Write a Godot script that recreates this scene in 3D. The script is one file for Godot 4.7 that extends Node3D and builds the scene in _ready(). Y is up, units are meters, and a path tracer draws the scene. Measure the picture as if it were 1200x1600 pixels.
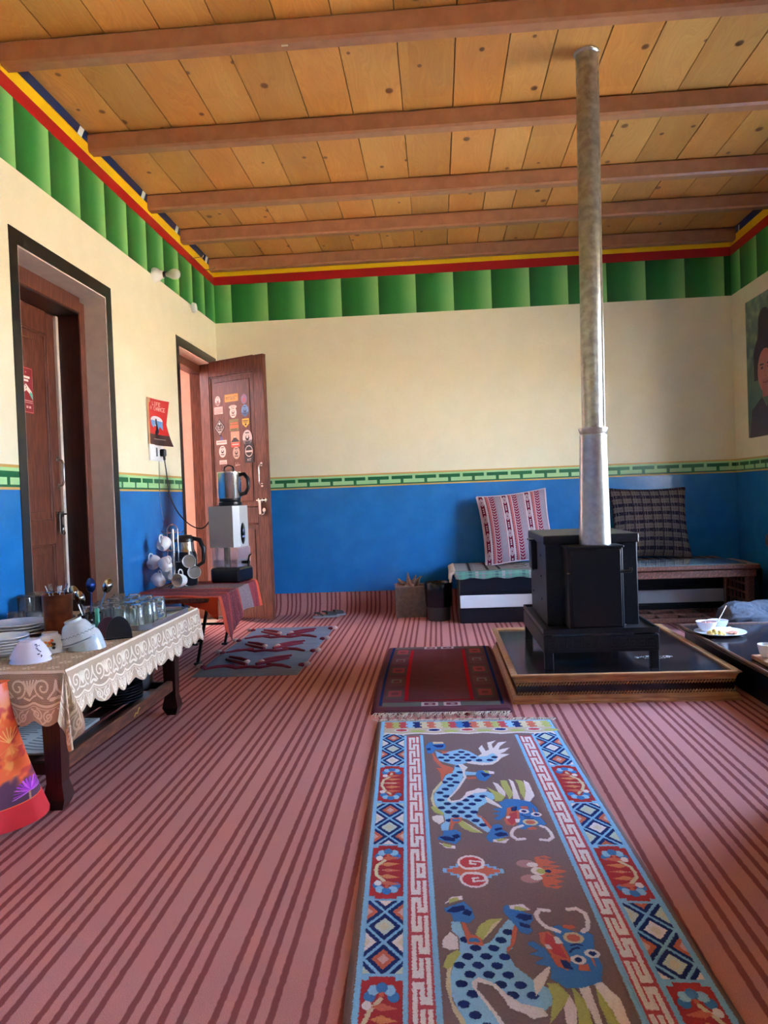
extends Node3D

const CAM := Vector3(1.9014, 1.0, 6.72)
const W := 4.445          # room width (x), back wall at z = 0, left wall at x = 0
const RZ := 8.2           # wall behind the camera
const CEIL := 3.126
var rng := RandomNumberGenerator.new()
var taken := {}
var M := {}

# ---------------------------------------------------------------- mesh builder
class MB:
	var v := PackedVector3Array()
	var n := PackedVector3Array()
	var u := PackedVector2Array()
	func tri(a: Vector3, b: Vector3, c: Vector3, na: Vector3, nb: Vector3, nc: Vector3, ua := Vector2.ZERO, ub := Vector2.ZERO, uc := Vector2.ZERO):
		# a b c run counter-clockwise seen from outside; stored clockwise for Godot
		v.append(a); v.append(c); v.append(b)
		n.append(na); n.append(nc); n.append(nb)
		u.append(ua); u.append(uc); u.append(ub)
	func quad(a: Vector3, b: Vector3, c: Vector3, d: Vector3, ua := Vector2(0, 1), ub := Vector2(1, 1), uc := Vector2(1, 0), ud := Vector2(0, 0)):
		var m := (b - a).cross(d - a).normalized()
		if m.length() < 0.5: m = (c - b).cross(d - b).normalized()
		tri(a, b, c, m, m, m, ua, ub, uc); tri(a, c, d, m, m, m, ua, uc, ud)
	# chamfered box: centre, size, bevel, orientation
	func box(c: Vector3, s: Vector3, bev := 0.0, bas := Basis.IDENTITY):
		var h := s * 0.5
		var b: float = min(bev, min(h.x, min(h.y, h.z)) * 0.9)
		for ax in 3:
			var i := ax; var j := (ax + 1) % 3; var k := (ax + 2) % 3
			for sg in [-1.0, 1.0]:
				var p := []
				for q in [[-1, -1], [1, -1], [1, 1], [-1, 1]]:
					var w := Vector3.ZERO
					w[i] = sg * h[i]; w[j] = q[0] * (h[j] - b); w[k] = q[1] * (h[k] - b)
					p.append(c + bas * w)
				var e := [Vector2(0, s[k]), Vector2(s[j], s[k]), Vector2(s[j], 0), Vector2(0, 0)]
				if sg > 0: quad(p[0], p[1], p[2], p[3], e[0], e[1], e[2], e[3])
				else: quad(p[1], p[0], p[3], p[2], e[1], e[0], e[3], e[2])
			if b > 0.0:
				for sj in [-1.0, 1.0]:
					for sk in [-1.0, 1.0]:
						var a0 := Vector3.ZERO; var a1 := Vector3.ZERO; var b0 := Vector3.ZERO; var b1 := Vector3.ZERO
						a0[i] = -(h[i] - b); a1[i] = h[i] - b; b0[i] = a0[i]; b1[i] = a1[i]
						a0[j] = sj * h[j]; a1[j] = a0[j]; a0[k] = sk * (h[k] - b); a1[k] = a0[k]
						b0[j] = sj * (h[j] - b); b1[j] = b0[j]; b0[k] = sk * h[k]; b1[k] = b0[k]
						a0 = c + bas * a0; a1 = c + bas * a1; b0 = c + bas * b0; b1 = c + bas * b1
						if sj * sk < 0: quad(a0, a1, b1, b0)
						else: quad(a1, a0, b0, b1)
		if b > 0.0:
			for sx in [-1.0, 1.0]:
				for sy in [-1.0, 1.0]:
					for sz in [-1.0, 1.0]:
						var p0 := c + bas * Vector3(sx * h.x, sy * (h.y - b), sz * (h.z - b))
						var p1 := c + bas * Vector3(sx * (h.x - b), sy * h.y, sz * (h.z - b))
						var p2 := c + bas * Vector3(sx * (h.x - b), sy * (h.y - b), sz * h.z)
						var m := (bas * Vector3(sx, sy, sz)).normalized()
						if sx * sy * sz > 0: tri(p0, p1, p2, m, m, m)
						else: tri(p0, p2, p1, m, m, m)
	func bar(a: Vector3, b: Vector3, w: float, t: float, bev := 0.0, upv := Vector3.UP):
		var d := b - a
		var z := d.normalized()
		var x := upv.cross(z).normalized()
		if x.length() < 0.5: x = Vector3.RIGHT
		box((a + b) * 0.5, Vector3(w, t, d.length()), bev, Basis(x, z.cross(x), z))
	# surface of revolution round y; prof: list of Vector2(r, y) from bottom outside upwards
	func lathe(prof: Array, seg := 32, xf := Transform3D.IDENTITY, a0 := 0.0, a1 := TAU, flute := 0.0, nfl := 0):
		var rows := []
		for i in range(prof.size() - 1):
			var p: Vector2 = prof[i]; var q: Vector2 = prof[i + 1]
			if p.distance_to(q) < 1e-6: continue
			rows.append([p, q, Vector2(q.y - p.y, -(q.x - p.x)).normalized()])
		for i in rows.size():
			var n0: Vector2 = rows[i][2]; var n1: Vector2 = rows[i][2]
			if i > 0 and n0.dot(rows[i - 1][2]) > 0.6: n0 = (n0 + rows[i - 1][2]).normalized()
			if i < rows.size() - 1 and n1.dot(rows[i + 1][2]) > 0.6: n1 = (n1 + rows[i + 1][2]).normalized()
			var p: Vector2 = rows[i][0]; var q: Vector2 = rows[i][1]
			for k in seg:
				var t0: float = a0 + (a1 - a0) * k / seg; var t1: float = a0 + (a1 - a0) * (k + 1) / seg
				var f0 := 1.0 + flute * cos(t0 * nfl); var f1 := 1.0 + flute * cos(t1 * nfl)
				var c0 := Vector3(cos(t0), 0, sin(t0)); var c1 := Vector3(cos(t1), 0, sin(t1))
				var A := xf * (c0 * p.x * f0 + Vector3.UP * p.y); var B := xf * (c1 * p.x * f1 + Vector3.UP * p.y)
				var C := xf * (c1 * q.x * f1 + Vector3.UP * q.y); var D := xf * (c0 * q.x * f0 + Vector3.UP * q.y)
				var nb := xf.basis
				var NA := (nb * (c0 * n0.x + Vector3.UP * n0.y)).normalized(); var NB := (nb * (c1 * n0.x + Vector3.UP * n0.y)).normalized()
				var NC := (nb * (c1 * n1.x + Vector3.UP * n1.y)).normalized(); var ND := (nb * (c0 * n1.x + Vector3.UP * n1.y)).normalized()
				var ua := Vector2(float(k) / seg, p.y); var ub := Vector2(float(k + 1) / seg, p.y); var uc := Vector2(float(k + 1) / seg, q.y); var ud := Vector2(float(k) / seg, q.y)
				if q.x > 1e-6: tri(A, D, C, NA, ND, NC, ua, ud, uc)
				if p.x > 1e-6: tri(A, C, B, NA, NC, NB, ua, uc, ub)
	# tube along points; r: float or Array of floats
	func tube(pts: Array, r, seg := 8, cap := true):
		var N := pts.size()
		var fr := []
		var t0: Vector3 = (pts[1] - pts[0]).normalized()
		var x := t0.cross(Vector3.UP if abs(t0.y) < 0.9 else Vector3.RIGHT).normalized()
		for i in N:
			var t: Vector3
			if i == 0: t = pts[1] - pts[0]
			elif i == N - 1: t = pts[N - 1] - pts[N - 2]
			else: t = (pts[i + 1] - pts[i]).normalized() + (pts[i] - pts[i - 1]).normalized()
			t = t.normalized()
			x = (x - t * x.dot(t)).normalized()
			fr.append([x, t.cross(x)])
		for i in N - 1:
			var r0: float = r[i] if r is Array else r
			var r1: float = r[i + 1] if r is Array else r
			for k in seg:
				var a := TAU * k / seg; var b := TAU * (k + 1) / seg
				var d00: Vector3 = fr[i][0] * cos(a) + fr[i][1] * sin(a); var d01: Vector3 = fr[i][0] * cos(b) + fr[i][1] * sin(b)
				var d10: Vector3 = fr[i + 1][0] * cos(a) + fr[i + 1][1] * sin(a); var d11: Vector3 = fr[i + 1][0] * cos(b) + fr[i + 1][1] * sin(b)
				var A: Vector3 = pts[i] + d00 * r0; var B: Vector3 = pts[i] + d01 * r0
				var C: Vector3 = pts[i + 1] + d11 * r1; var D: Vector3 = pts[i + 1] + d10 * r1
				var z := Vector2.ZERO
				tri(A, B, C, d00, d01, d11, z, z, z); tri(A, C, D, d00, d11, d10, z, z, z)
		if cap:
			for e in [0, N - 1]:
				var rr: float = r[e] if r is Array else r
				var m: Vector3 = (fr[e][0] as Vector3).cross(fr[e][1]) * (-1.0 if e == 0 else 1.0)
				for k in seg:
					var a := TAU * k / seg; var b := TAU * (k + 1) / seg
					var A: Vector3 = pts[e] + (fr[e][0] * cos(a) + fr[e][1] * sin(a)) * rr
					var B: Vector3 = pts[e] + (fr[e][0] * cos(b) + fr[e][1] * sin(b)) * rr
					if e == 0: tri(pts[e], B, A, m, m, m)
					else: tri(pts[e], A, B, m, m, m)
	# polygon in xy extruded from z0 to z1, then moved by xf; uv = xy
	func prism(poly: PackedVector2Array, z0: float, z1: float, xf := Transform3D.IDENTITY):
		if Geometry2D.is_polygon_clockwise(poly):
			pass
		var area := 0.0
		for i in poly.size():
			area += poly[i].cross(poly[(i + 1) % poly.size()])
		if area < 0: poly.reverse()
		var ix := Geometry2D.triangulate_polygon(poly)
		var nf := xf.basis * Vector3(0, 0, 1)
		for i in range(0, ix.size(), 3):
			var p := poly[ix[i]]; var q := poly[ix[i + 1]]; var r := poly[ix[i + 2]]
			if (q - p).cross(r - p) < 0:
				var s := q; q = r; r = s
			tri(xf * Vector3(p.x, p.y, z1), xf * Vector3(q.x, q.y, z1), xf * Vector3(r.x, r.y, z1), nf, nf, nf, p, q, r)
			tri(xf * Vector3(p.x, p.y, z0), xf * Vector3(r.x, r.y, z0), xf * Vector3(q.x, q.y, z0), -nf, -nf, -nf, p, r, q)
		for i in poly.size():
			var p := poly[i]; var q := poly[(i + 1) % poly.size()]
			quad(xf * Vector3(p.x, p.y, z0), xf * Vector3(q.x, q.y, z0), xf * Vector3(q.x, q.y, z1), xf * Vector3(p.x, p.y, z1), p, q, q, p)
	# smooth grid surface, fn(u, v) -> Vector3; th > 0 gives it a back face and rims
	func grid(nu: int, nv: int, fn: Callable, th := 0.0):
		var P := []
		for j in nv + 1:
			var row := PackedVector3Array()
			for i in nu + 1: row.append(fn.call(float(i) / nu, float(j) / nv))
			P.append(row)
		var NN := []
		for j in nv + 1:
			var row := PackedVector3Array()
			for i in nu + 1:
				var du: Vector3 = P[j][min(i + 1, nu)] - P[j][max(i - 1, 0)]
				var dv: Vector3 = P[min(j + 1, nv)][i] - P[max(j - 1, 0)][i]
				var m := dv.cross(du)
				row.append(m.normalized() if m.length() > 1e-12 else Vector3.UP)
			NN.append(row)
		for j in nv:
			for i in nu:
				var uv := [Vector2(float(i) / nu, float(j) / nv), Vector2(float(i + 1) / nu, float(j) / nv), Vector2(float(i + 1) / nu, float(j + 1) / nv), Vector2(float(i) / nu, float(j + 1) / nv)]
				var A: Vector3 = P[j][i]; var B: Vector3 = P[j][i + 1]; var C: Vector3 = P[j + 1][i + 1]; var D: Vector3 = P[j + 1][i]
				tri(A, D, C, NN[j][i], NN[j + 1][i], NN[j + 1][i + 1], uv[0], uv[3], uv[2])
				tri(A, C, B, NN[j][i], NN[j + 1][i + 1], NN[j][i + 1], uv[0], uv[2], uv[1])
				if th > 0.0:
					A -= NN[j][i] * th; B -= NN[j][i + 1] * th; C -= NN[j + 1][i + 1] * th; D -= NN[j + 1][i] * th
					tri(A, C, D, -NN[j][i], -NN[j + 1][i + 1], -NN[j + 1][i], uv[0], uv[2], uv[3])
					tri(A, B, C, -NN[j][i], -NN[j][i + 1], -NN[j + 1][i + 1], uv[0], uv[1], uv[2])
		if th > 0.0:
			for i in nu:
				var ua := Vector2(float(i) / nu, 0); var ub := Vector2(float(i + 1) / nu, 0)
				quad(P[0][i + 1], P[0][i + 1] - NN[0][i + 1] * th, P[0][i] - NN[0][i] * th, P[0][i], ub, ub, ua, ua)
				ua.y = 1; ub.y = 1
				quad(P[nv][i], P[nv][i] - NN[nv][i] * th, P[nv][i + 1] - NN[nv][i + 1] * th, P[nv][i + 1], ua, ua, ub, ub)
			for j in nv:
				var ua := Vector2(0, float(j) / nv); var ub := Vector2(0, float(j + 1) / nv)
				quad(P[j][0], P[j][0] - NN[j][0] * th, P[j + 1][0] - NN[j + 1][0] * th, P[j + 1][0], ua, ua, ub, ub)
				ua.x = 1; ub.x = 1
				quad(P[j + 1][nu], P[j + 1][nu] - NN[j + 1][nu] * th, P[j][nu] - NN[j][nu] * th, P[j][nu], ub, ub, ua, ua)
	func ellipsoid(c: Vector3, r: Vector3, seg := 20, rows := 12, bas := Basis.IDENTITY):
		var pr := []
		for i in rows + 1:
			var a := -PI / 2 + PI * i / rows
			pr.append(Vector2(max(cos(a), 0.0), sin(a)))
		lathe(pr, seg, Transform3D(bas * Basis.from_scale(r), c))
	func map_uv(fn: Callable):
		for i in v.size(): u[i] = fn.call(v[i])
	func mesh() -> ArrayMesh:
		var a := []
		a.resize(Mesh.ARRAY_MAX)
		a[Mesh.ARRAY_VERTEX] = v; a[Mesh.ARRAY_NORMAL] = n; a[Mesh.ARRAY_TEX_UV] = u
		var m := ArrayMesh.new()
		m.add_surface_from_arrays(Mesh.PRIMITIVE_TRIANGLES, a)
		return m

# ---------------------------------------------------------------- picture canvas (flat print only)
class Pic:
	var im: Image
	var k: Vector2
	func _init(w: int, h: int, c: Color, scale := Vector2.ONE):
		im = Image.create(w, h, false, Image.FORMAT_RGBA8)
		im.fill(c); k = scale
	func rect(x: float, y: float, w: float, h: float, c: Color):
		var a := Vector2i(roundi(x * k.x), roundi(y * k.y)); var b := Vector2i(roundi((x + w) * k.x), roundi((y + h) * k.y))
		im.fill_rect(Rect2i(a, (b - a).max(Vector2i.ONE)), c)
	func poly(pts: Array, c: Color):
		var q := []
		var y0 := 1e9; var y1 := -1e9
		for p in pts:
			var s: Vector2 = p * k
			q.append(s); y0 = min(y0, s.y); y1 = max(y1, s.y)
		for y in range(max(0, floori(y0)), min(im.get_height(), ceili(y1) + 1)):
			var xs := []
			for i in q.size():
				var a: Vector2 = q[i]; var b: Vector2 = q[(i + 1) % q.size()]
				var yy := y + 0.5
				if (a.y <= yy) != (b.y <= yy): xs.append(a.x + (yy - a.y) / (b.y - a.y) * (b.x - a.x))
			xs.sort()
			for i in range(0, xs.size() - 1, 2):
				var l := roundi(xs[i]); var r := roundi(xs[i + 1])
				if r > l: im.fill_rect(Rect2i(l, y, r - l, 1), c)
	func disc(p: Vector2, rx: float, ry: float, c: Color, seg := 18, rot := 0.0):
		var a := []
		for i in seg: a.append(p + Vector2(cos(TAU * i / seg) * rx, sin(TAU * i / seg) * ry).rotated(rot))
		poly(a, c)
	func line(pts: Array, w: float, c: Color):
		for i in pts.size() - 1:
			var a: Vector2 = pts[i]; var b: Vector2 = pts[i + 1]
			var d := (b - a).normalized().orthogonal() * w * 0.5
			poly([a + d, b + d, b - d, a - d], c)
		for p in pts: disc(p, w * 0.5, w * 0.5, c, 10)
	func tex() -> ImageTexture:
		im.generate_mipmaps()
		return ImageTexture.create_from_image(im)

# 5x7 letters for small print
const FONT := {"A": "01110100011000111111100011000110001", "B": "11110100011000111110100011000111110", "C": "01111100001000010000100001000001111", "D": "11110100011000110001100011000111110", "E": "11111100001000011110100001000011111", "F": "11111100001000011110100001000010000", "G": "01111100001000010011100011000101111", "H": "10001100011000111111100011000110001", "I": "01110001000010000100001000010001110", "L": "10000100001000010000100001000011111", "M": "10001110111010110101100011000110001", "N": "10001110011010110011100011000110001", "O": "01110100011000110001100011000101110", "P": "11110100011000111110100001000010000", "R": "11110100011000111110101001001010001", "S": "01111100001000001110000010000111110", "T": "11111001000010000100001000010000100", "U": "10001100011000110001100011000101110", "V": "10001100011000110001100010101000100", "W": "10001100011000110101101011101110001", "Y": "10001100010101000100001000010000100", "K": "10001100101010011000101001001010001"}
func write(p: Pic, s: String, x: float, y: float, cw: float, ch: float, c: Color):
	for i in s.length():
		var g: String = FONT.get(s[i], "")
		for j in g.length():
			if g[j] == "1": p.rect(x + i * cw * 6 + (j % 5) * cw, y + (j / 5) * ch, cw, ch, c)

# ---------------------------------------------------------------- nodes
func numbered(called: String) -> String:
	var i: int = taken.get(called, 0)
	taken[called] = i + 1
	return called if i == 0 else "%s_%03d" % [called, i]
func thing(called: String, label: String, category: String, at := Vector3.ZERO, turn := 0.0, group := "") -> Node3D:
	var o := Node3D.new()
	o.name = numbered(called); add_child(o, true)
	o.position = at; o.rotation.y = turn
	return tag(o, label, category, group)
func tag(o: Node3D, label: String, category: String, group := "") -> Node3D:
	o.set_meta("label", label); o.set_meta("category", category)
	if group != "": o.set_meta("group", group)
	return o
func part(called: String, b, m: Material, parent: Node3D, at := Vector3.ZERO, label := "") -> MeshInstance3D:
	var o := MeshInstance3D.new()
	o.name = called
	o.mesh = b if b is Mesh else b.mesh()
	o.material_override = m
	parent.add_child(o, true)
	o.position = at
	if label != "": o.set_meta("label", label)
	return o
func one(called: String, b, m: Material, label: String, category: String, at := Vector3.ZERO, turn := 0.0, group := "") -> MeshInstance3D:
	var o := MeshInstance3D.new()
	o.name = numbered(called)
	o.mesh = b if b is Mesh else b.mesh()
	o.material_override = m
	add_child(o, true)
	o.position = at; o.rotation.y = turn
	tag(o, label, category, group)
	return o
func struct(called: String) -> Node3D:
	var o := Node3D.new()
	o.name = called; add_child(o, true)
	o.set_meta("kind", "structure")
	return o
func dup(root: Node3D, called: String, label: String, at: Vector3, turn := 0.0) -> Node3D:
	var r: Node3D = root.duplicate()
	r.name = numbered(called); add_child(r, true)
	r.position = at; r.rotation = Vector3(0, turn, 0)
	r.set_meta("label", label)
	return r

# ---------------------------------------------------------------- materials
func C(r: int, g: int, b: int) -> Color: return Color8(r, g, b)
func noise_tex(freq: float, a: Color, b: Color, size := 512, oct := 4, seed_ := 1, stretch := Vector2.ONE) -> NoiseTexture2D:
	var f := FastNoiseLite.new()
	f.noise_type = FastNoiseLite.TYPE_SIMPLEX_SMOOTH
	f.frequency = freq; f.seed = seed_; f.fractal_octaves = oct
	var t := NoiseTexture2D.new()
	t.width = size; t.height = size; t.noise = f; t.seamless = true
	var g := Gradient.new()
	g.offsets = PackedFloat32Array([0.25, 0.75]); g.colors = PackedColorArray([a, b])
	t.color_ramp = g
	return t
func bump_tex(freq: float, size := 512, oct := 4, strength := 6.0, seed_ := 3) -> NoiseTexture2D:
	var t := noise_tex(freq, Color.BLACK, Color.WHITE, size, oct, seed_)
	t.color_ramp = null
	t.as_normal_map = true; t.bump_strength = strength
	return t
func plain(c: Color, rough := 0.6, metal := 0.0, spec := 0.5) -> StandardMaterial3D:
	var m := StandardMaterial3D.new()
	m.albedo_color = c; m.roughness = rough; m.metallic = metal; m.metallic_specular = spec
	return m
# plain colour broken up by a world-space noise
func mottled(a: Color, b: Color, rough := 0.6, per_m := 1.0, freq := 0.02, metal := 0.0, bump := 0.0) -> StandardMaterial3D:
	var m := plain(Color.WHITE, rough, metal)
	m.albedo_texture = noise_tex(freq, a, b)
	m.uv1_triplanar = true; m.uv1_world_triplanar = true
	m.uv1_scale = Vector3.ONE * per_m
	if bump > 0.0:
		m.normal_enabled = true; m.normal_texture = M.bump_fine; m.normal_scale = bump
	return m
func printed(t: Texture2D, rough := 0.7) -> StandardMaterial3D:
	var m := plain(Color.WHITE, rough)
	m.albedo_texture = t
	m.texture_filter = BaseMaterial3D.TEXTURE_FILTER_LINEAR_WITH_MIPMAPS_ANISOTROPIC
	return m
func glass(c: Color, alpha: float, rough := 0.03) -> StandardMaterial3D:
	var m := plain(Color(c.r, c.g, c.b, alpha), rough)
	m.transparency = BaseMaterial3D.TRANSPARENCY_ALPHA
	return m

# ================================================================ scene
func _ready():
	rng.seed = 7
	# --- camera
	var cam := Camera3D.new()
	cam.name = "camera"; add_child(cam)
	cam.position = CAM
	cam.rotation = Vector3(-0.0197, 0.0695, -0.0378)
	cam.keep_aspect = Camera3D.KEEP_HEIGHT
	cam.fov = rad_to_deg(2.0 * atan(800.0 / 1200.0))
	cam.near = 0.05
	cam.current = true
	# --- sky and sun
	var env := Environment.new()
	var sky := Sky.new()
	var sm := ProceduralSkyMaterial.new()
	sm.sky_top_color = C(128, 166, 218); sm.sky_horizon_color = C(216, 228, 242)
	sm.ground_bottom_color = C(150, 132, 110); sm.ground_horizon_color = C(200, 190, 175)
	sm.sky_energy_multiplier = 1.0
	sky.sky_material = sm
	env.background_mode = Environment.BG_SKY
	env.sky = sky
	env.background_energy_multiplier = 9.0
	env.ambient_light_source = Environment.AMBIENT_SOURCE_DISABLED
	env.tonemap_mode = Environment.TONE_MAPPER_LINEAR
	env.tonemap_exposure = 9.8
	env.sdfgi_enabled = true; env.ssao_enabled = true; env.ssil_enabled = true
	var we := WorldEnvironment.new()
	we.name = "world_environment"; we.environment = env; add_child(we)
	var sun := DirectionalLight3D.new()
	sun.name = "sun"; add_child(sun)
	sun.look_at_from_position(Vector3.ZERO, Vector3(0.62, -0.75, -0.25), Vector3.UP)
	sun.light_energy = 9.0; sun.light_color = C(255, 244, 226); sun.light_angular_distance = 0.5; sun.shadow_enabled = true
	materials()
	shell()
	objects()

func materials():
	M.bump_fine = bump_tex(0.05, 512, 5, 5.0)
	M.cream = mottled(C(238, 231, 199), C(235, 228, 194), 0.5, 0.8, 0.01, 0.0, 0.06)
	M.blue = mottled(C(30, 114, 182), C(36, 121, 189), 0.2, 0.7, 0.012, 0.0, 0.05)
	M.red = plain(C(176, 12, 20), 0.45)
	M.yellow = plain(C(246, 200, 12), 0.45)
	M.navy = plain(C(14, 46, 92), 0.45)
	M.black_paint = mottled(C(30, 32, 30), C(24, 25, 26), 0.35, 2.0, 0.02)
	M.reveal = mottled(C(224, 210, 196), C(216, 202, 188), 0.5, 1.0, 0.02)
	M.peach = mottled(C(238, 196, 172), C(232, 188, 164), 0.7, 1.0, 0.02)
	M.earth = mottled(C(205, 186, 158), C(180, 160, 132), 0.95, 0.3, 0.02)
	M.plaster = mottled(C(222, 208, 186), C(210, 196, 172), 0.9, 0.5, 0.02)
	M.white_enamel = plain(C(240, 240, 236), 0.3)
	# painted pleats: each pleat is brushed from deep green to pale green
	var p := Pic.new(256, 16, C(0, 0, 0))
	for x in 256:
		var t: float = x / 255.0
		var c: Color = C(20, 96, 38).lerp(C(40, 128, 54), smoothstep(0.0, 0.45, t)).lerp(C(140, 204, 118), smoothstep(0.4, 1.0, t))
		p.rect(x, 0, 1, 16, c)
	M.valance = printed(p.tex(), 0.45)
	# painted key band, one unit = 0.207 m x 0.114 m
	p = Pic.new(414, 228, C(166, 216, 152), Vector2(414, 228))
	var dg := C(14, 104, 58)
	p.rect(0, 0, 1, 0.12, C(206, 166, 84)); p.rect(0, 0.895, 1, 0.105, C(206, 170, 96))
	p.rect(0.06, 0.26, 0.88, 0.25, dg); p.rect(0, 0.8, 1, 0.095, dg)
	p.rect(0.44, 0.45, 0.12, 0.4, dg)
	M.key_band = printed(p.tex(), 0.4)
	# striped carpet: groups of four thin dark stripes, 0.176 m a group
	var cw := 1024
	var ci := Image.create(cw, cw, false, Image.FORMAT_RGB8)
	var fn := FastNoiseLite.new(); fn.seed = 5; fn.frequency = 0.35; fn.fractal_octaves = 2
	var fw := FastNoiseLite.new(); fw.seed = 9; fw.frequency = 0.02
	var per := cw / 4.0
	for y in cw:
		for x in cw:
			var f := fn.get_noise_2d(x, y)
			var xx := fposmod(x + fw.get_noise_2d(x * 0.3, y) * 3.0 + f * 3.0, per) / per * 0.176
			var dark := 0.0
			for q in 4:
				dark = max(dark, 1.0 - smoothstep(0.006, 0.0088, absf(xx - 0.025 - q * 0.037)))
			var c: Color = C(204, 141, 136).lerp(C(140, 78, 78), dark * 0.95)
			ci.set_pixel(x, y, c * (1.0 + f * 0.26))
	ci.generate_mipmaps()
	M.carpet = printed(ImageTexture.create_from_image(ci), 0.95)
	M.carpet.metallic_specular = 0.15
	M.carpet.normal_enabled = true; M.carpet.normal_texture = bump_tex(0.45, 1024, 3, 8.0); M.carpet.normal_scale = 0.5
	# pine boards: grain along v
	var pi := Image.create(512, 2048, false, Image.FORMAT_RGB8)
	var g1 := FastNoiseLite.new(); g1.seed = 21; g1.frequency = 0.03; g1.fractal_octaves = 3
	var g2 := FastNoiseLite.new(); g2.seed = 22; g2.frequency = 0.004; g2.fractal_octaves = 3
	var knots := []
	for i in 26: knots.append(Vector3(rng.randf() * 512, 40 + rng.randf() * 1968, rng.randf_range(5, 12)))
	for y in 2048:
		for x in 512:
			var wx := x + g2.get_noise_2d(x * 2.0, y * 0.4) * 60.0
			var k := 0.0
			for q: Vector3 in knots:
				var dy := (y - q.y) * 0.75
				if absf(dy) < 70 and absf(x - q.x) < 60:
					var d := Vector2(x - q.x, dy).length()
					wx += (x - q.x) * 0.8 * exp(-d / (q.z * 1.6))
					k = max(k, 1.0 - smoothstep(q.z * 0.55, q.z * 1.15, d))
			var g := g1.get_noise_2d(wx * 6.0, y * 0.12) * 0.5 + g2.get_noise_2d(wx, y * 0.35 + 900) * 0.5
			var c: Color = C(228, 172, 94).lerp(C(204, 140, 66), clampf(0.5 + g * 0.8, 0, 1))
			c = c.lerp(C(104, 58, 26), k * 0.8)
			pi.set_pixel(x, y, c)
	pi.generate_mipmaps()
	var pt := ImageTexture.create_from_image(pi)
	M.pine = []
	for tone in [Color(1, 1, 1), Color(0.93, 0.92, 0.9), Color(1.0, 0.95, 0.9)]:
		var m := printed(pt, 0.42)
		m.albedo_color = tone
		M.pine.append(m)
	M.beam = mottled(C(176, 122, 86), C(166, 112, 78), 0.34, 1.0, 0.02)
	# reddish door timber
	M.wood_red = grain(C(122, 70, 52), C(90, 48, 36), 0.34, Vector3(9, 0.9, 9), 31)
	M.wood_dark = grain(C(62, 24, 16), C(40, 14, 10), 0.35, Vector3(9, 0.9, 9), 32)
	M.wood_brown = grain(C(120, 70, 50), C(78, 42, 30), 0.4, Vector3(8, 8, 1.2), 33)
	M.steel = plain(C(200, 198, 192), 0.25, 1.0)
	M.window_wood = grain(C(96, 60, 38), C(66, 40, 26), 0.5, Vector3(8, 1.0, 8), 34)
	M.pane = glass(Color(1, 1, 1), 0.06)

func grain(a: Color, b: Color, rough: float, sc: Vector3, sd: int) -> StandardMaterial3D:
	var m := plain(Color.WHITE, rough)
	m.albedo_texture = noise_tex(0.012, b, a, 512, 5, sd)
	m.uv1_triplanar = true; m.uv1_scale = sc
	return m

# ---------------------------------------------------------------- room
const BANDS := [[0.0, 1.095, "blue", "blue_dado"], [1.095, 1.209, "key_band", "key_border"], [1.209, 2.59, "cream", "cream_plaster"], [2.59, 2.924, "valance", "painted_pleats"], [2.924, 2.999, "red", "red_stripe"], [2.999, 3.066, "yellow", "yellow_stripe"], [3.066, 3.2, "navy", "navy_stripe"]]
# a wall of painted bands: boxes [a0, a1, y0, y1] along the wall, from plane `at` outwards by th (signed)
func wall(called: String, along_x: bool, at: float, th: float, spans: Array, usign: float, phase: float, kphase: float):
	var root := struct(called)
	for bd in BANDS:
		var b := MB.new()
		for s in spans:
			var y0: float = max(s[2], bd[0]); var y1: float = min(s[3], bd[1])
			if y1 - y0 < 0.001: continue
			if along_x: b.box(Vector3((s[0] + s[1]) / 2, (y0 + y1) / 2, at + th / 2), Vector3(s[1] - s[0], y1 - y0, absf(th)))
			else: b.box(Vector3(at + th / 2, (y0 + y1) / 2, (s[0] + s[1]) / 2), Vector3(absf(th), y1 - y0, s[1] - s[0]))
		if b.v.size() == 0: continue
		if bd[2] == "valance" or bd[2] == "key_band":
			var pr := 0.326 if bd[2] == "valance" else 0.207
			var ph := phase if bd[2] == "valance" else kphase
			b.map_uv(func(q: Vector3): return Vector2(((q.x if along_x else q.z) * usign - ph) / pr, (bd[1] - q.y) / (bd[1] - bd[0])))
		part(bd[3], b, M[bd[2]], root)
	return root

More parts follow.
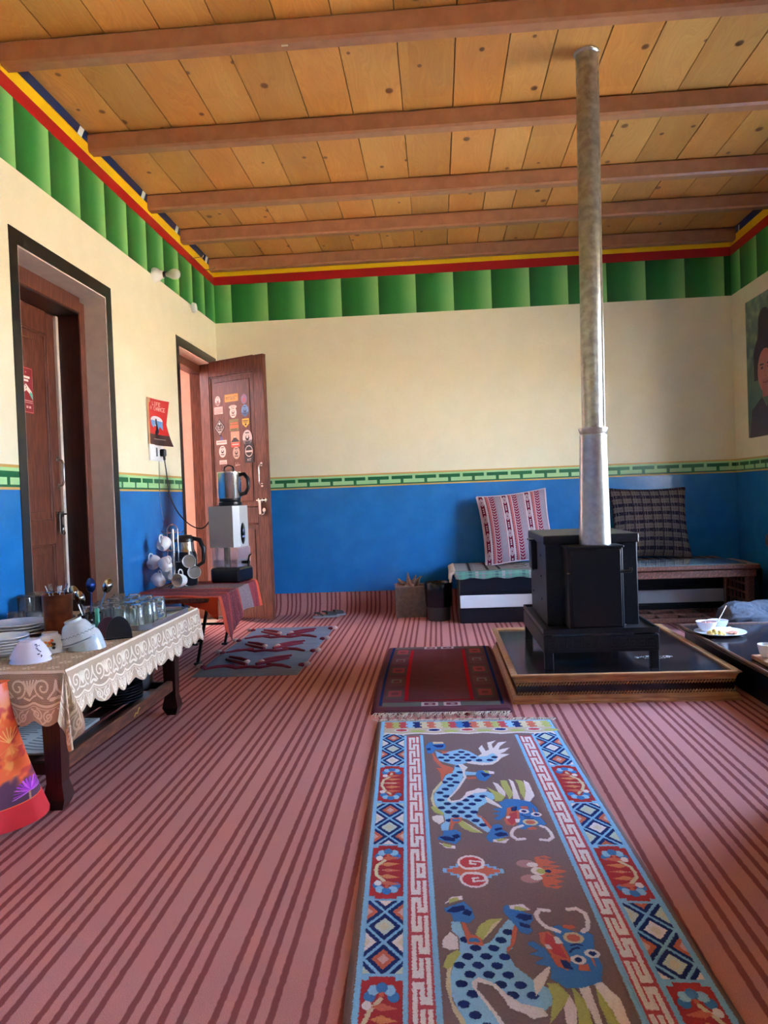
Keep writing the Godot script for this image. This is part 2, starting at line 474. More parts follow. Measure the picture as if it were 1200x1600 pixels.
func shell():
	# floor: slab, and a fitted carpet that climbs 17 cm up the back wall
	var fl := struct("floor")
	var b := MB.new()
	b.box(Vector3(W / 2, -0.11, RZ / 2), Vector3(W + 0.9, 0.2, RZ + 0.5))
	part("slab", b, M.plaster, fl)
	b = MB.new()
	var prof := [Vector2(RZ, 0), Vector2(0.16, 0)]
	for i in 9:
		var a := PI / 2 * i / 8.0
		prof.append(Vector2(0.13 - sin(a) * 0.12, 0.12 - cos(a) * 0.12))
	prof.append(Vector2(0.012, 0.175)); prof.append(Vector2(0.0, 0.176))
	var s := 0.0
	for i in prof.size() - 1:
		var l: float = prof[i].distance_to(prof[i + 1])
		var n0 := 12 if i == 0 else 1
		for q in n0:
			var p0: Vector2 = prof[i].lerp(prof[i + 1], float(q) / n0); var p1: Vector2 = prof[i].lerp(prof[i + 1], float(q + 1) / n0)
			var s0 := s + l * q / n0; var s1 := s + l * (q + 1) / n0
			var e := 0.704
			b.quad(Vector3(0, p0.y, p0.x), Vector3(W, p0.y, p0.x), Vector3(W, p1.y, p1.x), Vector3(0, p1.y, p1.x), Vector2(0, s0 / e), Vector2(W / e, s0 / e), Vector2(W / e, s1 / e), Vector2(0, s1 / e))
		s += l
	part("carpet", b, M.carpet, fl)
	# walls
	wall("wall_back", true, 0.0, -0.4, [[-0.45, W + 0.45, -0.2, 3.3]], 1.0, 0.153, 0.05)
	wall("wall_rear", true, RZ, 0.4, [[-0.45, W + 0.45, -0.2, 3.3]], -1.0, 0.0, 0.0)
	wall("wall_left", false, 0.0, -0.42, [[0, 0.1, -0.2, 3.3], [1.02, 2.297, -0.2, 3.3], [3.255, RZ, -0.2, 3.3], [0.1, 1.02, 2.2, 3.3], [2.297, 3.255, 2.235, 3.3]], -1.0, 0.03, 0.0)
	var wins := [[1.75, 3.5], [6.1, 7.6]]; var wy := [0.6, 2.15]
	var sp := [[0, 1.75, -0.2, 3.3], [3.5, 6.1, -0.2, 3.3], [7.6, RZ, -0.2, 3.3]]
	for w in wins:
		sp.append([w[0], w[1], -0.2, wy[0]]); sp.append([w[0], w[1], wy[1], 3.3])
	wall("wall_right", false, W, 0.4, sp, 1.0, 0.2, 0.07)
	# right wall windows, out of the picture: daylight source, second one added as fill
	for k in wins.size():
		var wz: Array = wins[k]
		var wn := struct("window_%d" % (k + 1))
		b = MB.new()
		for q in 4: b.box(Vector3(W + 0.3, (wy[0] + wy[1]) / 2, lerpf(wz[0] + 0.035, wz[1] - 0.035, q / 3.0)), Vector3(0.07, wy[1] - wy[0], 0.07), 0.006)
		for y in [wy[0] + 0.035, wy[1] - 0.42, wy[1] - 0.035]: b.box(Vector3(W + 0.3, y, (wz[0] + wz[1]) / 2), Vector3(0.06, 0.07, wz[1] - wz[0]), 0.006)
		part("window_frame", b, M.window_wood, wn)
		for q in 3:
			b = MB.new()
			var z0: float = lerpf(wz[0] + 0.035, wz[1] - 0.035, q / 3.0); var z1: float = lerpf(wz[0] + 0.035, wz[1] - 0.035, (q + 1) / 3.0)
			b.box(Vector3(W + 0.3, (wy[0] + wy[1]) / 2, (z0 + z1) / 2), Vector3(0.004, wy[1] - wy[0] - 0.06, z1 - z0 - 0.06))
			part("pane", b, M.pane, wn)
	# ceiling: boards along z laid on beams along x
	var ce := struct("ceiling")
	b = MB.new()
	b.box(Vector3(W / 2, CEIL + 0.16, RZ / 2), Vector3(W + 0.9, 0.2, RZ + 0.9))
	part("roof_slab", b, M.wood_dark, ce)
	var xs := [-0.02, 0.24, 0.488, 0.742, 0.997, 1.266, 1.517, 1.79, 2.066, 2.32, 2.54, 2.79, 3.03, 3.27, 3.54, 3.78, 4.03, 4.26, 4.47]
	for i in xs.size() - 1:
		b = MB.new()
		var w: float = xs[i + 1] - xs[i] - (0.008 if i % 2 else 0.0035) + rng.randf_range(0.0, 0.002)
		b.box(Vector3.ZERO, Vector3(w, 0.03, RZ), 0.0015)
		var ou := rng.randf(); var ov := rng.randf()
		b.map_uv(func(q: Vector3): return Vector2(ou + q.x * 1.0, ov + q.z * 0.25))
		part("plank", b, M.pine[i % 3], ce, Vector3((xs[i] + xs[i + 1]) / 2, CEIL + 0.015 + rng.randf_range(0, 0.003), RZ / 2))
	for z in [0.13, 0.875, 1.55, 2.445, 3.33, 4.25, 5.15, 6.05, 6.95, 7.85]:
		b = MB.new()
		b.box(Vector3.ZERO, Vector3(W + 0.1, 0.105, 0.085), 0.012)
		part("beam", b, M.beam, ce, Vector3(W / 2, CEIL - 0.0525, z - 0.0425))
	# outside: sunlit yard, peach passage beyond the far door, dark room beyond the near door
	var yd := struct("yard")
	b = MB.new(); b.box(Vector3(24, -0.5, 3), Vector3(38, 0.2, 60)); b.box(Vector3(-20, -0.5, 3), Vector3(38, 0.2, 60))
	part("ground", b, M.earth, yd)
	var ps := struct("passage")
	b = MB.new()
	b.box(Vector3(-1.15, -0.06, 0.4), Vector3(1.5, 0.1, 3.2)); part("paving", b, M.earth, ps)
	b = MB.new()
	b.box(Vector3(-1.95, 2.1, 0.4), Vector3(0.2, 4.6, 3.2)); b.box(Vector3(-1.15, 1.6, -1.25), Vector3(1.5, 3.6, 0.2)); b.box(Vector3(-1.15, 1.6, 2.05), Vector3(1.5, 3.6, 0.2))  # outer wall made extra tall to keep direct sun out of the doorway
	part("peach_wall", b, M.peach, ps)
	b = MB.new(); b.box(Vector3(-0.93, 2.75, 0.4), Vector3(1.0, 0.08, 3.2)); part("sky_blocker", b, M.plaster, ps)  # unseen roof added to cut the sky light reaching the open door
	var dr := struct("side_room")
	b = MB.new()
	b.box(Vector3(-1.2, -0.06, 3.4), Vector3(1.6, 0.1, 2.4)); b.box(Vector3(-1.2, 2.7, 3.4), Vector3(1.6, 0.1, 2.4))
	b.box(Vector3(-2.0, 1.3, 3.4), Vector3(0.1, 2.8, 2.4)); b.box(Vector3(-1.2, 1.3, 4.6), Vector3(1.6, 2.8, 0.1)); b.box(Vector3(-1.2, 1.3, 2.2), Vector3(1.6, 2.8, 0.1))
	part("wall", b, M.plaster, dr)

const DRAGON := [
	["white", [509, 491, 541, 453, 532, 392, 554, 353, 565, 422, 583, 406, 584, 324, 634, 297, 605, 344, 606, 390, 643, 321, 689, 308, 645, 367, 631, 407, 691, 382, 656, 433, 630, 455, 678, 458, 632, 501, 609, 537, 578, 571, 526, 576, 469, 557, 450, 543, 481, 498]],
	["sky", [312, 417, 342, 450, 385, 422, 443, 397, 482, 423, 523, 487, 565, 477, 596, 446, 614, 485, 601, 530, 562, 551, 517, 544, 478, 528, 434, 564, 440, 628, 422, 708, 396, 784, 359, 855, 345, 901, 373, 913, 410, 890, 431, 856, 469, 832, 513, 819, 540, 842, 546, 882, 506, 913, 466, 957, 449, 1009, 469, 1019, 488, 1088, 496, 1118, 476, 1134, 449, 1098, 411, 1044, 391, 1034, 362, 1044, 337, 1074, 329, 1122, 302, 1121, 300, 1083, 321, 1059, 317, 1009, 294, 956, 279, 902, 287, 843, 323, 746, 346, 681, 389, 628, 401, 571, 356, 548, 327, 529, 317, 480]],
	["white", [412, 563, 438, 564, 458, 598, 442, 628, 442, 695, 421, 747, 400, 797, 368, 856, 351, 881, 356, 903, 393, 891, 415, 861, 428, 826, 467, 809, 479, 797, 521, 807, 512, 827, 462, 840, 430, 865, 403, 898, 361, 918, 341, 904, 340, 885, 374, 826, 408, 746, 428, 695, 428, 628]],
	["cream", [326, 723, 282, 813, 269, 890, 276, 940, 296, 969, 284, 923, 283, 843, 331, 744]],
	["orange", [299, 417, 311, 488, 339, 563, 390, 602, 380, 657, 349, 665, 337, 695, 331, 734, 323, 731, 325, 654, 305, 601, 334, 606, 300, 522, 293, 441]],
	["orange", [341, 418, 385, 422, 348, 457]],
	["royal", [265, 359, 285, 313, 357, 311, 371, 361, 359, 395, 313, 404, 298, 446, 271, 446]],
	["navy", [301, 348, 359, 344, 354, 372, 325, 379]],
	["navy", [269, 388, 289, 378, 289, 410, 273, 411]],
	["cream", [303, 307, 357, 308, 364, 329, 307, 335]],
	["sky", [440, 639, 497, 649, 494, 676, 437, 675]],
	["orange", [445, 695, 486, 690, 483, 709, 443, 711]],
	["royal", [484, 676, 499, 631, 526, 627, 546, 663, 557, 683, 522, 735, 495, 724]],
	["navy", [510, 649, 540, 663, 553, 676, 524, 696]],
	["white", [544, 632, 576, 643, 572, 665, 549, 667]],
	["lime", [523, 626, 548, 634, 550, 662, 532, 653]],
	["orange", [343, 1035, 390, 1027, 385, 1064, 356, 1071, 344, 1118, 333, 1119]],
	["royal", [348, 1044, 378, 1041, 375, 1056, 350, 1057]],
	["orange", [454, 1004, 481, 1041, 499, 1097, 492, 1114, 476, 1073, 467, 1035, 453, 1021]],
	["lime", [369, 1071, 390, 1051, 418, 1083, 461, 1137, 416, 1133, 384, 1104]],
	["cream", [390, 1051, 418, 1083, 461, 1137, 426, 1112]],
	["royal", [309, 1124, 356, 1116, 376, 1135, 370, 1180, 348, 1210, 315, 1194, 283, 1180, 286, 1164, 305, 1155]],
	["navy", [290, 1164, 314, 1159, 350, 1171, 347, 1193, 309, 1185]],
	["navy", [337, 1156, 361, 1144, 371, 1162, 353, 1176]],
	["white", [284, 1196, 306, 1211, 347, 1219, 346, 1238, 310, 1232]],
	["lime", [303, 1202, 335, 1216, 329, 1231, 303, 1222]],
	["royal", [468, 1163, 492, 1112, 506, 1080, 527, 1075, 542, 1089, 537, 1114, 553, 1133, 555, 1154, 518, 1173, 483, 1197, 471, 1188]],
	["navy", [508, 1107, 535, 1099, 538, 1111, 509, 1124]],
	["navy", [501, 1144, 527, 1128, 549, 1136, 551, 1153, 515, 1160]],
	["white", [490, 1180, 523, 1171, 554, 1175, 534, 1202, 491, 1195]],
	["lime", [502, 1176, 533, 1170, 544, 1179, 509, 1193]],
	["white", [269, 1021, 292, 1011, 314, 1015, 317, 1059, 296, 1080, 281, 1062, 270, 1045]],
	["lime", [264, 951, 283, 943, 320, 999, 312, 1015, 281, 991]],
	["lime", [518, 783, 537, 803, 564, 833, 592, 860, 568, 904, 539, 904, 543, 856]],
	["white", [553, 741, 576, 758, 596, 827, 590, 869, 565, 831, 559, 785]],
	["lime", [590, 726, 618, 728, 622, 786, 627, 845, 602, 896, 595, 821, 587, 773]],
	["white", [629, 713, 646, 736, 647, 810, 648, 903, 617, 902, 629, 798]],
	["lime", [656, 718, 686, 730, 692, 762, 680, 834, 665, 904, 657, 845, 660, 773]],
	["white", [693, 721, 713, 750, 715, 860, 685, 910, 661, 904, 684, 822]],
	["white", [501, 862, 506, 913, 546, 951, 567, 965, 550, 929, 527, 891]],
	["royal", [552, 919, 585, 889, 626, 889, 685, 911, 704, 962, 700, 1019, 714, 1077, 696, 1090, 665, 1085, 623, 1114, 597, 1104, 610, 1049, 608, 988, 580, 973, 562, 1024, 531, 1052, 514, 1037, 542, 1014, 514, 1001, 552, 988, 519, 968, 563, 957]],
	["orange", [579, 962, 607, 946, 625, 988, 615, 1049, 587, 1088, 558, 1083, 554, 1044, 569, 1019]],
	["red", [583, 1004, 614, 988, 607, 1049, 579, 1083, 567, 1049]],
	["navy", [598, 954, 622, 948, 615, 978, 595, 984]],
	["white", [599, 1041, 620, 1041, 609, 1068, 596, 1066]],
	["white", [565, 1024, 585, 1019, 578, 1037, 566, 1041]],
	["orange", [635, 946, 667, 944, 667, 969, 654, 966, 642, 970]],
	["orange", [685, 952, 688, 988, 679, 996]],
	["orange", [633, 1102, 653, 1096, 672, 1104, 666, 1114, 636, 1114]],
]
const WHISKERS := [[619, 1088, 586, 1105, 569, 1130, 566, 1157, 581, 1178, 610, 1175], [689, 1089, 706, 1102, 717, 1134, 717, 1163, 696, 1183, 668, 1179]]
const BROWS := [[630, 1011, 643, 1024, 659, 1027], [638, 1034, 653, 1041, 670, 1037]]
const EYES := [["white", 645, 983, 0, 0], ["navy", 645, 983, 0, 0], ["white", 690, 1006, 0, 0], ["navy", 690, 1006, 0, 0], ["cream", 654, 1064, 0, 0], ["orange", 654, 1064, 0, 0]]

# ---------------------------------------------------------------- rugs
func v2(a: Array) -> Array:
	var r := []
	for i in range(0, a.size(), 2): r.append(Vector2(a[i] / 1000.0, a[i + 1] / 1000.0))
	return r
func wool(t: Texture2D, strength := 0.5) -> StandardMaterial3D:
	var m := printed(t, 0.95)
	m.metallic_specular = 0.15
	m.normal_enabled = true; m.normal_texture = M.wool_bump; m.normal_scale = strength
	m.detail_enabled = true; m.detail_blend_mode = BaseMaterial3D.BLEND_MODE_MUL
	m.detail_albedo = M.wool_tone; m.detail_uv_layer = BaseMaterial3D.DETAIL_UV_1
	return m
func pile(fn: Callable, nu: int, nv: int, h: float, edge: float) -> MB:
	# fn(u, v) -> Vector2(x, z); a padded sheet with rounded rims
	var b := MB.new()
	var ns := FastNoiseLite.new(); ns.seed = 4; ns.frequency = 5.0
	b.grid(nu, nv, func(u: float, v: float):
		var p: Vector2 = fn.call(u, v)
		var d: float = min(min(u, 1.0 - u) * nu, min(v, 1.0 - v) * nv)
		var y: float = h * sqrt(clampf(d / edge, 0.0, 1.0)) + 0.001
		return Vector3(p.x, y + ns.get_noise_2d(p.x, p.y) * 0.0015 * clampf(d, 0, 1), p.y))
	return b
func fringe(a: Vector2, b: Vector2, dir: Vector2, n: int, l: float) -> MB:
	var m := MB.new()
	for i in n:
		var p := a.lerp(b, (i + 0.5) / n)
		var q := p + dir * l * rng.randf_range(0.7, 1.2) + (b - a).normalized() * rng.randf_range(-0.6, 0.6) * l
		var mid := (p + q) / 2 + (b - a).normalized() * rng.randf_range(-0.3, 0.3) * l
		m.tube([Vector3(p.x, 0.008, p.y), Vector3(mid.x, 0.007, mid.y), Vector3(q.x, 0.003, q.y)], [0.0022, 0.0018, 0.001], 4, false)
	return m

func dragon_texture() -> Pic:
	var K := {"white": C(244, 234, 236), "sky": C(158, 212, 244), "cream": C(228, 214, 178), "orange": C(222, 120, 98), "royal": C(78, 138, 210), "navy": C(42, 58, 120), "lime": C(196, 200, 122), "red": C(210, 84, 92), "brown": C(140, 117, 118), "blue": C(146, 204, 242)}
	var L := 1.363
	var p := Pic.new(1024, 1820, K.brown, Vector2(1024, 1820 / L))
	# brown binding, then borders on both sides
	for side in 2:
		var X := func(u: float): return u if side == 0 else 1.0 - u
		var strip := func(u0: float, u1: float, v0: float, v1: float, c: Color):
			p.rect(u0 if side == 0 else 1.0 - u1, v0, u1 - u0, v1 - v0, c)
		strip.call(0.024, 0.042, 0.03, L, K.blue)
		strip.call(0.042, 0.154, 0.19, L, K.navy)
		strip.call(0.154, 0.169, 0.22, L, K.blue)
		strip.call(0.169, 0.239, 0.235, L, C(204, 92, 104))
		strip.call(0.239, 0.257, 0.22, L, K.blue)
		# key fret, white on red
		var v := 0.245
		var pt := 0.165
		while v < L + 0.1:
			strip.call(0.180, 0.1935, v + 0.006, v + pt - 0.006, K.white)
			strip.call(0.1995, 0.2125, v + 0.006, v + pt * 0.5 - 0.008, K.white)
			strip.call(0.1995, 0.2125, v + pt * 0.5 + 0.008, v + pt - 0.006, K.white)
			strip.call(0.2185, 0.2325, v + pt * 0.5 + 0.006, v + pt * 1.5 - 0.006, K.white)
			strip.call(0.180, 0.2125, v + 0.006, v + 0.03, K.white)
			strip.call(0.1995, 0.2325, v + pt * 0.5 + 0.006, v + pt * 0.5 + 0.03, K.white)
			strip.call(0.180, 0.2125, v + pt - 0.03, v + pt - 0.006, K.white)
			v += pt
		strip.call(0.2185, 0.2325, 0.245, 0.245 + pt * 0.5 - 0.006, K.white)
		# lattice panels
		for lt in [[0.19, 0.585], [0.912, 1.222]]:
			var n := 2.5 if lt[1] - lt[0] < 0.35 else 3.0
			var st: float = (lt[1] - lt[0]) / n
			var mid := (0.042 + 0.154) / 2
			for k in range(-1, 5):
				for h in 2:
					var cv: float = lt[0] + st * (k + 0.5 + h * 0.5)
					for ce in ([mid] if h == 0 else [0.042, 0.154]):
						if cv < lt[0] - 0.01 or cv > lt[1] + 0.01: continue
						var col: Color = [K.white, K.orange, C(206, 222, 214)][(k + h * 2 + side + 4) % 3]
						var d := func(s: float, c: Color):
							var q := []
							for a in [[-1, 0], [0, -1], [1, 0], [0, 1]]:
								q.append(Vector2(X.call(clampf(ce + a[0] * 0.056 * s, 0.042, 0.154)), clampf(cv + a[1] * st * 0.5 * s, lt[0], lt[1])))
							p.poly(q, c)
						d.call(0.6, col)
						d.call(0.3, col.lerp(K.cream if col != K.orange else K.white, 0.6))
			for k in range(-2, 5):
				for dr in [-1.0, 1.0]:
					var v0: float = lt[0] + st * (k + 0.5)
					var q0 := Vector2(0.042, v0); var q1 := Vector2(0.154, v0 + st * dr)
					var t0 := 0.0; var t1 := 1.0
					for tt in [lt[0], lt[1]]:
						var t: float = (tt - q0.y) / (q1.y - q0.y)
						if (tt == lt[0]) == (dr > 0): t0 = max(t0, t)
						else: t1 = min(t1, t)
					if t1 - t0 < 0.02: continue
					var e0 := q0.lerp(q1, t0); var e1 := q0.lerp(q1, t1)
					e0.x = X.call(e0.x); e1.x = X.call(e1.x)
					p.poly([e0 + Vector2(0, -0.007), e1 + Vector2(0, -0.007), e1 + Vector2(0, 0.007), e0 + Vector2(0, 0.007)], K.blue)
			strip.call(0.042, 0.154, lt[0] - 0.01, lt[0] + 0.012, K.blue); strip.call(0.042, 0.154, lt[1] - 0.012, lt[1] + 0.01, K.blue)
		# flower panels
		for ft in [[0.595, 0.902], [1.232, 1.5]]:
			var v0: float = ft[0]; var v1: float = ft[1]
			strip.call(0.042, 0.154, v0, v1, C(186, 64, 72))
			strip.call(0.062, 0.134, v0 - 0.012, v0, C(186, 64, 72)); strip.call(0.062, 0.134, v1, v1 + 0.012, C(186, 64, 72))
			for e in 2:
				var cv := v0 + 0.04 if e == 0 else v1 - 0.04
				var sg := 1.0 if e == 0 else -1.0
				for q in [[-0.032, 0.012, K.royal], [0.032, 0.012, K.royal], [-0.022, -0.008, K.sky], [0.022, -0.008, K.sky], [0.0, -0.016, K.royal]]:
					p.disc(Vector2(X.call(0.098 + q[0]), cv + q[1] * sg), 0.016, 0.017, q[2])
				p.disc(Vector2(X.call(0.098), cv + 0.006 * sg), 0.007, 0.008, K.orange)
			var c2 := (v0 + v1) / 2
			p.line([Vector2(X.call(0.098), v0 + 0.06), Vector2(X.call(0.09), c2 - 0.06), Vector2(X.call(0.062), c2 - 0.03), Vector2(X.call(0.055), c2 + 0.02), Vector2(X.call(0.07), c2 + 0.06), Vector2(X.call(0.096), v1 - 0.06)], 0.013, K.cream)
			for q in 5:
				var cv := c2 - 0.07 + q * 0.035
				p.poly([Vector2(X.call(0.07), cv), Vector2(X.call(0.10), cv - 0.012), Vector2(X.call(0.144), cv - 0.004), Vector2(X.call(0.10), cv + 0.012)], [K.orange, C(228, 150, 104)][q % 2])
			p.line([Vector2(X.call(0.05), c2), Vector2(X.call(0.118), c2)], 0.008, K.cream)
			p.disc(Vector2(X.call(0.068), c2 - 0.07), 0.013, 0.014, K.white); p.disc(Vector2(X.call(0.06), c2 + 0.075), 0.013, 0.014, K.white)
	# cloud and wave band at the end
	p.rect(0.024, 0.03, 0.952, 0.17, C(214, 196, 170))
	p.rect(0.024, 0.022, 0.952, 0.012, K.blue)
	p.rect(0.024, 0.03, 0.02, 0.17, K.blue); p.rect(0.956, 0.03, 0.02, 0.17, K.blue)
	var wc := [K.orange, K.lime, K.red, K.sky, K.navy, K.cream, K.orange, K.cream, K.lime, K.red, K.royal, K.navy, K.orange, K.cream]
	for i in 23:
		var u0 := 0.046 + i * 0.0395
		for j in 4:
			var o := 0.01 * (j % 2)
			p.poly([Vector2(u0 + o, 0.04 + j * 0.02), Vector2(u0 + 0.0395 + o, 0.034 + j * 0.02), Vector2(u0 + 0.0395 + o, 0.058 + j * 0.02), Vector2(u0 + o, 0.064 + j * 0.02)], wc[i % wc.size()])
	for i in 5:
		var u0 := 0.14 + i * 0.18
		p.disc(Vector2(u0, 0.15), 0.04, 0.022, K.white); p.disc(Vector2(u0, 0.15), 0.032, 0.015, K.navy if i % 2 else K.red)
		p.disc(Vector2(u0 + 0.09, 0.165), 0.04, 0.018, K.lime)
		p.line([Vector2(u0 - 0.09, 0.19), Vector2(u0, 0.205), Vector2(u0 + 0.09, 0.19)], 0.014, K.white)
	p.rect(0.26, 0.215, 0.48, 0.02, K.brown)
	# the dragon
	var body := []
	for a in DRAGON:
		var q := v2(a[1])
		p.poly(q, K[a[0]])
		if a[0] == "sky" and body.is_empty():
			body = q
			var pb := PackedVector2Array(q)
			var row := 0
			var v := 0.4
			while v < 1.3:
				var u := 0.26 + (row % 2) * 0.026
				while u < 0.7:
					var ok := true
					for o in [Vector2(0.012, 0), Vector2(-0.012, 0), Vector2(0, 0.012), Vector2(0, -0.012)]:
						if not Geometry2D.is_point_in_polygon(Vector2(u, v) + o, pb): ok = false
					if ok: p.disc(Vector2(u, v), 0.0165, 0.012, K.navy, 12)
					u += 0.052
				v += 0.031; row += 1
	for w in WHISKERS: p.line(v2(w), 0.014, K.white)
	for e in EYES:
		var rr: float = {"white": 0.022, "navy": 0.011, "cream": 0.03, "orange": 0.019}[e[0]]
		p.disc(Vector2(e[1] / 1000.0, e[2] / 1000.0), rr, rr * 0.75, K[e[0]])
	for w in BROWS: p.line(v2(w), 0.006, K.navy)
	# medallion and flaming jewel on the middle line
	var m := Vector2(0.397, L)
	var steps := func(cx: float, cy: float, w: float, h: float, c: Color):
		for k in 4: p.rect(cx - w * (1.0 - k * 0.22), cy - h * (k + 1) / 4.0, 2 * w * (1.0 - k * 0.22), h * 2 * (k + 1) / 4.0, c)
	steps.call(m.x, m.y, 0.105, 0.05, K.blue)
	steps.call(m.x, m.y, 0.09, 0.036, K.orange)
	for sg in [-1.0, 1.0]:
		p.disc(m + Vector2(0.003 * sg, 0.046 * sg), 0.05, 0.042, K.white, 14)
		p.disc(m + Vector2(0.003 * sg, 0.046 * sg), 0.04, 0.032, K.red, 14)
		p.line([m + Vector2(-0.03, 0.012 * sg), m + Vector2(0.035, 0.02 * sg), m + Vector2(0.035, 0.05 * sg), m + Vector2(-0.005, 0.056 * sg), m + Vector2(-0.005, 0.04 * sg), m + Vector2(0.012, 0.038 * sg)], 0.009, K.white)
	var f := Vector2(0.64, L)
	for k in range(-3, 4):
		var y := k * 0.024
		p.poly([f + Vector2(-0.02, y * 0.9 - 0.012), f + Vector2(0.02, y - 0.016), f + Vector2(0.078 - absf(k) * 0.012, y - 0.004), f + Vector2(0.02, y + 0.012), f + Vector2(-0.02, y * 0.9 + 0.012)], K.orange)
		if k % 2: p.poly([f + Vector2(0.0, y - 0.004), f + Vector2(0.05, y), f + Vector2(0.0, y + 0.004)], K.brown)
	for sg in [-1.0, 1.0]:
		p.disc(f + Vector2(-0.055, 0.04 * sg), 0.034, 0.022, C(196, 150, 150), 12); p.disc(f + Vector2(-0.034, 0.034 * sg), 0.02, 0.014, K.white, 12)
	p.disc(f + Vector2(-0.022, 0), 0.026, 0.022, K.white, 12); p.disc(f + Vector2(-0.01, 0), 0.018, 0.014, K.lime, 12); p.disc(f + Vector2(0.012, 0), 0.012, 0.008, K.navy, 12)
	return p

func rugs():
	M.wool_bump = bump_tex(0.3, 1024, 3, 8.0)
	M.wool_tone = noise_tex(0.25, Color(0.8, 0.8, 0.8), Color(1, 1, 1), 1024, 3, 8)
	M.wool_cream = plain(C(214, 202, 186), 0.95)
	# long dragon rug
	var len_ := 2.726
	var t := thing("dragon_rug", "long brown wool rug with two blue scaled dragons and red fret borders", "rug", Vector3(1.603, 0, 3.352))
	var fn := func(u: float, v: float): return Vector2(u * 0.767 + v * len_ * lerpf(0.0424, 0.034, u), u * 0.016 + v * len_)
	var b := pile(fn, 100, 240, 0.013, 1.6)
	for i in b.u.size():
		var q := b.u[i]
		b.u[i] = Vector2(q.x, (2.0 * q.y if q.y <= 0.5 else 2.0 - 2.0 * q.y))
	# knot the drawing: wobble its outlines by a knot or two, and carve the pile along every change of colour
	var src: Image = dragon_texture().im
	var w := src.get_width(); var h := src.get_height()
	var out := Image.create(w, h, false, Image.FORMAT_RGB8)
	var ht := Image.create(w, h, false, Image.FORMAT_RGB8)
	var n1 := FastNoiseLite.new(); n1.seed = 41; n1.frequency = 0.09
	var n2 := FastNoiseLite.new(); n2.seed = 42; n2.frequency = 0.3
	for y in h:
		for x in w:
			var a := n1.get_noise_2d(x, y); var k := n2.get_noise_2d(x, y * 1.4)
			var sx := clampi(x + int(a * 5.0 + k * 3.0), 0, w - 1); var sy := clampi(y + int(n1.get_noise_2d(y + 900.0, x) * 6.0 + k * 3.0), 0, h - 1)
			var c := src.get_pixel(sx, sy)
			var e := src.get_pixel(mini(sx + 5, w - 1), sy); var g := src.get_pixel(sx, mini(sy + 6, h - 1))
			var edge := clampf((absf(c.r - e.r) + absf(c.g - e.g) + absf(c.b - e.b) + absf(c.r - g.r) + absf(c.g - g.g) + absf(c.b - g.b)) * 1.5, 0, 1)
			out.set_pixel(x, y, c * (0.95 + k * 0.13 + a * 0.06))
			var q := 0.6 - edge * 0.4 + k * 0.28
			ht.set_pixel(x, y, Color(q, q, q))
	ht.bump_map_to_normal_map(5.0)
	out.generate_mipmaps(); ht.generate_mipmaps()
	var m := printed(ImageTexture.create_from_image(out), 0.95)
	m.metallic_specular = 0.12
	m.normal_enabled = true; m.normal_texture = ImageTexture.create_from_image(ht); m.normal_scale = 0.8
	part("pile", b, m, t)
	var fr := part("fringe", fringe(Vector2(0.0, 0.0), Vector2(0.767, 0.016), Vector2(0, -1), 150, 0.05), M.wool_cream, t)
	fr.set_meta("kind", "stuff")
	fr = part("fringe", fringe(Vector2(0.116, len_), Vector2(0.86, len_ + 0.016), Vector2(0, 1), 150, 0.05), M.wool_cream, t)
	fr.set_meta("kind", "stuff")
	# small purple rug by the hearth
	var p := Pic.new(512, 1100, C(128, 78, 92), Vector2(512, 1100))
	for k in 700: # streaks of hand-spun yarn
		p.rect(rng.randf(), rng.randf(), rng.randf_range(0.05, 0.25), 0.003, [C(138, 84, 96), C(116, 70, 88), C(132, 78, 84), C(112, 74, 86)][k % 4])
	p.rect(0.24, 0.1, 0.5, 0.79, C(134, 74, 80))
	for k in 300: p.rect(0.24 + rng.randf() * 0.4, 0.1 + rng.randf() * 0.78, rng.randf_range(0.03, 0.1), 0.003, [C(148, 80, 84), C(118, 70, 84), C(128, 84, 84)][k % 3])
	for k in 5: # side panels
		var v := 0.06 + k * 0.17
		for u in [0.09, 0.765]:
			p.rect(u, v, 0.14, 0.13, [C(118, 98, 96), C(134, 92, 100)][k % 2])
			p.rect(u + 0.02, v + 0.02, 0.1, 0.08, C(196, 96, 104)) if k % 2 == 0 else p.rect(u + 0.03, v + 0.03, 0.08, 0.05, C(150, 144, 150))
			p.rect(u + 0.045, v + 0.045, 0.05, 0.03, C(146, 84, 92))
	p.rect(0.08, 0.915, 0.84, 0.045, C(126, 132, 126)); p.rect(0.08, 0.01, 0.84, 0.05, C(132, 118, 120))
	for u in [0.36, 0.52]:
		for vv in [0.02, 0.915]:
			p.rect(u, vv, 0.12, 0.045, C(234, 216, 216)); p.rect(u + 0.02, vv + 0.008, 0.08, 0.029, C(150, 92, 108)); p.rect(u + 0.05, vv + 0.016, 0.03, 0.014, C(206, 184, 184))
	p.rect(0.235, 0.09, 0.028, 0.805, C(214, 30, 52)); p.rect(0.715, 0.09, 0.028, 0.805, C(214, 30, 52)); p.rect(0.235, 0.885, 0.5, 0.012, C(170, 26, 44))
	p.rect(0.055, 0.0, 0.022, 0.95, C(34, 58, 124)); p.rect(0.925, 0.0, 0.022, 0.95, C(34, 58, 124))
	t = thing("small_rug", "small shaggy purple rug with two red stripes beside the black hearth", "rug", Vector3(1.55, 0, 1.745))
	fn = func(u: float, v: float): return Vector2(u * lerpf(0.66, 0.65, v) + v * 0.012 - sin(v * 3.0) * 0.012 * (1.0 - u), v * 1.48)
	part("pile", pile(fn, 60, 100, 0.02, 1.6), wool(p.tex(), 1.0), t)
	fr = part("fringe", fringe(Vector2(0.03, 0), Vector2(0.63, 0), Vector2(0, -1), 110, 0.03), M.wool_cream, t); fr.set_meta("kind", "stuff")
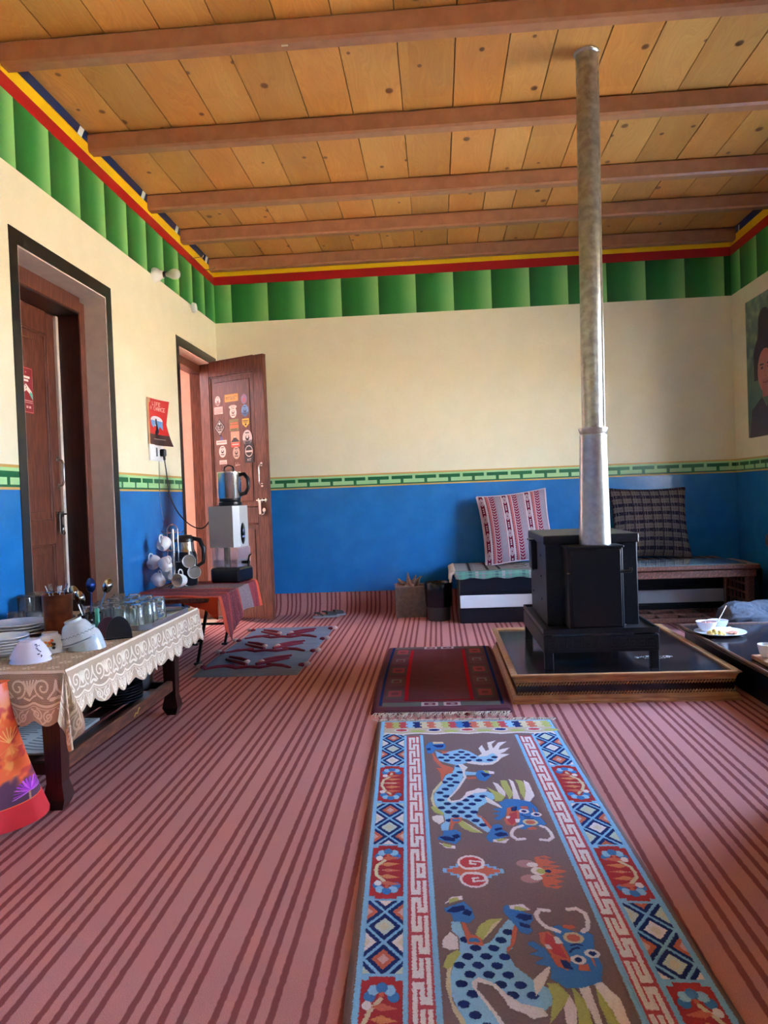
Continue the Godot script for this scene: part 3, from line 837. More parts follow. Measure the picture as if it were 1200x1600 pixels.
	fr = part("fringe", fringe(Vector2(0.03, 1.48), Vector2(0.65, 1.48), Vector2(0, 1), 130, 0.055), M.wool_cream, t); fr.set_meta("kind", "stuff")
	# grey-blue woven rug with knotted side tufts
	p = Pic.new(256, 640, C(140, 154, 176), Vector2(256, 640))
	for k in 240: p.rect(rng.randf() - 0.1, rng.randf(), rng.randf_range(0.3, 0.9), 0.003, [C(148, 162, 184), C(130, 144, 168), C(124, 138, 164), C(158, 168, 184)][k % 4])
	t = thing("woven_rug", "flat grey-blue woven rug with maroon braid figures beside the side tables", "rug", Vector3(0.44, 0, 0.78))
	fn = func(u: float, v: float): return Vector2(u * 0.625 + sin(v * 8.0) * 0.004, v * 1.62 + sin(u * 5.0) * 0.006)
	part("weave", pile(fn, 40, 80, 0.008, 1.0), wool(p.tex(), 0.9), t)
	var maroon := plain(C(116, 26, 46), 0.95); var tuft := plain(C(206, 176, 166), 0.95)
	for k in 3:
		var cz := 0.32 + k * 0.49
		var mb := MB.new()
		for sg in [-1.0, 1.0]:
			for ln in [[[0.03, 0.05], [0.1, 0.0], [0.2, -0.08]], [[0.05, -0.04], [0.12, -0.09], [0.2, -0.14]], [[0.1, 0.06], [0.2, 0.09], [0.26, 0.13]], [[0.0, 0.1], [0.07, 0.12], [0.14, 0.08]]]:
				var pts := []
				for q in ln: pts.append(Vector3(0.3 + sg * q[0], 0.013, cz + q[1] * 1.3))
				mb.tube(pts, [0.011, 0.013, 0.007], 7)
		part("braid", mb, maroon, t)
		for sg in [-1.0, 1.0]:
			mb = MB.new(); mb.ellipsoid(Vector3(0.3 + sg * 0.045, 0.016, cz - 0.01), Vector3(0.02, 0.01, 0.035), 12, 8)
			part("white_braid", mb, tuft, t)
	for k in 4:
		for e in 2:
			var x := -0.015 if e == 0 else 0.645
			var z := 0.12 + k * 0.42
			var mb := MB.new(); mb.ellipsoid(Vector3(x, 0.014, z), Vector3(0.022, 0.013, 0.03), 12, 8)
			part("tuft", mb, tuft, t)
			mb = MB.new(); mb.ellipsoid(Vector3(x + (0.03 if e == 0 else -0.03), 0.013, z + 0.02), Vector3(0.02, 0.011, 0.025), 12, 8)
			part("tuft", mb, maroon, t)

# ---------------------------------------------------------------- doors
func panelled_leaf(t: Node3D, w: float, h: float, m: Material):
	# leaf in its own plane: x 0..w, y 0..h, faces at z = +-0.02; two sunk panels on each face
	var st := 0.11; var mid := 0.86; var rail := 0.13
	var b := MB.new()
	b.box(Vector3(st / 2, h / 2, 0), Vector3(st, h, 0.04), 0.003); b.box(Vector3(w - st / 2, h / 2, 0), Vector3(st, h, 0.04), 0.003)
	for y in [0.08, mid, h - 0.06]: b.box(Vector3(w / 2, y, 0), Vector3(w - 2 * st, 0.16 if y < 0.1 else rail, 0.038), 0.002)
	part("leaf_frame", b, m, t)
	for r in [[0.16, mid - rail / 2], [mid + rail / 2, h - 0.06 - rail / 2]]:
		b = MB.new()
		b.box(Vector3(w / 2, (r[0] + r[1]) / 2, 0), Vector3(w - 2 * st, r[1] - r[0], 0.014))
		b.box(Vector3(w / 2, (r[0] + r[1]) / 2, 0), Vector3(w - 2 * st - 0.1, r[1] - r[0] - 0.1, 0.024), 0.006)
		part("panel", b, m, t)
		b = MB.new() # bead round the panel
		for e in [-1.0, 1.0]:
			b.box(Vector3(w / 2 + e * (w / 2 - st - 0.008), (r[0] + r[1]) / 2, 0), Vector3(0.016, r[1] - r[0], 0.032), 0.005)
			b.box(Vector3(w / 2, (r[0] + r[1]) / 2 + e * ((r[1] - r[0]) / 2 - 0.008), 0), Vector3(w - 2 * st - 0.03, 0.016, 0.032), 0.005)
		part("bead", b, m, t)
func pull_handle(t: Node3D, at: Vector3, l: float):
	var b := MB.new()
	b.tube([at + Vector3(0, l / 2, 0), at + Vector3(0, l / 2 - 0.01, 0.028), at + Vector3(0, l / 2 - 0.03, 0.036), at + Vector3(0, -l / 2 + 0.03, 0.036), at + Vector3(0, -l / 2 + 0.01, 0.028), at + Vector3(0, -l / 2, 0)], 0.006, 8)
	b.box(at + Vector3(0, l / 2, 0.002), Vector3(0.022, 0.03, 0.004), 0.001); b.box(at + Vector3(0, -l / 2, 0.002), Vector3(0.022, 0.03, 0.004), 0.001)
	part("handle", b, M.steel, t, Vector3.ZERO, "slim chrome pull handle")
func latch(t: Node3D, at: Vector3):
	var b := MB.new()
	b.tube([at + Vector3(-0.05, 0, 0.014), at + Vector3(0.06, 0, 0.014)], 0.007, 8)
	for x in [-0.03, 0.01, 0.045]: b.box(at + Vector3(x, 0, 0.008), Vector3(0.012, 0.034, 0.016), 0.002)
	b.box(at + Vector3(-0.012, -0.055, 0.02), Vector3(0.026, 0.12, 0.006), 0.002)
	b.lathe([Vector2(0.001, -0.004), Vector2(0.017, -0.004), Vector2(0.017, 0.006), Vector2(0.001, 0.006)], 16, Transform3D(Basis(Vector3.RIGHT, PI / 2), at + Vector3(0.026, -0.08, 0.008)))
	b.tube([at + Vector3(0.026, -0.08, 0.012), at + Vector3(0.03, -0.11, 0.02), at + Vector3(0.01, -0.118, 0.022)], 0.005, 6)
	part("latch", b, M.steel, t, Vector3.ZERO, "steel hasp and bolt with hanging lever")

func doors():
	# painted black borders round the two doorways
	var tr := struct("trim_1")
	var b := MB.new()
	b.box(Vector3(0.001, 1.12, 3.29), Vector3(0.004, 2.24, 0.07)); b.box(Vector3(0.001, 1.12, 2.262), Vector3(0.004, 2.24, 0.07)); b.box(Vector3(0.001, 2.27, 2.776), Vector3(0.004, 0.07, 1.1))
	part("painted_border", b, M.black_paint, tr)
	tr = struct("trim_2")
	b = MB.new()
	b.box(Vector3(0.001, 1.1, 1.05), Vector3(0.004, 2.2, 0.06)); b.box(Vector3(0.001, 1.1, 0.07), Vector3(0.004, 2.2, 0.06)); b.box(Vector3(0.001, 2.235, 0.56), Vector3(0.004, 0.07, 1.04))
	part("painted_border", b, M.black_paint, tr)
	# plastered reveals over the raw wall bands
	tr = struct("trim_3")
	b = MB.new()
	b.box(Vector3(-0.21, 1.12, 2.3), Vector3(0.42, 2.24, 0.008)); b.box(Vector3(-0.21, 1.12, 3.252), Vector3(0.42, 2.24, 0.008)); b.box(Vector3(-0.21, 2.232, 2.776), Vector3(0.42, 0.008, 0.95))
	part("reveal_plaster", b, M.reveal, tr)
	tr = struct("trim_4")
	b = MB.new()
	b.box(Vector3(-0.21, 1.1, 0.103), Vector3(0.42, 2.2, 0.008)); b.box(Vector3(-0.21, 1.1, 1.017), Vector3(0.42, 2.2, 0.008)); b.box(Vector3(-0.21, 2.197, 0.56), Vector3(0.42, 0.008, 0.91))
	part("reveal_plaster", b, M.peach, tr)
	# near door, shut, set deep in the wall
	var d := struct("door_1")
	b = MB.new()
	b.box(Vector3(-0.21, 1.1, 2.332), Vector3(0.15, 2.2, 0.06), 0.004); b.box(Vector3(-0.21, 1.1, 3.222), Vector3(0.15, 2.2, 0.06), 0.004); b.box(Vector3(-0.21, 2.175, 2.776), Vector3(0.15, 0.1, 0.84), 0.004)
	part("door_frame", b, M.wood_dark, d)
	b = MB.new()
	b.box(Vector3(-0.137, 1.1, 2.332), Vector3(0.012, 2.2, 0.064), 0.003); b.box(Vector3(-0.137, 1.1, 3.222), Vector3(0.012, 2.2, 0.064), 0.003); b.box(Vector3(-0.137, 2.18, 2.776), Vector3(0.012, 0.09, 0.84), 0.003)
	part("architrave", b, M.wood_red, d)
	b = MB.new(); b.box(Vector3(-0.272, 1.06, 2.376), Vector3(0.02, 2.12, 0.028), 0.003)  # pale grey strip along the leaf edge beside the frame
	part("grey_strip", b, M.reveal, d)
	var lf := Node3D.new(); lf.name = "leaf"; d.add_child(lf)
	lf.position = Vector3(-0.3, 0.01, 3.19); lf.rotation.y = PI / 2   # local x runs to -z, local z to +x
	panelled_leaf(lf, 0.825, 2.11, M.wood_red)
	pull_handle(lf, Vector3(0.775, 1.2, 0.02), 0.16)
	latch(lf, Vector3(0.76, 0.96, 0.02))
	# notice on the near door: praying hands, lines of small print
	var p := Pic.new(128, 256, C(146, 34, 44), Vector2(128, 256))
	for e in [[0.03, 0.02, 0.94, 0.012], [0.03, 0.968, 0.94, 0.012], [0.03, 0.02, 0.02, 0.96], [0.95, 0.02, 0.02, 0.96]]: p.rect(e[0], e[1], e[2], e[3], C(220, 130, 110))
	p.rect(0.46, 0.1, 0.08, 0.03, C(220, 150, 140)); p.rect(0.22, 0.2, 0.56, 0.045, C(240, 225, 215)); p.rect(0.33, 0.27, 0.34, 0.045, C(240, 225, 215))
	p.poly([Vector2(0.48, 0.36), Vector2(0.9, 0.52), Vector2(0.96, 0.62), Vector2(0.7, 0.56), Vector2(0.5, 0.5), Vector2(0.3, 0.57), Vector2(0.05, 0.66), Vector2(0.1, 0.53)], C(232, 212, 200))
	p.poly([Vector2(0.78, 0.52), Vector2(0.95, 0.56), Vector2(0.95, 0.7), Vector2(0.72, 0.58)], C(84, 178, 152))
	for q in [[0.45, 0.41], [0.52, 0.44], [0.48, 0.47]]: p.disc(Vector2(q[0], q[1]), 0.03, 0.012, C(60, 20, 24))
	for q in [0.72, 0.76]: p.rect(0.08, q, 0.84, 0.018, C(226, 170, 160))
	for q in [0.2, 0.45, 0.65]: p.rect(q, 0.84, 0.14, 0.05, C(232, 190, 180))
	b = MB.new(); b.box(Vector3.ZERO, Vector3(0.14, 0.25, 0.001))
	b.map_uv(func(q: Vector3): return Vector2(q.x / 0.14 + 0.5, 0.5 - q.y / 0.25))
	part("notice", b, printed(p.tex(), 0.5), lf, Vector3(0.485, 1.64, 0.0135), "dark red notice with a drawing of folded hands")
	# far door, standing open into the room
	d = struct("door_2")
	b = MB.new()
	b.box(Vector3(-0.15, 1.09, 0.14), Vector3(0.1, 2.18, 0.07), 0.004); b.box(Vector3(-0.15, 1.09, 0.98), Vector3(0.1, 2.18, 0.07), 0.004); b.box(Vector3(-0.15, 2.16, 0.56), Vector3(0.1, 0.07, 0.77), 0.004)
	part("door_frame", b, M.wood_red, d)
	lf = Node3D.new(); lf.name = "leaf"; d.add_child(lf)
	var hz := Vector3(-0.095, 0.03, 0.18); var fe := Vector3(0.54, 0.03, 0.53)
	var dr := (fe - hz)
	lf.position = hz; lf.rotation.y = atan2(-dr.z, dr.x)
	var lw := dr.length()
	panelled_leaf(lf, lw, 2.17, M.wood_red)
	pull_handle(lf, Vector3(lw - 0.055, 1.19, 0.02), 0.17)
	latch(lf, Vector3(lw - 0.06, 0.98, 0.02))
	# stickers: [kind, x, y, w, h, colour, ink]
	var wt := C(232, 214, 204)
	var bk := C(34, 28, 30)
	var S := [["o", 0.2, 1.865, 0.062, 0.085, wt, C(120, 70, 66)], ["text", 0.358, 1.878, 0.15, 0.062, C(232, 168, 62), bk], ["o", 0.5, 1.855, 0.066, 0.082, C(150, 128, 160), C(216, 84, 62)],
		["box", 0.205, 1.785, 0.1, 0.062, C(238, 196, 188), C(220, 150, 140)], ["o", 0.37, 1.8, 0.09, 0.034, wt, C(150, 110, 100)], ["o", 0.372, 1.755, 0.078, 0.095, wt, C(110, 70, 60)], ["o", 0.505, 1.758, 0.08, 0.1, C(104, 160, 206), C(44, 70, 110)],
		["dia", 0.21, 1.64, 0.13, 0.145, bk, wt], ["box", 0.378, 1.65, 0.108, 0.098, C(126, 116, 62), C(232, 108, 62)], ["shield", 0.508, 1.655, 0.075, 0.075, C(238, 196, 52), bk],
		["tri", 0.225, 1.535, 0.12, 0.08, C(90, 84, 140), wt], ["peak", 0.384, 1.53, 0.098, 0.13, C(206, 160, 128), bk], ["o", 0.52, 1.53, 0.105, 0.135, wt, bk],
		["o", 0.232, 1.435, 0.08, 0.1, wt, bk], ["o", 0.39, 1.415, 0.08, 0.105, C(196, 172, 156), bk], ["badge", 0.532, 1.405, 0.1, 0.16, bk, wt],
		["box", 0.235, 1.345, 0.084, 0.034, wt, C(206, 140, 130)], ["line", 0.4, 1.315, 0.06, 0.04, wt, wt], ["om", 0.235, 1.245, 0.066, 0.1, wt, wt], ["om", 0.402, 1.205, 0.06, 0.1, wt, wt]]
	for k in S.size():
		var a: Array = S[k]
		var q := Pic.new(96, 96, Color(a[5].r, a[5].g, a[5].b, 1.0), Vector2(96, 96))
		var ink: Color = a[6]
		match a[0]:
			"o":
				if k % 3 == 0: q.rect(0, 0.62, 1, 0.38, a[5].lerp(ink, 0.5 if k != 2 else 1.0))
				q.disc(Vector2(0.5, 0.48), 0.22, 0.18, ink, 7); q.disc(Vector2(0.5, 0.42), 0.12, 0.1, a[5]); q.rect(0.25, 0.72, 0.5, 0.07, ink); q.rect(0.3, 0.15, 0.4, 0.06, ink)
			"text":
				q.rect(0.04, 0.08, 0.92, 0.84, C(210, 132, 44)); q.rect(0.06, 0.14, 0.88, 0.72, a[5]); write(q, "MOTOLUCT", 0.08, 0.28, 0.0175, 0.065, ink)
			"box":
				q.rect(0.1, 0.3, 0.8, 0.12, ink); q.rect(0.05, 0.5, 0.9, 0.3, ink.lerp(a[5], 0.3)); q.rect(0.15, 0.86, 0.6, 0.06, bk)
			"dia":
				q.disc(Vector2(0.5, 0.5), 0.4, 0.42, ink, 4); q.disc(Vector2(0.5, 0.5), 0.36, 0.38, a[5], 4); write(q, "OLO", 0.28, 0.42, 0.026, 0.032, ink); q.rect(0.36, 0.72, 0.28, 0.06, ink); q.disc(Vector2(0.5, 0.28), 0.08, 0.07, ink)
			"shield":
				q.rect(0.1, 0.2, 0.8, 0.08, ink); q.rect(0.2, 0.38, 0.6, 0.06, ink); q.disc(Vector2(0.5, 0.65), 0.12, 0.12, ink)
			"tri":
				q.rect(0, 0.55, 1, 0.45, ink); q.rect(0.08, 0.7, 0.84, 0.1, C(170, 120, 110))
			"peak":
				q.poly([Vector2(0, 0.68), Vector2(0.45, 0.3), Vector2(1, 0.68)], ink); q.poly([Vector2(0.33, 0.4), Vector2(0.45, 0.3), Vector2(0.6, 0.4)], wt); q.rect(0, 0.72, 1, 0.28, C(214, 84, 70)); q.rect(0.1, 0.8, 0.8, 0.08, wt)
			"badge":
				q.disc(Vector2(0.5, 0.4), 0.42, 0.3, ink); q.disc(Vector2(0.5, 0.4), 0.36, 0.25, a[5]); q.rect(0.12, 0.36, 0.76, 0.1, ink); write(q, "NT", 0.3, 0.78, 0.04, 0.02, ink)
		b = MB.new()
		var hw: float = a[3] / 2; var hh: float = a[4] / 2
		var pl := PackedVector2Array()
		match a[0]:
			"o":
				for i in 20: pl.append(Vector2(cos(TAU * i / 20) * hw, sin(TAU * i / 20) * hh))
			"dia": pl = PackedVector2Array([Vector2(-hw, 0), Vector2(0, -hh), Vector2(hw, 0), Vector2(0, hh)])
			"shield": pl = PackedVector2Array([Vector2(-hw, hh), Vector2(-hw, -hh * 0.2), Vector2(0, -hh), Vector2(hw, -hh * 0.2), Vector2(hw, hh)])
			"tri": pl = PackedVector2Array([Vector2(-hw, -hh), Vector2(hw, -hh), Vector2(hw, -hh * 0.1), Vector2(hw * 0.4, -hh * 0.1), Vector2(0, hh), Vector2(-hw * 0.4, -hh * 0.1), Vector2(-hw, -hh * 0.1)])
			"line", "om":
				pass
			_: pl = PackedVector2Array([Vector2(-hw, -hh), Vector2(hw, -hh), Vector2(hw, hh), Vector2(-hw, hh)])
		if pl.size() > 0:
			b.prism(pl, 0.0, 0.001)
			b.map_uv(func(w: Vector3): return Vector2(w.x / (2 * hw) + 0.5, 0.5 - w.y / (2 * hh)))
			part("sticker", b, printed(q.tex(), 0.45), lf, Vector3(a[1], a[2] - 0.03, 0.0122))
		else: # line drawings in white
			var ln := []
			if a[0] == "line": ln = [[[-1, -0.4], [1, 0.0]], [[-0.8, 1], [-0.8, 0], [-0.2, 0.1]], [[0.1, 0.9], [0.1, 0.1]]]
			else: ln = [[[0, 1], [0.3, 0.6], [0, 0.35], [-0.3, 0.6], [0, 1]], [[-0.5, 0.3], [0.5, 0.2], [0.1, -0.1], [-0.4, 0.0]], [[-1, -0.5], [-0.5, -0.9], [0.5, -0.9], [1, -0.5], [0.2, -0.3], [-0.6, -0.35], [-1, -0.5]]]
			for l in ln:
				var pts := []
				for w in l: pts.append(Vector3(w[0] * hw, w[1] * hh, 0.0))
				b.tube(pts, 0.0016, 4)
			part("sticker", b, plain(wt, 0.5), lf, Vector3(a[1], a[2] - 0.03, 0.0125))

# ---------------------------------------------------------------- things on the left wall
func wall_bits():
	var t := thing("bulb_holder", "white ceramic lamp holder with clear bulb above the poster wall", "lamp", Vector3(0, 2.595, 1.485))
	var X := Transform3D(Basis(Vector3(0, 0, 1), -PI / 2), Vector3.ZERO) # lathe axis along +x
	var b := MB.new()
	b.lathe([Vector2(0.0, 0.0), Vector2(0.05, 0.0), Vector2(0.052, 0.012), Vector2(0.044, 0.035), Vector2(0.03, 0.05), Vector2(0.026, 0.07), Vector2(0.0, 0.07)], 24, X)
	part("holder", b, M.white_enamel, t)
	b = MB.new(); b.lathe([Vector2(0.0, 0.068), Vector2(0.021, 0.068), Vector2(0.021, 0.088), Vector2(0.0, 0.088)], 20, X)
	part("collar", b, plain(C(40, 36, 34), 0.4), t)
	b = MB.new(); b.lathe([Vector2(0.014, 0.086), Vector2(0.018, 0.1), Vector2(0.034, 0.13), Vector2(0.038, 0.15), Vector2(0.033, 0.172), Vector2(0.018, 0.186), Vector2(0.0, 0.19)], 24, X)
	part("bulb", b, glass(C(225, 225, 215), 0.45, 0.12), t)
	b = MB.new(); b.lathe([Vector2(0.0, 0.0), Vector2(0.04, 0.0), Vector2(0.042, 0.01), Vector2(0.034, 0.028), Vector2(0.0, 0.032)], 22, X)
	one("ceiling_rose", b, M.white_enamel, "small round white cable cap high on the wall over the open door", "cable cap", Vector3(0, 2.575, 0.635))
	for k in 2:
		b = MB.new(); b.tube([Vector3(0, 0, 0), Vector3(0.1, 0.004, 0), Vector3(0.105, 0.02, 0)], 0.004, 6)
		one("wall_hook", b, M.steel, "thin metal hook pin stuck in the red and yellow stripe", "hook", Vector3(-0.005, 2.975, 0.62 - k * 0.32), 0.0, "hook pins in the painted stripe")
	# white lozenges painted on the navy stripe beside each beam
	for z in [3.4, 2.53, 1.62, 0.95, 0.2]:
		b = MB.new()
		b.prism(PackedVector2Array([Vector2(-0.045, -0.03), Vector2(0.005, -0.03), Vector2(0.045, 0.03), Vector2(-0.005, 0.03)]), 0.0, 0.002, Transform3D(Basis(Vector3.UP, PI / 2), Vector3.ZERO))
		part("white_lozenge", b, plain(C(226, 232, 222), 0.5), get_node("wall_left"), Vector3(0.0, 3.093, z))
	b = MB.new()
	b.prism(PackedVector2Array([Vector2(-0.014, -0.024), Vector2(0.008, -0.024), Vector2(0.014, 0.024), Vector2(-0.008, 0.024)]), 0.0, 0.002, Transform3D(Basis(Vector3.UP, -PI / 2), Vector3.ZERO))
	part("white_lozenge", b, plain(C(226, 232, 222), 0.5), get_node("wall_right"), Vector3(W, 3.09, 0.2))
	# red poster, curling off the wall
	var p := Pic.new(192, 256, C(206, 40, 40), Vector2(192, 256))
	p.rect(0, 0, 0.2, 1, C(196, 150, 110))
	p.rect(0.2, 0.76, 0.8, 0.24, C(66, 40, 38))
	p.rect(0.1, 0.76, 0.12, 0.24, C(66, 40, 38))
	p.rect(0.12, 0.1, 0.1, 0.66, C(206, 40, 40))
	write(p, "LIFE", 0.3, 0.06, 0.0165, 0.0115, C(240, 215, 205)); write(p, "A CHANCE", 0.2, 0.16, 0.0145, 0.0125, C(240, 215, 205))
	p.disc(Vector2(0.5, 0.47), 0.32, 0.11, C(232, 222, 226)); p.poly([Vector2(0.18, 0.46), Vector2(0.82, 0.46), Vector2(0.78, 0.66), Vector2(0.66, 0.58), Vector2(0.56, 0.66), Vector2(0.46, 0.54), Vector2(0.32, 0.62), Vector2(0.22, 0.56)], C(110, 160, 206))
	p.poly([Vector2(0.44, 0.42), Vector2(0.52, 0.42), Vector2(0.58, 0.7), Vector2(0.5, 0.76), Vector2(0.4, 0.76), Vector2(0.46, 0.6)], C(46, 34, 52))
	p.poly([Vector2(0.4, 0.68), Vector2(0.52, 0.68), Vector2(0.5, 0.77), Vector2(0.38, 0.77)], C(46, 28, 32))
	p.rect(0.3, 0.86, 0.5, 0.012, C(190, 170, 160))
	b = MB.new()
	b.grid(16, 16, func(u: float, v: float):
		var curl: float = 0.004 + 0.045 * pow(u, 2.2) * (0.5 + 0.6 * absf(v - 0.5) * 2.0) + 0.02 * pow(v, 4.0) * u
		return Vector3(curl, 1.725 - v * 0.315 - u * 0.004, 1.727 - u * 0.29), 0.0006)
	one("poster", b, printed(p.tex(), 0.45), "red poster with white lettering curling off the cream wall above the socket", "poster")
	# socket plate with switch
	t = thing("wall_socket", "white switch and socket plate under the red poster", "socket", Vector3(0, 1.357, 1.6))
	b = MB.new(); b.box(Vector3(0.008, 0, 0.0), Vector3(0.016, 0.11, 0.25), 0.004)
	part("plate", b, M.white_enamel, t)
	b = MB.new(); b.box(Vector3(0.018, 0.005, 0.02), Vector3(0.008, 0.06, 0.016), 0.002)
	part("switch", b, plain(C(40, 38, 38), 0.4), t)
	# plug and flex running to the kettle
	t = thing("power_cable", "black plug and flex sagging from the wall socket to the steel kettle", "cable")
	var blk := plain(C(22, 22, 24), 0.5)
	b = MB.new(); b.box(Vector3(0.035, 1.36, 1.545), Vector3(0.036, 0.05, 0.034), 0.006); b.tube([Vector3(0.04, 1.34, 1.545), Vector3(0.042, 1.31, 1.545)], 0.009, 8)
	part("plug", b, blk, t)
	b = MB.new()
	var cv := Curve3D.new()
	for q in [[0.042, 1.31, 1.545], [0.05, 1.22, 1.54], [0.055, 1.12, 1.53], [0.075, 1.02, 1.52], [0.12, 0.93, 1.51], [0.19, 0.855, 1.5], [0.262, 0.828, 1.5], [0.31, 0.86, 1.5], [0.35, 0.935, 1.5], [0.39, 0.985, 1.495], [0.42, 0.99, 1.47]]: cv.add_point(Vector3(q[0], q[1], q[2]))
	var pts := []
	for i in cv.point_count:
		var pr: Vector3 = cv.get_point_position(max(i - 1, 0)); var nx: Vector3 = cv.get_point_position(min(i + 1, cv.point_count - 1))
		cv.set_point_out(i, (nx - pr) / 6); cv.set_point_in(i, (pr - nx) / 6)
	for i in 61: pts.append(cv.sample_baked(cv.get_baked_length() * i / 60.0, true))
	b.tube(pts, 0.0042, 8)
	part("flex", b, blk, t)
	# thin white lead hanging from the socket
	b = MB.new(); b.tube([Vector3(0.012, 1.305, 1.57), Vector3(0.008, 1.15, 1.575), Vector3(0.008, 1.0, 1.56), Vector3(0.01, 0.9, 1.53)], 0.002, 6)
	one("thin_lead", b, plain(C(96, 120, 140), 0.6), "thin grey lead hanging down the wall below the socket", "cable")
	b = MB.new(); b.box(Vector3.ZERO, Vector3(0.03, 0.001, 0.012))
	one("paper_tag", b, plain(C(226, 216, 190), 0.8), "tiny white paper tag stuck under a ceiling beam", "tag", Vector3(1.3, 3.0205, 3.3))

const ORD := ["topmost", "second from the top", "third from the top", "fourth from the top", "fifth from the top", "lowest"]
const MUGS := ["the topmost one", "its base turned out to the blue wall side", "hanging between the two tiers over the pole", "upper one with its open mouth showing by the door", "lower one with its base turned out", "lower one with its open mouth showing", "half hidden behind the lower open mug", "half hidden behind the lower base-out mug"]
# ---------------------------------------------------------------- side tables on the left
func spiral(p: Pic, c: Vector2, r: float, turns: float, dir: float, w: float, col: Color, a0 := 0.0):
	var pts := []
	for i in 22:
		var t := i / 21.0
		var a := a0 + dir * t * TAU * turns
		pts.append(c + Vector2(cos(a), sin(a)) * r * (1.0 - t * 0.82))
	p.line(pts, w, col)
func lace_textures():
	var base := C(208, 180, 150); var thread := C(246, 230, 206)
	# hanging edge: one repeat is 0.34 m wide (u) and 0.16 m deep (v)
	var p := Pic.new(1024, 512, base, Vector2(1024 / 0.34, 512 / 0.16))
	for y in range(0, 330, 16):
		for x in range(0, 1024, 16): p.im.fill_rect(Rect2i(x + (8 if (y / 16) % 2 else 0), y, 8, 8), Color(base.r, base.g, base.b, 0.0))
	for y in range(350, 500, 14):
		for x in range(0, 1024, 14): p.im.fill_rect(Rect2i(x, y, 4, 4), Color(base.r, base.g, base.b, 0.0))
	p.rect(0, 0, 0.34, 0.008, thread); p.rect(0, 0.1, 0.34, 0.007, thread); p.rect(0, 0.112, 0.34, 0.002, thread)
	for k in 2:
		var x := 0.085 + k * 0.17
		for sg in [-1.0, 1.0]:
			spiral(p, Vector2(x + sg * 0.042, 0.05), 0.03, 1.4, sg, 0.006, thread, PI / 2)
			p.line([Vector2(x + sg * 0.06, 0.08), Vector2(x + sg * 0.08, 0.06), Vector2(x + sg * 0.085, 0.03)], 0.007, thread)
			p.disc(Vector2(x + sg * 0.075, 0.085), 0.012, 0.006, thread)
		for q in 5: p.line([Vector2(x, 0.075), Vector2(x + (q - 2) * 0.011, 0.03)], 0.006, thread)
		p.line([Vector2(x - 0.02, 0.078), Vector2(x, 0.09), Vector2(x + 0.02, 0.078)], 0.006, thread)
	for k in 4:
		var x := 0.0425 + k * 0.085
		for sg in [-1.0, 1.0]: spiral(p, Vector2(x + sg * 0.018, 0.134), 0.017, 1.5, -sg, 0.005, thread, -PI / 2)
		p.line([Vector2(x - 0.036, 0.12), Vector2(x, 0.156), Vector2(x + 0.036, 0.12)], 0.005, thread)
	M.lace_edge = printed(p.tex(), 0.9)
	# top: rope mesh
	p = Pic.new(512, 512, base, Vector2(512, 512))
	for i in 16:
		for j in 16:
			var c := Vector2((i + 0.5 + (0.5 if j % 2 else 0.0)) / 16.0, (j + 0.5) / 16.0)
			p.disc(c, 0.02, 0.016, Color(base.r, base.g, base.b, 0.0), 8)
	for i in 3:
		for j in 3:
			for q in 6: p.disc(Vector2((i + 0.5) / 3, (j + 0.5) / 3) + Vector2(0.06, 0).rotated(q * TAU / 6), 0.035, 0.016, thread, 12, q * TAU / 6)
	M.lace_top = printed(p.tex(), 0.9)
	for m in [M.lace_edge, M.lace_top]:
		m.transparency = BaseMaterial3D.TRANSPARENCY_ALPHA_SCISSOR; m.alpha_scissor_threshold = 0.5
		m.metallic_specular = 0.2

func tapered_leg(h: float, w: float) -> MB:
	var b := MB.new()
	# square leg with a swelling club foot
	var pr := [[0.0, 0.36], [0.03, 0.46], [0.08, 0.62], [0.13, 0.56], [0.2, 0.44], [0.3, 0.46], [1.0, 0.56]]
	for i in pr.size() - 1:
		var y0: float = pr[i][0] * h; var y1: float = pr[i + 1][0] * h
		var r0: float = pr[i][1] * w; var r1: float = pr[i + 1][1] * w
		for k in 4:
			var a := Vector2(1, 1).rotated(k * PI / 2) * 1.0; var c := Vector2(1, 1).rotated((k + 1) * PI / 2)
			b.quad(Vector3(c.x * r0, y0, c.y * r0), Vector3(a.x * r0, y0, a.y * r0), Vector3(a.x * r1, y1, a.y * r1), Vector3(c.x * r1, y1, c.y * r1))
	b.box(Vector3(0, 0.004, 0), Vector3(w * 0.7, 0.008, w * 0.7)); b.box(Vector3(0, h - 0.003, 0), Vector3(w * 1.1, 0.006, w * 1.1))
	return b

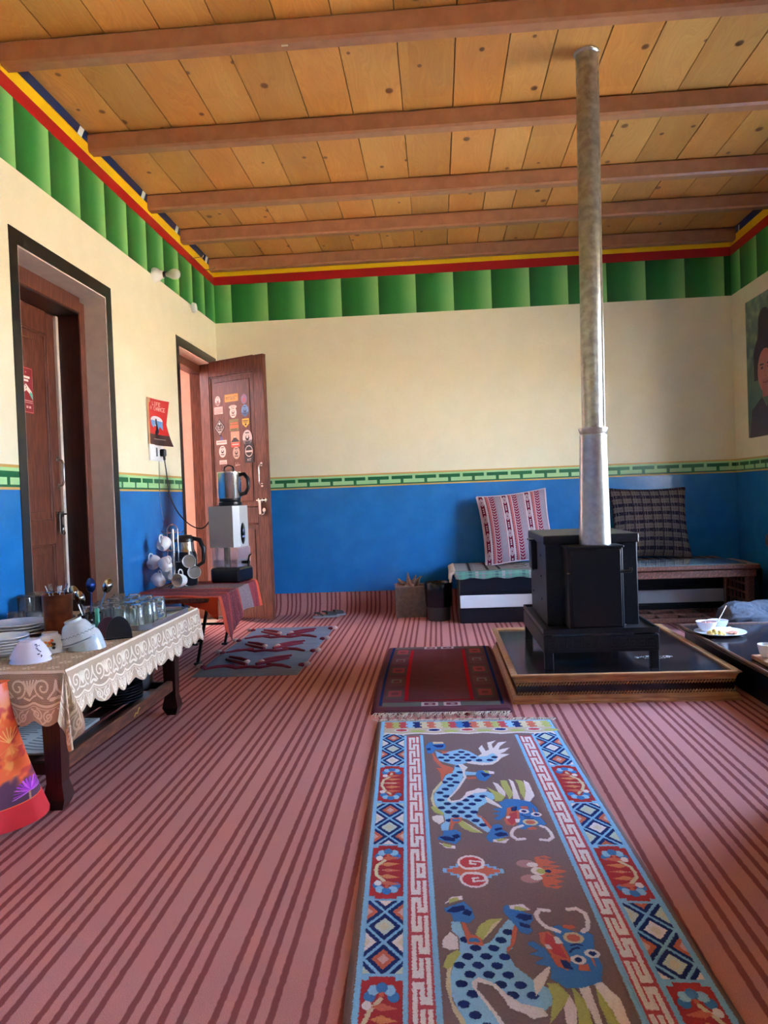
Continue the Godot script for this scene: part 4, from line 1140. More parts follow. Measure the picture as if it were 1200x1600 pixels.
func lace_table():
	lace_textures()
	var t := thing("low_side_table", "dark wooden low table under a cream lace cloth with crockery on it", "table", Vector3(0.34, 0, 3.66))
	var b := MB.new(); b.box(Vector3(0.0, 0.463, 0.0), Vector3(0.66, 0.03, 1.33), 0.004); part("table_top", b, M.wood_brown, t)
	b = MB.new()
	for x in [-0.27, 0.27]: b.box(Vector3(x, 0.405, 0), Vector3(0.025, 0.085, 1.12), 0.003)
	for z in [-0.56, 0.56]: b.box(Vector3(0, 0.405, z), Vector3(0.52, 0.085, 0.025), 0.003)
	part("apron", b, M.wood_dark, t)
	var lg := tapered_leg(0.448, 0.06)
	for q in [[0.262, 0.59], [0.262, -0.52], [-0.262, 0.59], [-0.262, -0.52]]: part("leg", lg, M.wood_dark, t, Vector3(q[0], 0, q[1]))
	for x in [-0.262, 0.262]:
		b = MB.new(); b.box(Vector3(x, 0.14, 0.035), Vector3(0.03, 0.05, 1.06), 0.004); part("stretcher", b, M.wood_brown, t)
	for z in [0.59, -0.52]:
		b = MB.new(); b.box(Vector3(0, 0.135, z), Vector3(0.48, 0.04, 0.03), 0.004); part("stretcher", b, M.wood_dark, t)
	for k in 5:
		b = MB.new(); b.box(Vector3(-0.2 + k * 0.1, 0.122, 0.035), Vector3(0.07, 0.014, 1.06), 0.003); part("shelf_slat", b, M.wood_dark, t)
	b = MB.new(); b.tube([Vector3(0.279, 0.128, -0.02), Vector3(0.279, 0.14, -0.04), Vector3(0.279, 0.133, -0.055), Vector3(0.279, 0.152, -0.075), Vector3(0.279, 0.148, -0.085)], 0.0025, 5)
	part("chalk_mark", b, plain(C(214, 178, 96), 0.9), t)
	# lace cloth
	t = thing("lace_tablecloth", "cream lace tablecloth with scalloped edge hanging over the dark low table", "tablecloth")
	b = MB.new()
	var x1 := 0.684; var z0 := 2.965; var z1 := 4.335; var ty := 0.4815
	var sag := FastNoiseLite.new(); sag.seed = 12; sag.frequency = 3.0
	b.grid(30, 60, func(u: float, v: float):
		var x := lerpf(0.012, x1, u); var z := lerpf(z0, z1, v)
		return Vector3(x, ty + 0.0008 * sag.get_noise_2d(x * 3, z * 3), z), 0.0008)
	b.map_uv(func(q: Vector3): return Vector2(q.x / 0.25, q.z / 0.25))
	part("top_sheet", b, M.lace_top, t)
	b = MB.new()
	# hanging side along z; bottom edge scalloped, with a couple of rucks
	var hang := func(s: float, v: float) -> float: # s metres along, returns drop
		var sc: float = absf(sin(PI * s / 0.085))
		return v * (0.132 + 0.022 * sc + 0.014 * sin(s * 2.3))
	b.grid(160, 12, func(u: float, v: float):
		var s := u * (z1 - z0); var z := z0 + s
		var f := 0.010 * sin(s * 19.0) + 0.007 * sin(s * 41.0)
		return Vector3(x1 + 0.002 + (0.012 + f) * v * (1.0 if v > 0 else 0.0) + 0.012 * sqrt(v), ty - hang.call(s, v), z), 0.0008)
	for i in b.u.size(): b.u[i] = Vector2(b.u[i].x * (z1 - z0) / 0.34, b.u[i].y)
	part("hanging_edge", b, M.lace_edge, t)
	b = MB.new()
	b.grid(80, 12, func(u: float, v: float):
		var s := u * (x1 - 0.012); var x := 0.012 + s
		return Vector3(x, ty - hang.call(s + 0.02, v) * 1.05, z1 + 0.002 + 0.012 * sqrt(v) + v * 0.008 * sin(s * 24.0)), 0.0008)
	for i in b.u.size(): b.u[i] = Vector2(b.u[i].x * (x1 - 0.012) / 0.34 + 0.1, b.u[i].y)
	part("hanging_edge", b, M.lace_edge, t)
	b = MB.new() # corner fall, folded
	b.grid(28, 14, func(u: float, v: float):
		var a := (1.0 - u) * PI / 2
		var dp := lerpf(0.15, 0.265, pow(sin(a * 2.0), 0.7)) * (1.0 - 0.08 * absf(sin(u * 10.0)))
		var r := (0.016 + 0.05 * v * (0.55 + 0.45 * cos(u * TAU * 2.0 + 1.0))) * sqrt(v + 0.002)
		return Vector3(x1 + cos(a) * r, ty - dp * v, z1 + sin(a) * r), 0.0008)
	for i in b.u.size(): b.u[i] = Vector2(b.u[i].x * 0.5, b.u[i].y)
	part("corner_fall", b, M.lace_edge, t)

# lathe helpers for crockery
func bowl_profile(r: float, h: float, foot: float, th := 0.003, flare := 1.0) -> Array:
	var a := [Vector2(0, 0), Vector2(foot, 0), Vector2(foot, h * 0.1), Vector2(foot * 1.02, h * 0.12)]
	for i in range(1, 9):
		var t := i / 8.0
		a.append(Vector2(lerpf(foot, r, pow(t, 0.62 * flare)), lerpf(h * 0.12, h, pow(t, 1.25))))
	a.append(Vector2(r - th, h))
	for i in range(7, -1, -1):
		var t := i / 8.0
		a.append(Vector2(max(lerpf(foot, r, pow(t, 0.62 * flare)) - th * 1.2, 0.0), lerpf(h * 0.12, h, pow(t, 1.25)) + th))
	a.append(Vector2(0, h * 0.14 + th))
	return a
func plate_profile(r: float, h := 0.02, th := 0.003) -> Array:
	return [Vector2(0, 0), Vector2(r * 0.55, 0), Vector2(r * 0.58, 0.002), Vector2(r * 0.7, h * 0.4), Vector2(r * 0.97, h - 0.002), Vector2(r, h), Vector2(r * 0.99, h + 0.002), Vector2(r * 0.95, h + 0.0005), Vector2(r * 0.68, h * 0.45 + th), Vector2(r * 0.55, 0.0035 + th * 0.5), Vector2(0, 0.003 + th * 0.5)]
func upside(h: float, tilt := Vector3.ZERO) -> Transform3D:
	return Transform3D(Basis.from_euler(tilt) * Basis(Vector3.RIGHT, PI), Vector3(0, h, 0))

func crockery():
	M.china = plain(C(236, 234, 232), 0.18); M.china.clearcoat_enabled = true; M.china.clearcoat = 0.5
	M.china_lilac = plain(C(226, 222, 240), 0.18)
	M.celadon = mottled(C(206, 216, 220), C(190, 204, 210), 0.16, 9.0, 0.03)
	M.tumbler = plain(C(236, 242, 240), 0.02); M.tumbler.refraction_enabled = true; M.tumbler.refraction_scale = 0.05; M.tumbler.transparency = BaseMaterial3D.TRANSPARENCY_ALPHA; M.tumbler.albedo_color.a = 0.06
	M.tray = plain(C(176, 178, 182), 0.32, 0.85)
	M.copper = mottled(C(158, 90, 60), C(118, 62, 42), 0.32, 1.6, 0.02, 0.85)
	M.iron = plain(C(24, 24, 28), 0.35, 0.3)
	M.cutlery = plain(C(206, 206, 208), 0.18, 1.0)
	var Y := 0.483
	# plate stacks
	var b := MB.new(); b.lathe(plate_profile(0.125, 0.02), 48)
	var pm := b.mesh()
	for k in 4: one("dinner_plate", pm, M.china, "large white dinner plate, %s of the stack beside the copper beaker" % ORD[3 - k], "plate", Vector3(0.155, Y + k * 0.0125, 3.673), 0, "stacked dinner plates")
	b = MB.new(); b.lathe(plate_profile(0.088, 0.018), 40)
	pm = b.mesh()
	for k in 6: one("side_plate", pm, M.china, "small white side plate, %s of the stack beside the lilac bowls" % ORD[5 - k], "plate", Vector3(0.327, Y + k * 0.0098, 4.068), 0, "stacked side plates")
	# upturned bowls
	b = MB.new(); b.lathe(bowl_profile(0.068, 0.058, 0.034, 0.003, 1.5), 40, upside(0.058), 0, TAU, 0.012, 16)
	var bm := b.mesh()
	one("small_bowl", bm, M.china_lilac, "upturned white fluted bowl, lower of the nested pair at the cloth edge", "bowl", Vector3(0.489, Y, 4.182))
	var ub := one("small_bowl", bm, M.china_lilac, "upturned white fluted bowl with grey sprigs, upper of the nested pair", "bowl", Vector3(0.489, Y + 0.016, 4.182))
	for k in 6:
		b = MB.new(); var a := 0.55 + (k % 2) * 0.09; var yy := 0.008 + k * 0.0075
		var rr := lerpf(0.0665, 0.045, k / 5.0)
		for s in 3: b.ellipsoid(Vector3(cos(a) * rr, yy, sin(a) * rr) + Vector3(rng.randf_range(-0.003, 0.003), rng.randf_range(-0.003, 0.003), rng.randf_range(-0.003, 0.003)), Vector3(0.002, 0.0025, 0.002), 6, 4)
		part("sprig", b, plain(C(120, 110, 140), 0.4), ub)
	var t := thing("flower_bowl", "upturned white bowl with orange flower print behind the lilac bowls", "bowl", Vector3(0.476, Y, 4.02))
	b = MB.new(); b.lathe(bowl_profile(0.056, 0.07, 0.028), 40, upside(0.07))
	part("body", b, M.china, t)
	for k in 9:
		b = MB.new()
		var a := 1.05 + cos(k * 2.4) * 0.05 * k; var yy := 0.034 + sin(k * 2.4) * 0.0021 * k
		var rr := lerpf(0.0565, 0.047, clampf((yy - 0.02) / 0.03, 0, 1))
		b.ellipsoid(Vector3(cos(a) * rr, yy, sin(a) * rr), Vector3(0.0065, 0.0055, 0.0065), 8, 6)
		part("petal", b, plain([C(226, 96, 40), C(236, 150, 50), C(90, 60, 40)][(k * 2) % 3], 0.3), t)
	# celadon bowls, nested and leaning
	b = MB.new(); b.lathe(bowl_profile(0.067, 0.085, 0.031), 44, upside(0.085))
	bm = b.mesh()
	one("celadon_bowl", bm, M.celadon, "upturned pale grey-green bowl standing flat under the tilted one", "bowl", Vector3(0.592, Y, 3.975))
	var cb := one("celadon_bowl", bm, M.celadon, "tilted pale grey-green bowl with dark band leaning on another bowl", "bowl", Vector3(0.574, Y + 0.03, 3.985))
	cb.rotation = Vector3(0.12, 0, 0.28)
	b = MB.new(); b.lathe([Vector2(0.0673, 0.004), Vector2(0.068, 0.006), Vector2(0.0673, 0.009)], 44)
	part("rim_band", b, plain(C(110, 120, 128), 0.2), cb)
	b = MB.new()
	for k in 26:
		var a := k * TAU / 26
		b.tube([Vector3(cos(a) * 0.061, 0.028, sin(a) * 0.061), Vector3(cos(a + 0.12) * 0.06, 0.034, sin(a + 0.12) * 0.06), Vector3(cos(a + 0.2) * 0.0605, 0.03, sin(a + 0.2) * 0.0605)], 0.0012, 4, false)
	part("leaf_border", b, plain(C(140, 150, 156), 0.2), cb)
	one("celadon_bowl", bm, M.celadon, "upturned pale grey-green bowl behind the tilted bowl, by the copper beaker", "bowl", Vector3(0.511, Y, 3.872))
	# copper beaker and forks
	t = thing("copper_beaker", "tall dull copper beaker holding forks", "beaker", Vector3(0.325, Y, 3.66))
	b = MB.new(); b.lathe([Vector2(0, 0), Vector2(0.05, 0), Vector2(0.053, 0.004), Vector2(0.06, 0.165), Vector2(0.0615, 0.168), Vector2(0.058, 0.168), Vector2(0.051, 0.01), Vector2(0, 0.008)], 40)
	part("cup", b, M.copper, t)
	for k in 7:
		var a := k * 0.9; var d := Vector3(cos(a), 0, sin(a))
		b = MB.new()
		var p0 := Vector3(0.325, Y + 0.015, 3.66) - d * 0.02; var p1 := Vector3(0.325, Y + 0.17 + rng.randf_range(0, 0.015), 3.66) + d * 0.035
		b.tube([p0, p1], 0.0028, 6)
		var sd := d.cross(Vector3.UP)
		for q in 4: b.tube([p1 + sd * (q - 1.5) * 0.004, p1 + sd * (q - 1.5) * 0.005 + (p1 - p0).normalized() * 0.028], 0.0011, 5)
		b.box(p1, Vector3(0.014, 0.006, 0.004), 0.001)
		one("fork", b, M.cutlery, "steel fork standing tines up in the copper beaker", "fork", Vector3.ZERO, 0, "forks in the copper beaker")
	# dark pot of spoons, with ladles and a turquoise handle
	t = thing("utensil_pot", "small black pot of serving spoons between copper beaker and glasses", "pot", Vector3(0.435, Y, 3.6))
	b = MB.new(); b.lathe([Vector2(0, 0), Vector2(0.045, 0), Vector2(0.05, 0.01), Vector2(0.052, 0.075), Vector2(0.048, 0.075), Vector2(0.046, 0.012), Vector2(0, 0.008)], 28)
	part("pot", b, M.iron, t)
	var us := [[Vector3(-0.02, 0, 0.0), Vector3(-0.05, 0.13, 0.02), M.cutlery, "serving_spoon", "steel serving spoon in the black utensil pot"], [Vector3(0.0, 0, 0.0), Vector3(0.005, 0.155, 0.0), plain(C(44, 76, 148), 0.2, 0.6), "serving_spoon", "spoon with a blue reflection painted on, in the black utensil pot"], [Vector3(0.01, 0, 0.0), Vector3(0.06, 0.15, -0.02), M.cutlery, "serving_spoon", "steel spoon leaning out of the utensil pot towards the glasses"], [Vector3(0.0, 0, 0.02), Vector3(-0.015, 0.11, 0.045), M.cutlery, "serving_spoon", "short steel spoon at the front of the utensil pot"]]  # second spoon has its blue reflection put into the base colour
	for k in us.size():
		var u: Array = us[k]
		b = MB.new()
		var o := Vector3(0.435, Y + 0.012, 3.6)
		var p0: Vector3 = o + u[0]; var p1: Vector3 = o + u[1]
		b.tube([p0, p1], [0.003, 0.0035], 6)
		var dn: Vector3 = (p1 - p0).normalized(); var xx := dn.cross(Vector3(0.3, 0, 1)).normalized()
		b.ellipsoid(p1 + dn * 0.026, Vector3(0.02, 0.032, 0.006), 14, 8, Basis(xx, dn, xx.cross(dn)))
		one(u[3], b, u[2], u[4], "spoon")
	b = MB.new(); b.box(Vector3(0, 0.052, 0), Vector3(0.017, 0.104, 0.012), 0.003)
	one("turquoise_brush", b, plain(C(96, 196, 172), 0.4), "upright turquoise plastic handle beside the tray of glasses", "brush", Vector3(0.49, Y, 3.66))
	b = MB.new(); b.ellipsoid(Vector3(0, 0.06, 0), Vector3(0.019, 0.036, 0.017), 16, 10); b.tube([Vector3(0, 0.0, 0), Vector3(0, 0.05, 0)], 0.008, 8)
	one("black_ladle", b, plain(C(20, 20, 26), 0.12), "glossy black ladle bowl standing before the spoons", "ladle", Vector3(0.475, Y, 3.7))
	# two half-round napkin plates on edge
	for k in 2:
		b = MB.new()
		var pl := PackedVector2Array()
		for i in 17: pl.append(Vector2(cos(PI * i / 16) * 0.05, 0.004 + sin(PI * i / 16) * 0.085))
		b.prism(pl, -0.003, 0.003, Transform3D(Basis(Vector3.UP, 0.5), Vector3.ZERO))
		b.box(Vector3(0, 0.003, 0), Vector3(0.1, 0.006, 0.03), 0.002, Basis(Vector3.UP, 0.5))
		one("napkin_holder", b, [plain(C(76, 28, 36), 0.3), plain(C(20, 20, 22), 0.35)][k], ["maroon rounded napkin holder plate by the glasses tray", "black rounded napkin holder plate by the glasses tray"][k], "napkin holder", Vector3(0.6 + k * 0.036, Y, 3.805 - k * 0.012))
	# steel trays and upturned fluted tumblers
	for q in [[0.505, 3.355, 0.37, 0.54, "grey metal tray with clipped corners holding rows of upturned tumblers", 0.02], [0.105, 3.385, 0.19, 0.33, "grey metal tray of tall tumblers against the blue wall", 0.0]]:
		b = MB.new()
		var hx: float = q[2] / 2; var hz: float = q[3] / 2; var c := 0.04
		var pl := PackedVector2Array([Vector2(-hx + c, -hz), Vector2(hx - c, -hz), Vector2(hx, -hz + c), Vector2(hx, hz - c), Vector2(hx - c, hz), Vector2(-hx + c, hz), Vector2(-hx, hz - c), Vector2(-hx, -hz + c)])
		var up := Transform3D(Basis(Vector3.RIGHT, PI / 2), Vector3.ZERO)
		b.prism(pl, -0.004, 0.0, up)
		for i in 8:
			var A := pl[i]; var B := pl[(i + 1) % 8]
			b.bar(Vector3(A.x, 0.012, A.y), Vector3(B.x, 0.012, B.y), 0.004, 0.022, 0.001)
		one("steel_tray", b, M.tray, q[4], "tray", Vector3(q[0], Y, q[1]))
	b = MB.new()
	b.lathe([Vector2(0.0335, 0.0), Vector2(0.034, 0.003), Vector2(0.027, 0.09), Vector2(0.025, 0.093), Vector2(0.0, 0.093)], 40, Transform3D.IDENTITY, 0, TAU, 0.02, 12)
	b.lathe([Vector2(0.0, 0.078), Vector2(0.0245, 0.078), Vector2(0.031, 0.003), Vector2(0.0335, 0.0)], 24)
	var gm := b.mesh()
	for i in 4:
		for j in 5:
			if i == 3 and j == 0: continue
			one("tumbler", gm, M.tumbler, "upturned clear fluted tumbler on the clipped-corner tray", "glass", Vector3(0.385 + i * 0.072 + (j % 2) * 0.01, Y + 0.005, 3.21 + j * 0.078), 0.3 * i, "tumblers on the clipped-corner tray")
	for i in 2: one("tumbler", gm, M.tumbler, "upturned clear fluted tumbler on the clipped-corner tray", "glass", Vector3(0.36 + i * 0.074, Y + 0.005, 3.13), 0, "tumblers on the clipped-corner tray")
	b = MB.new()
	b.lathe([Vector2(0.0, 0.0), Vector2(0.03, 0.0), Vector2(0.031, 0.004), Vector2(0.034, 0.125), Vector2(0.0335, 0.127), Vector2(0.031, 0.125), Vector2(0.028, 0.012), Vector2(0.0, 0.01)], 32, Transform3D.IDENTITY, 0, TAU, 0.012, 10)
	gm = b.mesh()
	for k in 5: one("tall_tumbler", gm, M.tumbler, "tall clear tumbler on the tray against the blue wall", "glass", Vector3(0.058 + (k % 2) * 0.085, Y + 0.005, 3.28 + (k / 2) * 0.075), k, "tall tumblers by the wall")
	b = MB.new()
	b.lathe([Vector2(0.0, 0.0), Vector2(0.032, 0.0), Vector2(0.033, 0.004), Vector2(0.036, 0.07), Vector2(0.034, 0.072), Vector2(0.03, 0.012), Vector2(0.0, 0.01)], 32)
	gm = b.mesh()
	for k in 2: one("short_tumbler", gm, M.tumbler, "short clear tumbler before the tall ones on the wall tray", "glass", Vector3(0.058 + k * 0.085, Y + 0.005, 3.508), k, "short tumblers by the wall")
	# glass lid lying across the tall tumblers
	b = MB.new(); b.lathe([Vector2(0.0, 0.012), Vector2(0.05, 0.008), Vector2(0.085, 0.0), Vector2(0.087, 0.002), Vector2(0.05, 0.011), Vector2(0.0, 0.015)], 32)
	one("glass_lid", b, M.tumbler, "clear glass lid lying on top of the tall tumblers", "lid", Vector3(0.1, Y + 0.133, 3.35))
	# under the table: dark plates, a steel pot and a folded newspaper
	b = MB.new(); b.lathe(plate_profile(0.125, 0.022), 40)
	pm = b.mesh()
	for k in 6: one("dark_plate", pm, M.iron, "black plate, %s of the stack under the lace table" % ORD[5 - k], "plate", Vector3(0.44, 0.131 + k * 0.012, 3.42), 0, "black plates under the table")
	t = thing("steel_pot", "grey steel pot lying behind the black plates under the lace table", "pot", Vector3(0.42, 0.131, 3.14))
	b = MB.new(); b.lathe([Vector2(0, 0), Vector2(0.085, 0), Vector2(0.09, 0.01), Vector2(0.092, 0.12), Vector2(0.098, 0.124), Vector2(0.088, 0.122), Vector2(0.086, 0.012), Vector2(0, 0.008)], 36)
	part("body", b, M.tray, t)
	t = thing("frying_pan", "black pan with curved loop handle on the stacked dark plates", "pan", Vector3(0.46, 0.225, 3.38))
	b = MB.new(); b.lathe([Vector2(0, 0), Vector2(0.09, 0), Vector2(0.115, 0.03), Vector2(0.112, 0.03), Vector2(0.088, 0.004), Vector2(0, 0.004)], 36); part("body", b, M.iron, t)
	b = MB.new(); b.tube([Vector3(0.1, 0.03, -0.04), Vector3(0.15, 0.045, -0.03), Vector3(0.15, 0.045, 0.03), Vector3(0.1, 0.03, 0.04)], 0.006, 8); part("handle", b, M.iron, t)
	var np := Pic.new(128, 128, C(220, 220, 216), Vector2(128, 128))
	for k in 26: np.rect(0.06 + (k % 2) * 0.47, 0.05 + (k / 2) * 0.07, 0.4 - rng.randf() * 0.1, 0.03, C(150, 150, 152))
	b = MB.new()
	b.grid(10, 10, func(u: float, v: float): return Vector3(-0.14 + u * 0.28, 0.012 + 0.01 * sin(u * 6.0) * v, -0.2 + v * 0.4), 0.01)
	one("newspaper", b, printed(np.tex(), 0.8), "folded newspaper on the shelf under the lace table", "newspaper", Vector3(0.36, 0.133, 3.9))

func tea_table():
	# low folding table with the red paisley cloth
	var t := thing("folding_table", "small folding table with black metal legs under a red paisley cloth", "table", Vector3(0.32, 0, 1.9))
	var b := MB.new(); b.box(Vector3(0, 0.437, 0), Vector3(0.58, 0.026, 0.92), 0.004); part("table_top", b, M.wood_brown, t)
	for q in [[0.19, 0.3, 0.06, 0.15], [-0.2, 0.3, -0.16, 0.15], [0.2, -0.3, 0.05, -0.5], [-0.2, -0.3, -0.16, -0.5]]:
		b = MB.new(); b.bar(Vector3(q[0], 0.424, q[1]), Vector3(q[2], 0.012, q[3]), 0.028, 0.018, 0.003, Vector3.RIGHT); b.box(Vector3(q[2], 0.008, q[3]), Vector3(0.04, 0.016, 0.05), 0.004)
		part("leg", b, M.iron, t)
	for q in [[0.1, 0.21], [0.145, -0.43]]:
		b = MB.new(); b.bar(Vector3(-0.17, 0.16, q[1]), Vector3(q[0], 0.16, q[1]), 0.02, 0.016, 0.002); part("brace", b, M.iron, t)
	var p := Pic.new(512, 512, C(150, 48, 46), Vector2(512, 512))
	# stripes run across the table; u = metres along z / 1.0
	for s in [[0.0, 0.06, C(222, 84, 52)], [0.06, 0.2, C(132, 44, 52)], [0.2, 0.24, C(176, 64, 56)], [0.24, 0.42, C(120, 46, 56)], [0.42, 0.46, C(186, 70, 56)], [0.46, 0.74, C(142, 116, 116)], [0.74, 0.78, C(150, 44, 52)], [0.78, 0.95, C(142, 42, 54)], [0.95, 1.0, C(226, 86, 54)]]: p.rect(s[0], 0, s[1] - s[0], 1, s[2])
	for k in 2600:
		var x := rng.randf(); var y := rng.randf()
		if x < 0.06 or x > 0.95: continue
		var g := x > 0.46 and x < 0.74
		p.disc(Vector2(x, y), rng.randf_range(0.002, 0.006), rng.randf_range(0.003, 0.008), [C(186, 170, 164), C(110, 70, 80), C(96, 84, 96)][k % 3] if g else [C(176, 76, 70), C(96, 36, 52), C(190, 110, 96)][k % 3], 6)
	for x in [0.1, 0.16, 0.29, 0.36, 0.83, 0.9]: p.rect(x, 0, 0.006, 1, C(84, 26, 44))
	t = thing("paisley_cloth", "red and orange paisley striped cloth draped over the small folding table", "tablecloth")
	var cm := printed(p.tex(), 0.9)
	cm.normal_enabled = true; cm.normal_texture = M.wool_bump; cm.normal_scale = 0.25
	b = MB.new()
	b.grid(24, 30, func(u: float, v: float):
		var x := lerpf(0.02, 0.618, u); var z := lerpf(2.37, 1.42, v) - 0.16 * (1.0 - u) * (1.0 - v)
		return Vector3(x, 0.4545 + 0.003 * sin(x * 20.0 + z * 7.0) * sin(z * 13.0), z), 0.002)
	for i in b.u.size(): b.u[i] = Vector2(b.u[i].y, b.u[i].x)
	part("top_sheet", b, cm, t)
	b = MB.new() # fall on the room side: long point at the near end, shorter beyond
	b.grid(40, 14, func(u: float, v: float):
		var z := lerpf(2.37, 1.42, u)
		var d := lerpf(0.27, 0.15, smoothstep(0.12, 0.5, u)) + 0.03 * smoothstep(0.6, 1.0, u)
		if u < 0.1: d = lerpf(0.2, 0.27, u / 0.1)
		return Vector3(0.62 + 0.012 * sqrt(v) + v * (0.012 * sin(u * 20.0) + 0.012), 0.4545 - d * v, z - v * 0.04 * (1.0 - u)), 0.002)
	part("side_fall", b, cm, t)
	b = MB.new() # orange near edge
	b.grid(24, 6, func(u: float, v: float):
		return Vector3(lerpf(0.02, 0.618, u), 0.4545 - v * (0.05 + 0.02 * sin(u * 9.0) + 0.07 * smoothstep(0.85, 1.0, u)), 2.372 - 0.16 * (1.0 - u) + 0.008 * sqrt(v)), 0.002)
	for i in b.u.size(): b.u[i] = Vector2(0.06 * b.u[i].y, b.u[i].x)
	part("near_fall", b, cm, t)
	var Y := 0.4575
	# water dispenser
	t = thing("water_dispenser", "grey and black water purifier with clear tank on the paisley cloth", "water dispenser", Vector3(0.475, Y, 1.52), -0.22)
	var grey := plain(C(168, 166, 160), 0.35)
	b = MB.new(); b.box(Vector3(0, 0.05, 0), Vector3(0.215, 0.1, 0.22), 0.012); part("base", b, plain(C(16, 16, 24), 0.25), t)
	b = MB.new(); b.box(Vector3(0, 0.17, 0), Vector3(0.195, 0.14, 0.2), 0.008); part("tank", b, glass(C(206, 206, 214), 0.22, 0.05), t)
	b = MB.new(); b.box(Vector3(0, 0.13, 0), Vector3(0.18, 0.05, 0.185), 0.004); part("water", b, glass(C(120, 110, 140), 0.35, 0.02), t)
	b = MB.new(); b.box(Vector3(-0.0, 0.17, 0.06), Vector3(0.035, 0.14, 0.03), 0.003); part("core", b, plain(C(18, 18, 22), 0.4), t)
	b = MB.new()
	b.prism(PackedVector2Array([Vector2(-0.105, -0.105), Vector2(0.075, -0.105), Vector2(0.105, -0.06), Vector2(0.105, 0.06), Vector2(0.075, 0.105), Vector2(-0.105, 0.105)]), -0.52, -0.24, Transform3D(Basis(Vector3.RIGHT, PI / 2), Vector3.ZERO))
	part("housing", b, grey, t)
	b = MB.new(); b.ellipsoid(Vector3(0.104, 0.33, 0.02), Vector3(0.006, 0.075, 0.035), 24, 12); part("control_panel", b, plain(C(14, 14, 30), 0.1), t, Vector3.ZERO, "glossy dark oval control panel")
	b = MB.new(); b.ellipsoid(Vector3(0.111, 0.35, 0.025), Vector3(0.002, 0.014, 0.01), 10, 6); b.box(Vector3(0.1105, 0.31, 0.02), Vector3(0.002, 0.012, 0.04)); part("display", b, plain(C(120, 130, 170), 0.3), t.get_node("control_panel"))
	b = MB.new()
	b.tube([Vector3(0.095, 0.135, 0.03), Vector3(0.15, 0.135, 0.03)], 0.012, 10); b.tube([Vector3(0.14, 0.14, 0.03), Vector3(0.14, 0.105, 0.03)], 0.009, 10); b.tube([Vector3(0.14, 0.14, 0.03), Vector3(0.15, 0.18, 0.03), Vector3(0.165, 0.19, 0.03)], [0.008, 0.007, 0.005], 8)
	part("tap", b, plain(C(16, 16, 18), 0.3), t)
	# kettle
	t = thing("kettle", "steel electric kettle with black handle and base on top of the dispenser", "kettle", Vector3(0.475, Y + 0.521, 1.5))
	var bl := plain(C(18, 18, 20), 0.35)
	b = MB.new(); b.lathe([Vector2(0, 0), Vector2(0.078, 0), Vector2(0.08, 0.006), Vector2(0.08, 0.024), Vector2(0.072, 0.03), Vector2(0.074, 0.034), Vector2(0.074, 0.052), Vector2(0, 0.052)], 36); part("base", b, bl, t)
	b = MB.new(); b.lathe([Vector2(0, 0.052), Vector2(0.077, 0.052), Vector2(0.079, 0.056), Vector2(0.079, 0.22), Vector2(0.081, 0.226), Vector2(0.08, 0.232), Vector2(0.072, 0.234), Vector2(0.04, 0.242), Vector2(0, 0.244)], 40); part("body", b, plain(C(226, 220, 208), 0.24, 1.0), t)
	b = MB.new()
	b.tube([Vector3(0.076, 0.21, 0.01), Vector3(0.11, 0.215, 0.012), Vector3(0.135, 0.18, 0.014), Vector3(0.135, 0.12, 0.014), Vector3(0.115, 0.085, 0.012), Vector3(0.076, 0.075, 0.01)], [0.014, 0.015, 0.014, 0.013, 0.014, 0.015], 10); part("handle", b, bl, t)
	b = MB.new(); b.tube([Vector3(-0.035, 0.242, 0), Vector3(-0.028, 0.268, 0), Vector3(0, 0.28, 0), Vector3(0.028, 0.268, 0), Vector3(0.035, 0.242, 0)], 0.006, 8); b.box(Vector3(0, 0.243, 0), Vector3(0.08, 0.008, 0.03), 0.003); part("lid_handle", b, bl, t.get_node("body"))
	# thermos jug behind the mugs
	t = thing("thermos_jug", "black and steel thermos jug standing behind the hanging mugs", "thermos", Vector3(0.2, Y, 1.66))
	b = MB.new(); b.lathe([Vector2(0, 0), Vector2(0.07, 0), Vector2(0.074, 0.01), Vector2(0.074, 0.2), Vector2(0.066, 0.225), Vector2(0, 0.225)], 32); part("body", b, M.iron, t)
	b = MB.new(); b.lathe([Vector2(0, 0.225), Vector2(0.064, 0.225), Vector2(0.058, 0.24), Vector2(0.056, 0.29), Vector2(0, 0.29)], 32); part("neck", b, M.steel, t)
	b = MB.new(); b.lathe([Vector2(0, 0.29), Vector2(0.058, 0.29), Vector2(0.06, 0.31), Vector2(0.045, 0.335), Vector2(0, 0.34)], 32); b.box(Vector3(-0.06, 0.3, 0), Vector3(0.05, 0.02, 0.03), 0.006); part("lid", b, bl, t)
	b = MB.new(); b.tube([Vector3(0.05, 0.315, 0), Vector3(0.1, 0.3, 0), Vector3(0.125, 0.24, 0), Vector3(0.12, 0.15, 0), Vector3(0.07, 0.12, 0)], [0.014, 0.016, 0.015, 0.013, 0.012], 10); part("handle", b, bl, t)
	# mug tree
	t = thing("mug_tree", "chrome wire mug stand hung with white mugs on the paisley cloth", "mug stand", Vector3(0.175, Y, 1.83))
	b = MB.new(); b.tube([Vector3(0, 0.004, 0), Vector3(0, 0.385, 0)], 0.012, 12); b.lathe([Vector2(0, 0), Vector2(0.03, 0), Vector2(0.016, 0.02), Vector2(0, 0.02)], 20); part("pole", b, M.steel, t)
	b = MB.new()
	var lp := []
	for i in 13: lp.append(Vector3(cos(PI * i / 12) * 0.035, 0.375 + sin(PI * i / 12) * 0.04, 0))
	lp.push_front(Vector3(0.035, 0.17, 0)); lp.append(Vector3(-0.035, 0.17, 0))
	b.tube(lp, 0.0035, 6); part("top_loop", b, M.steel, t)
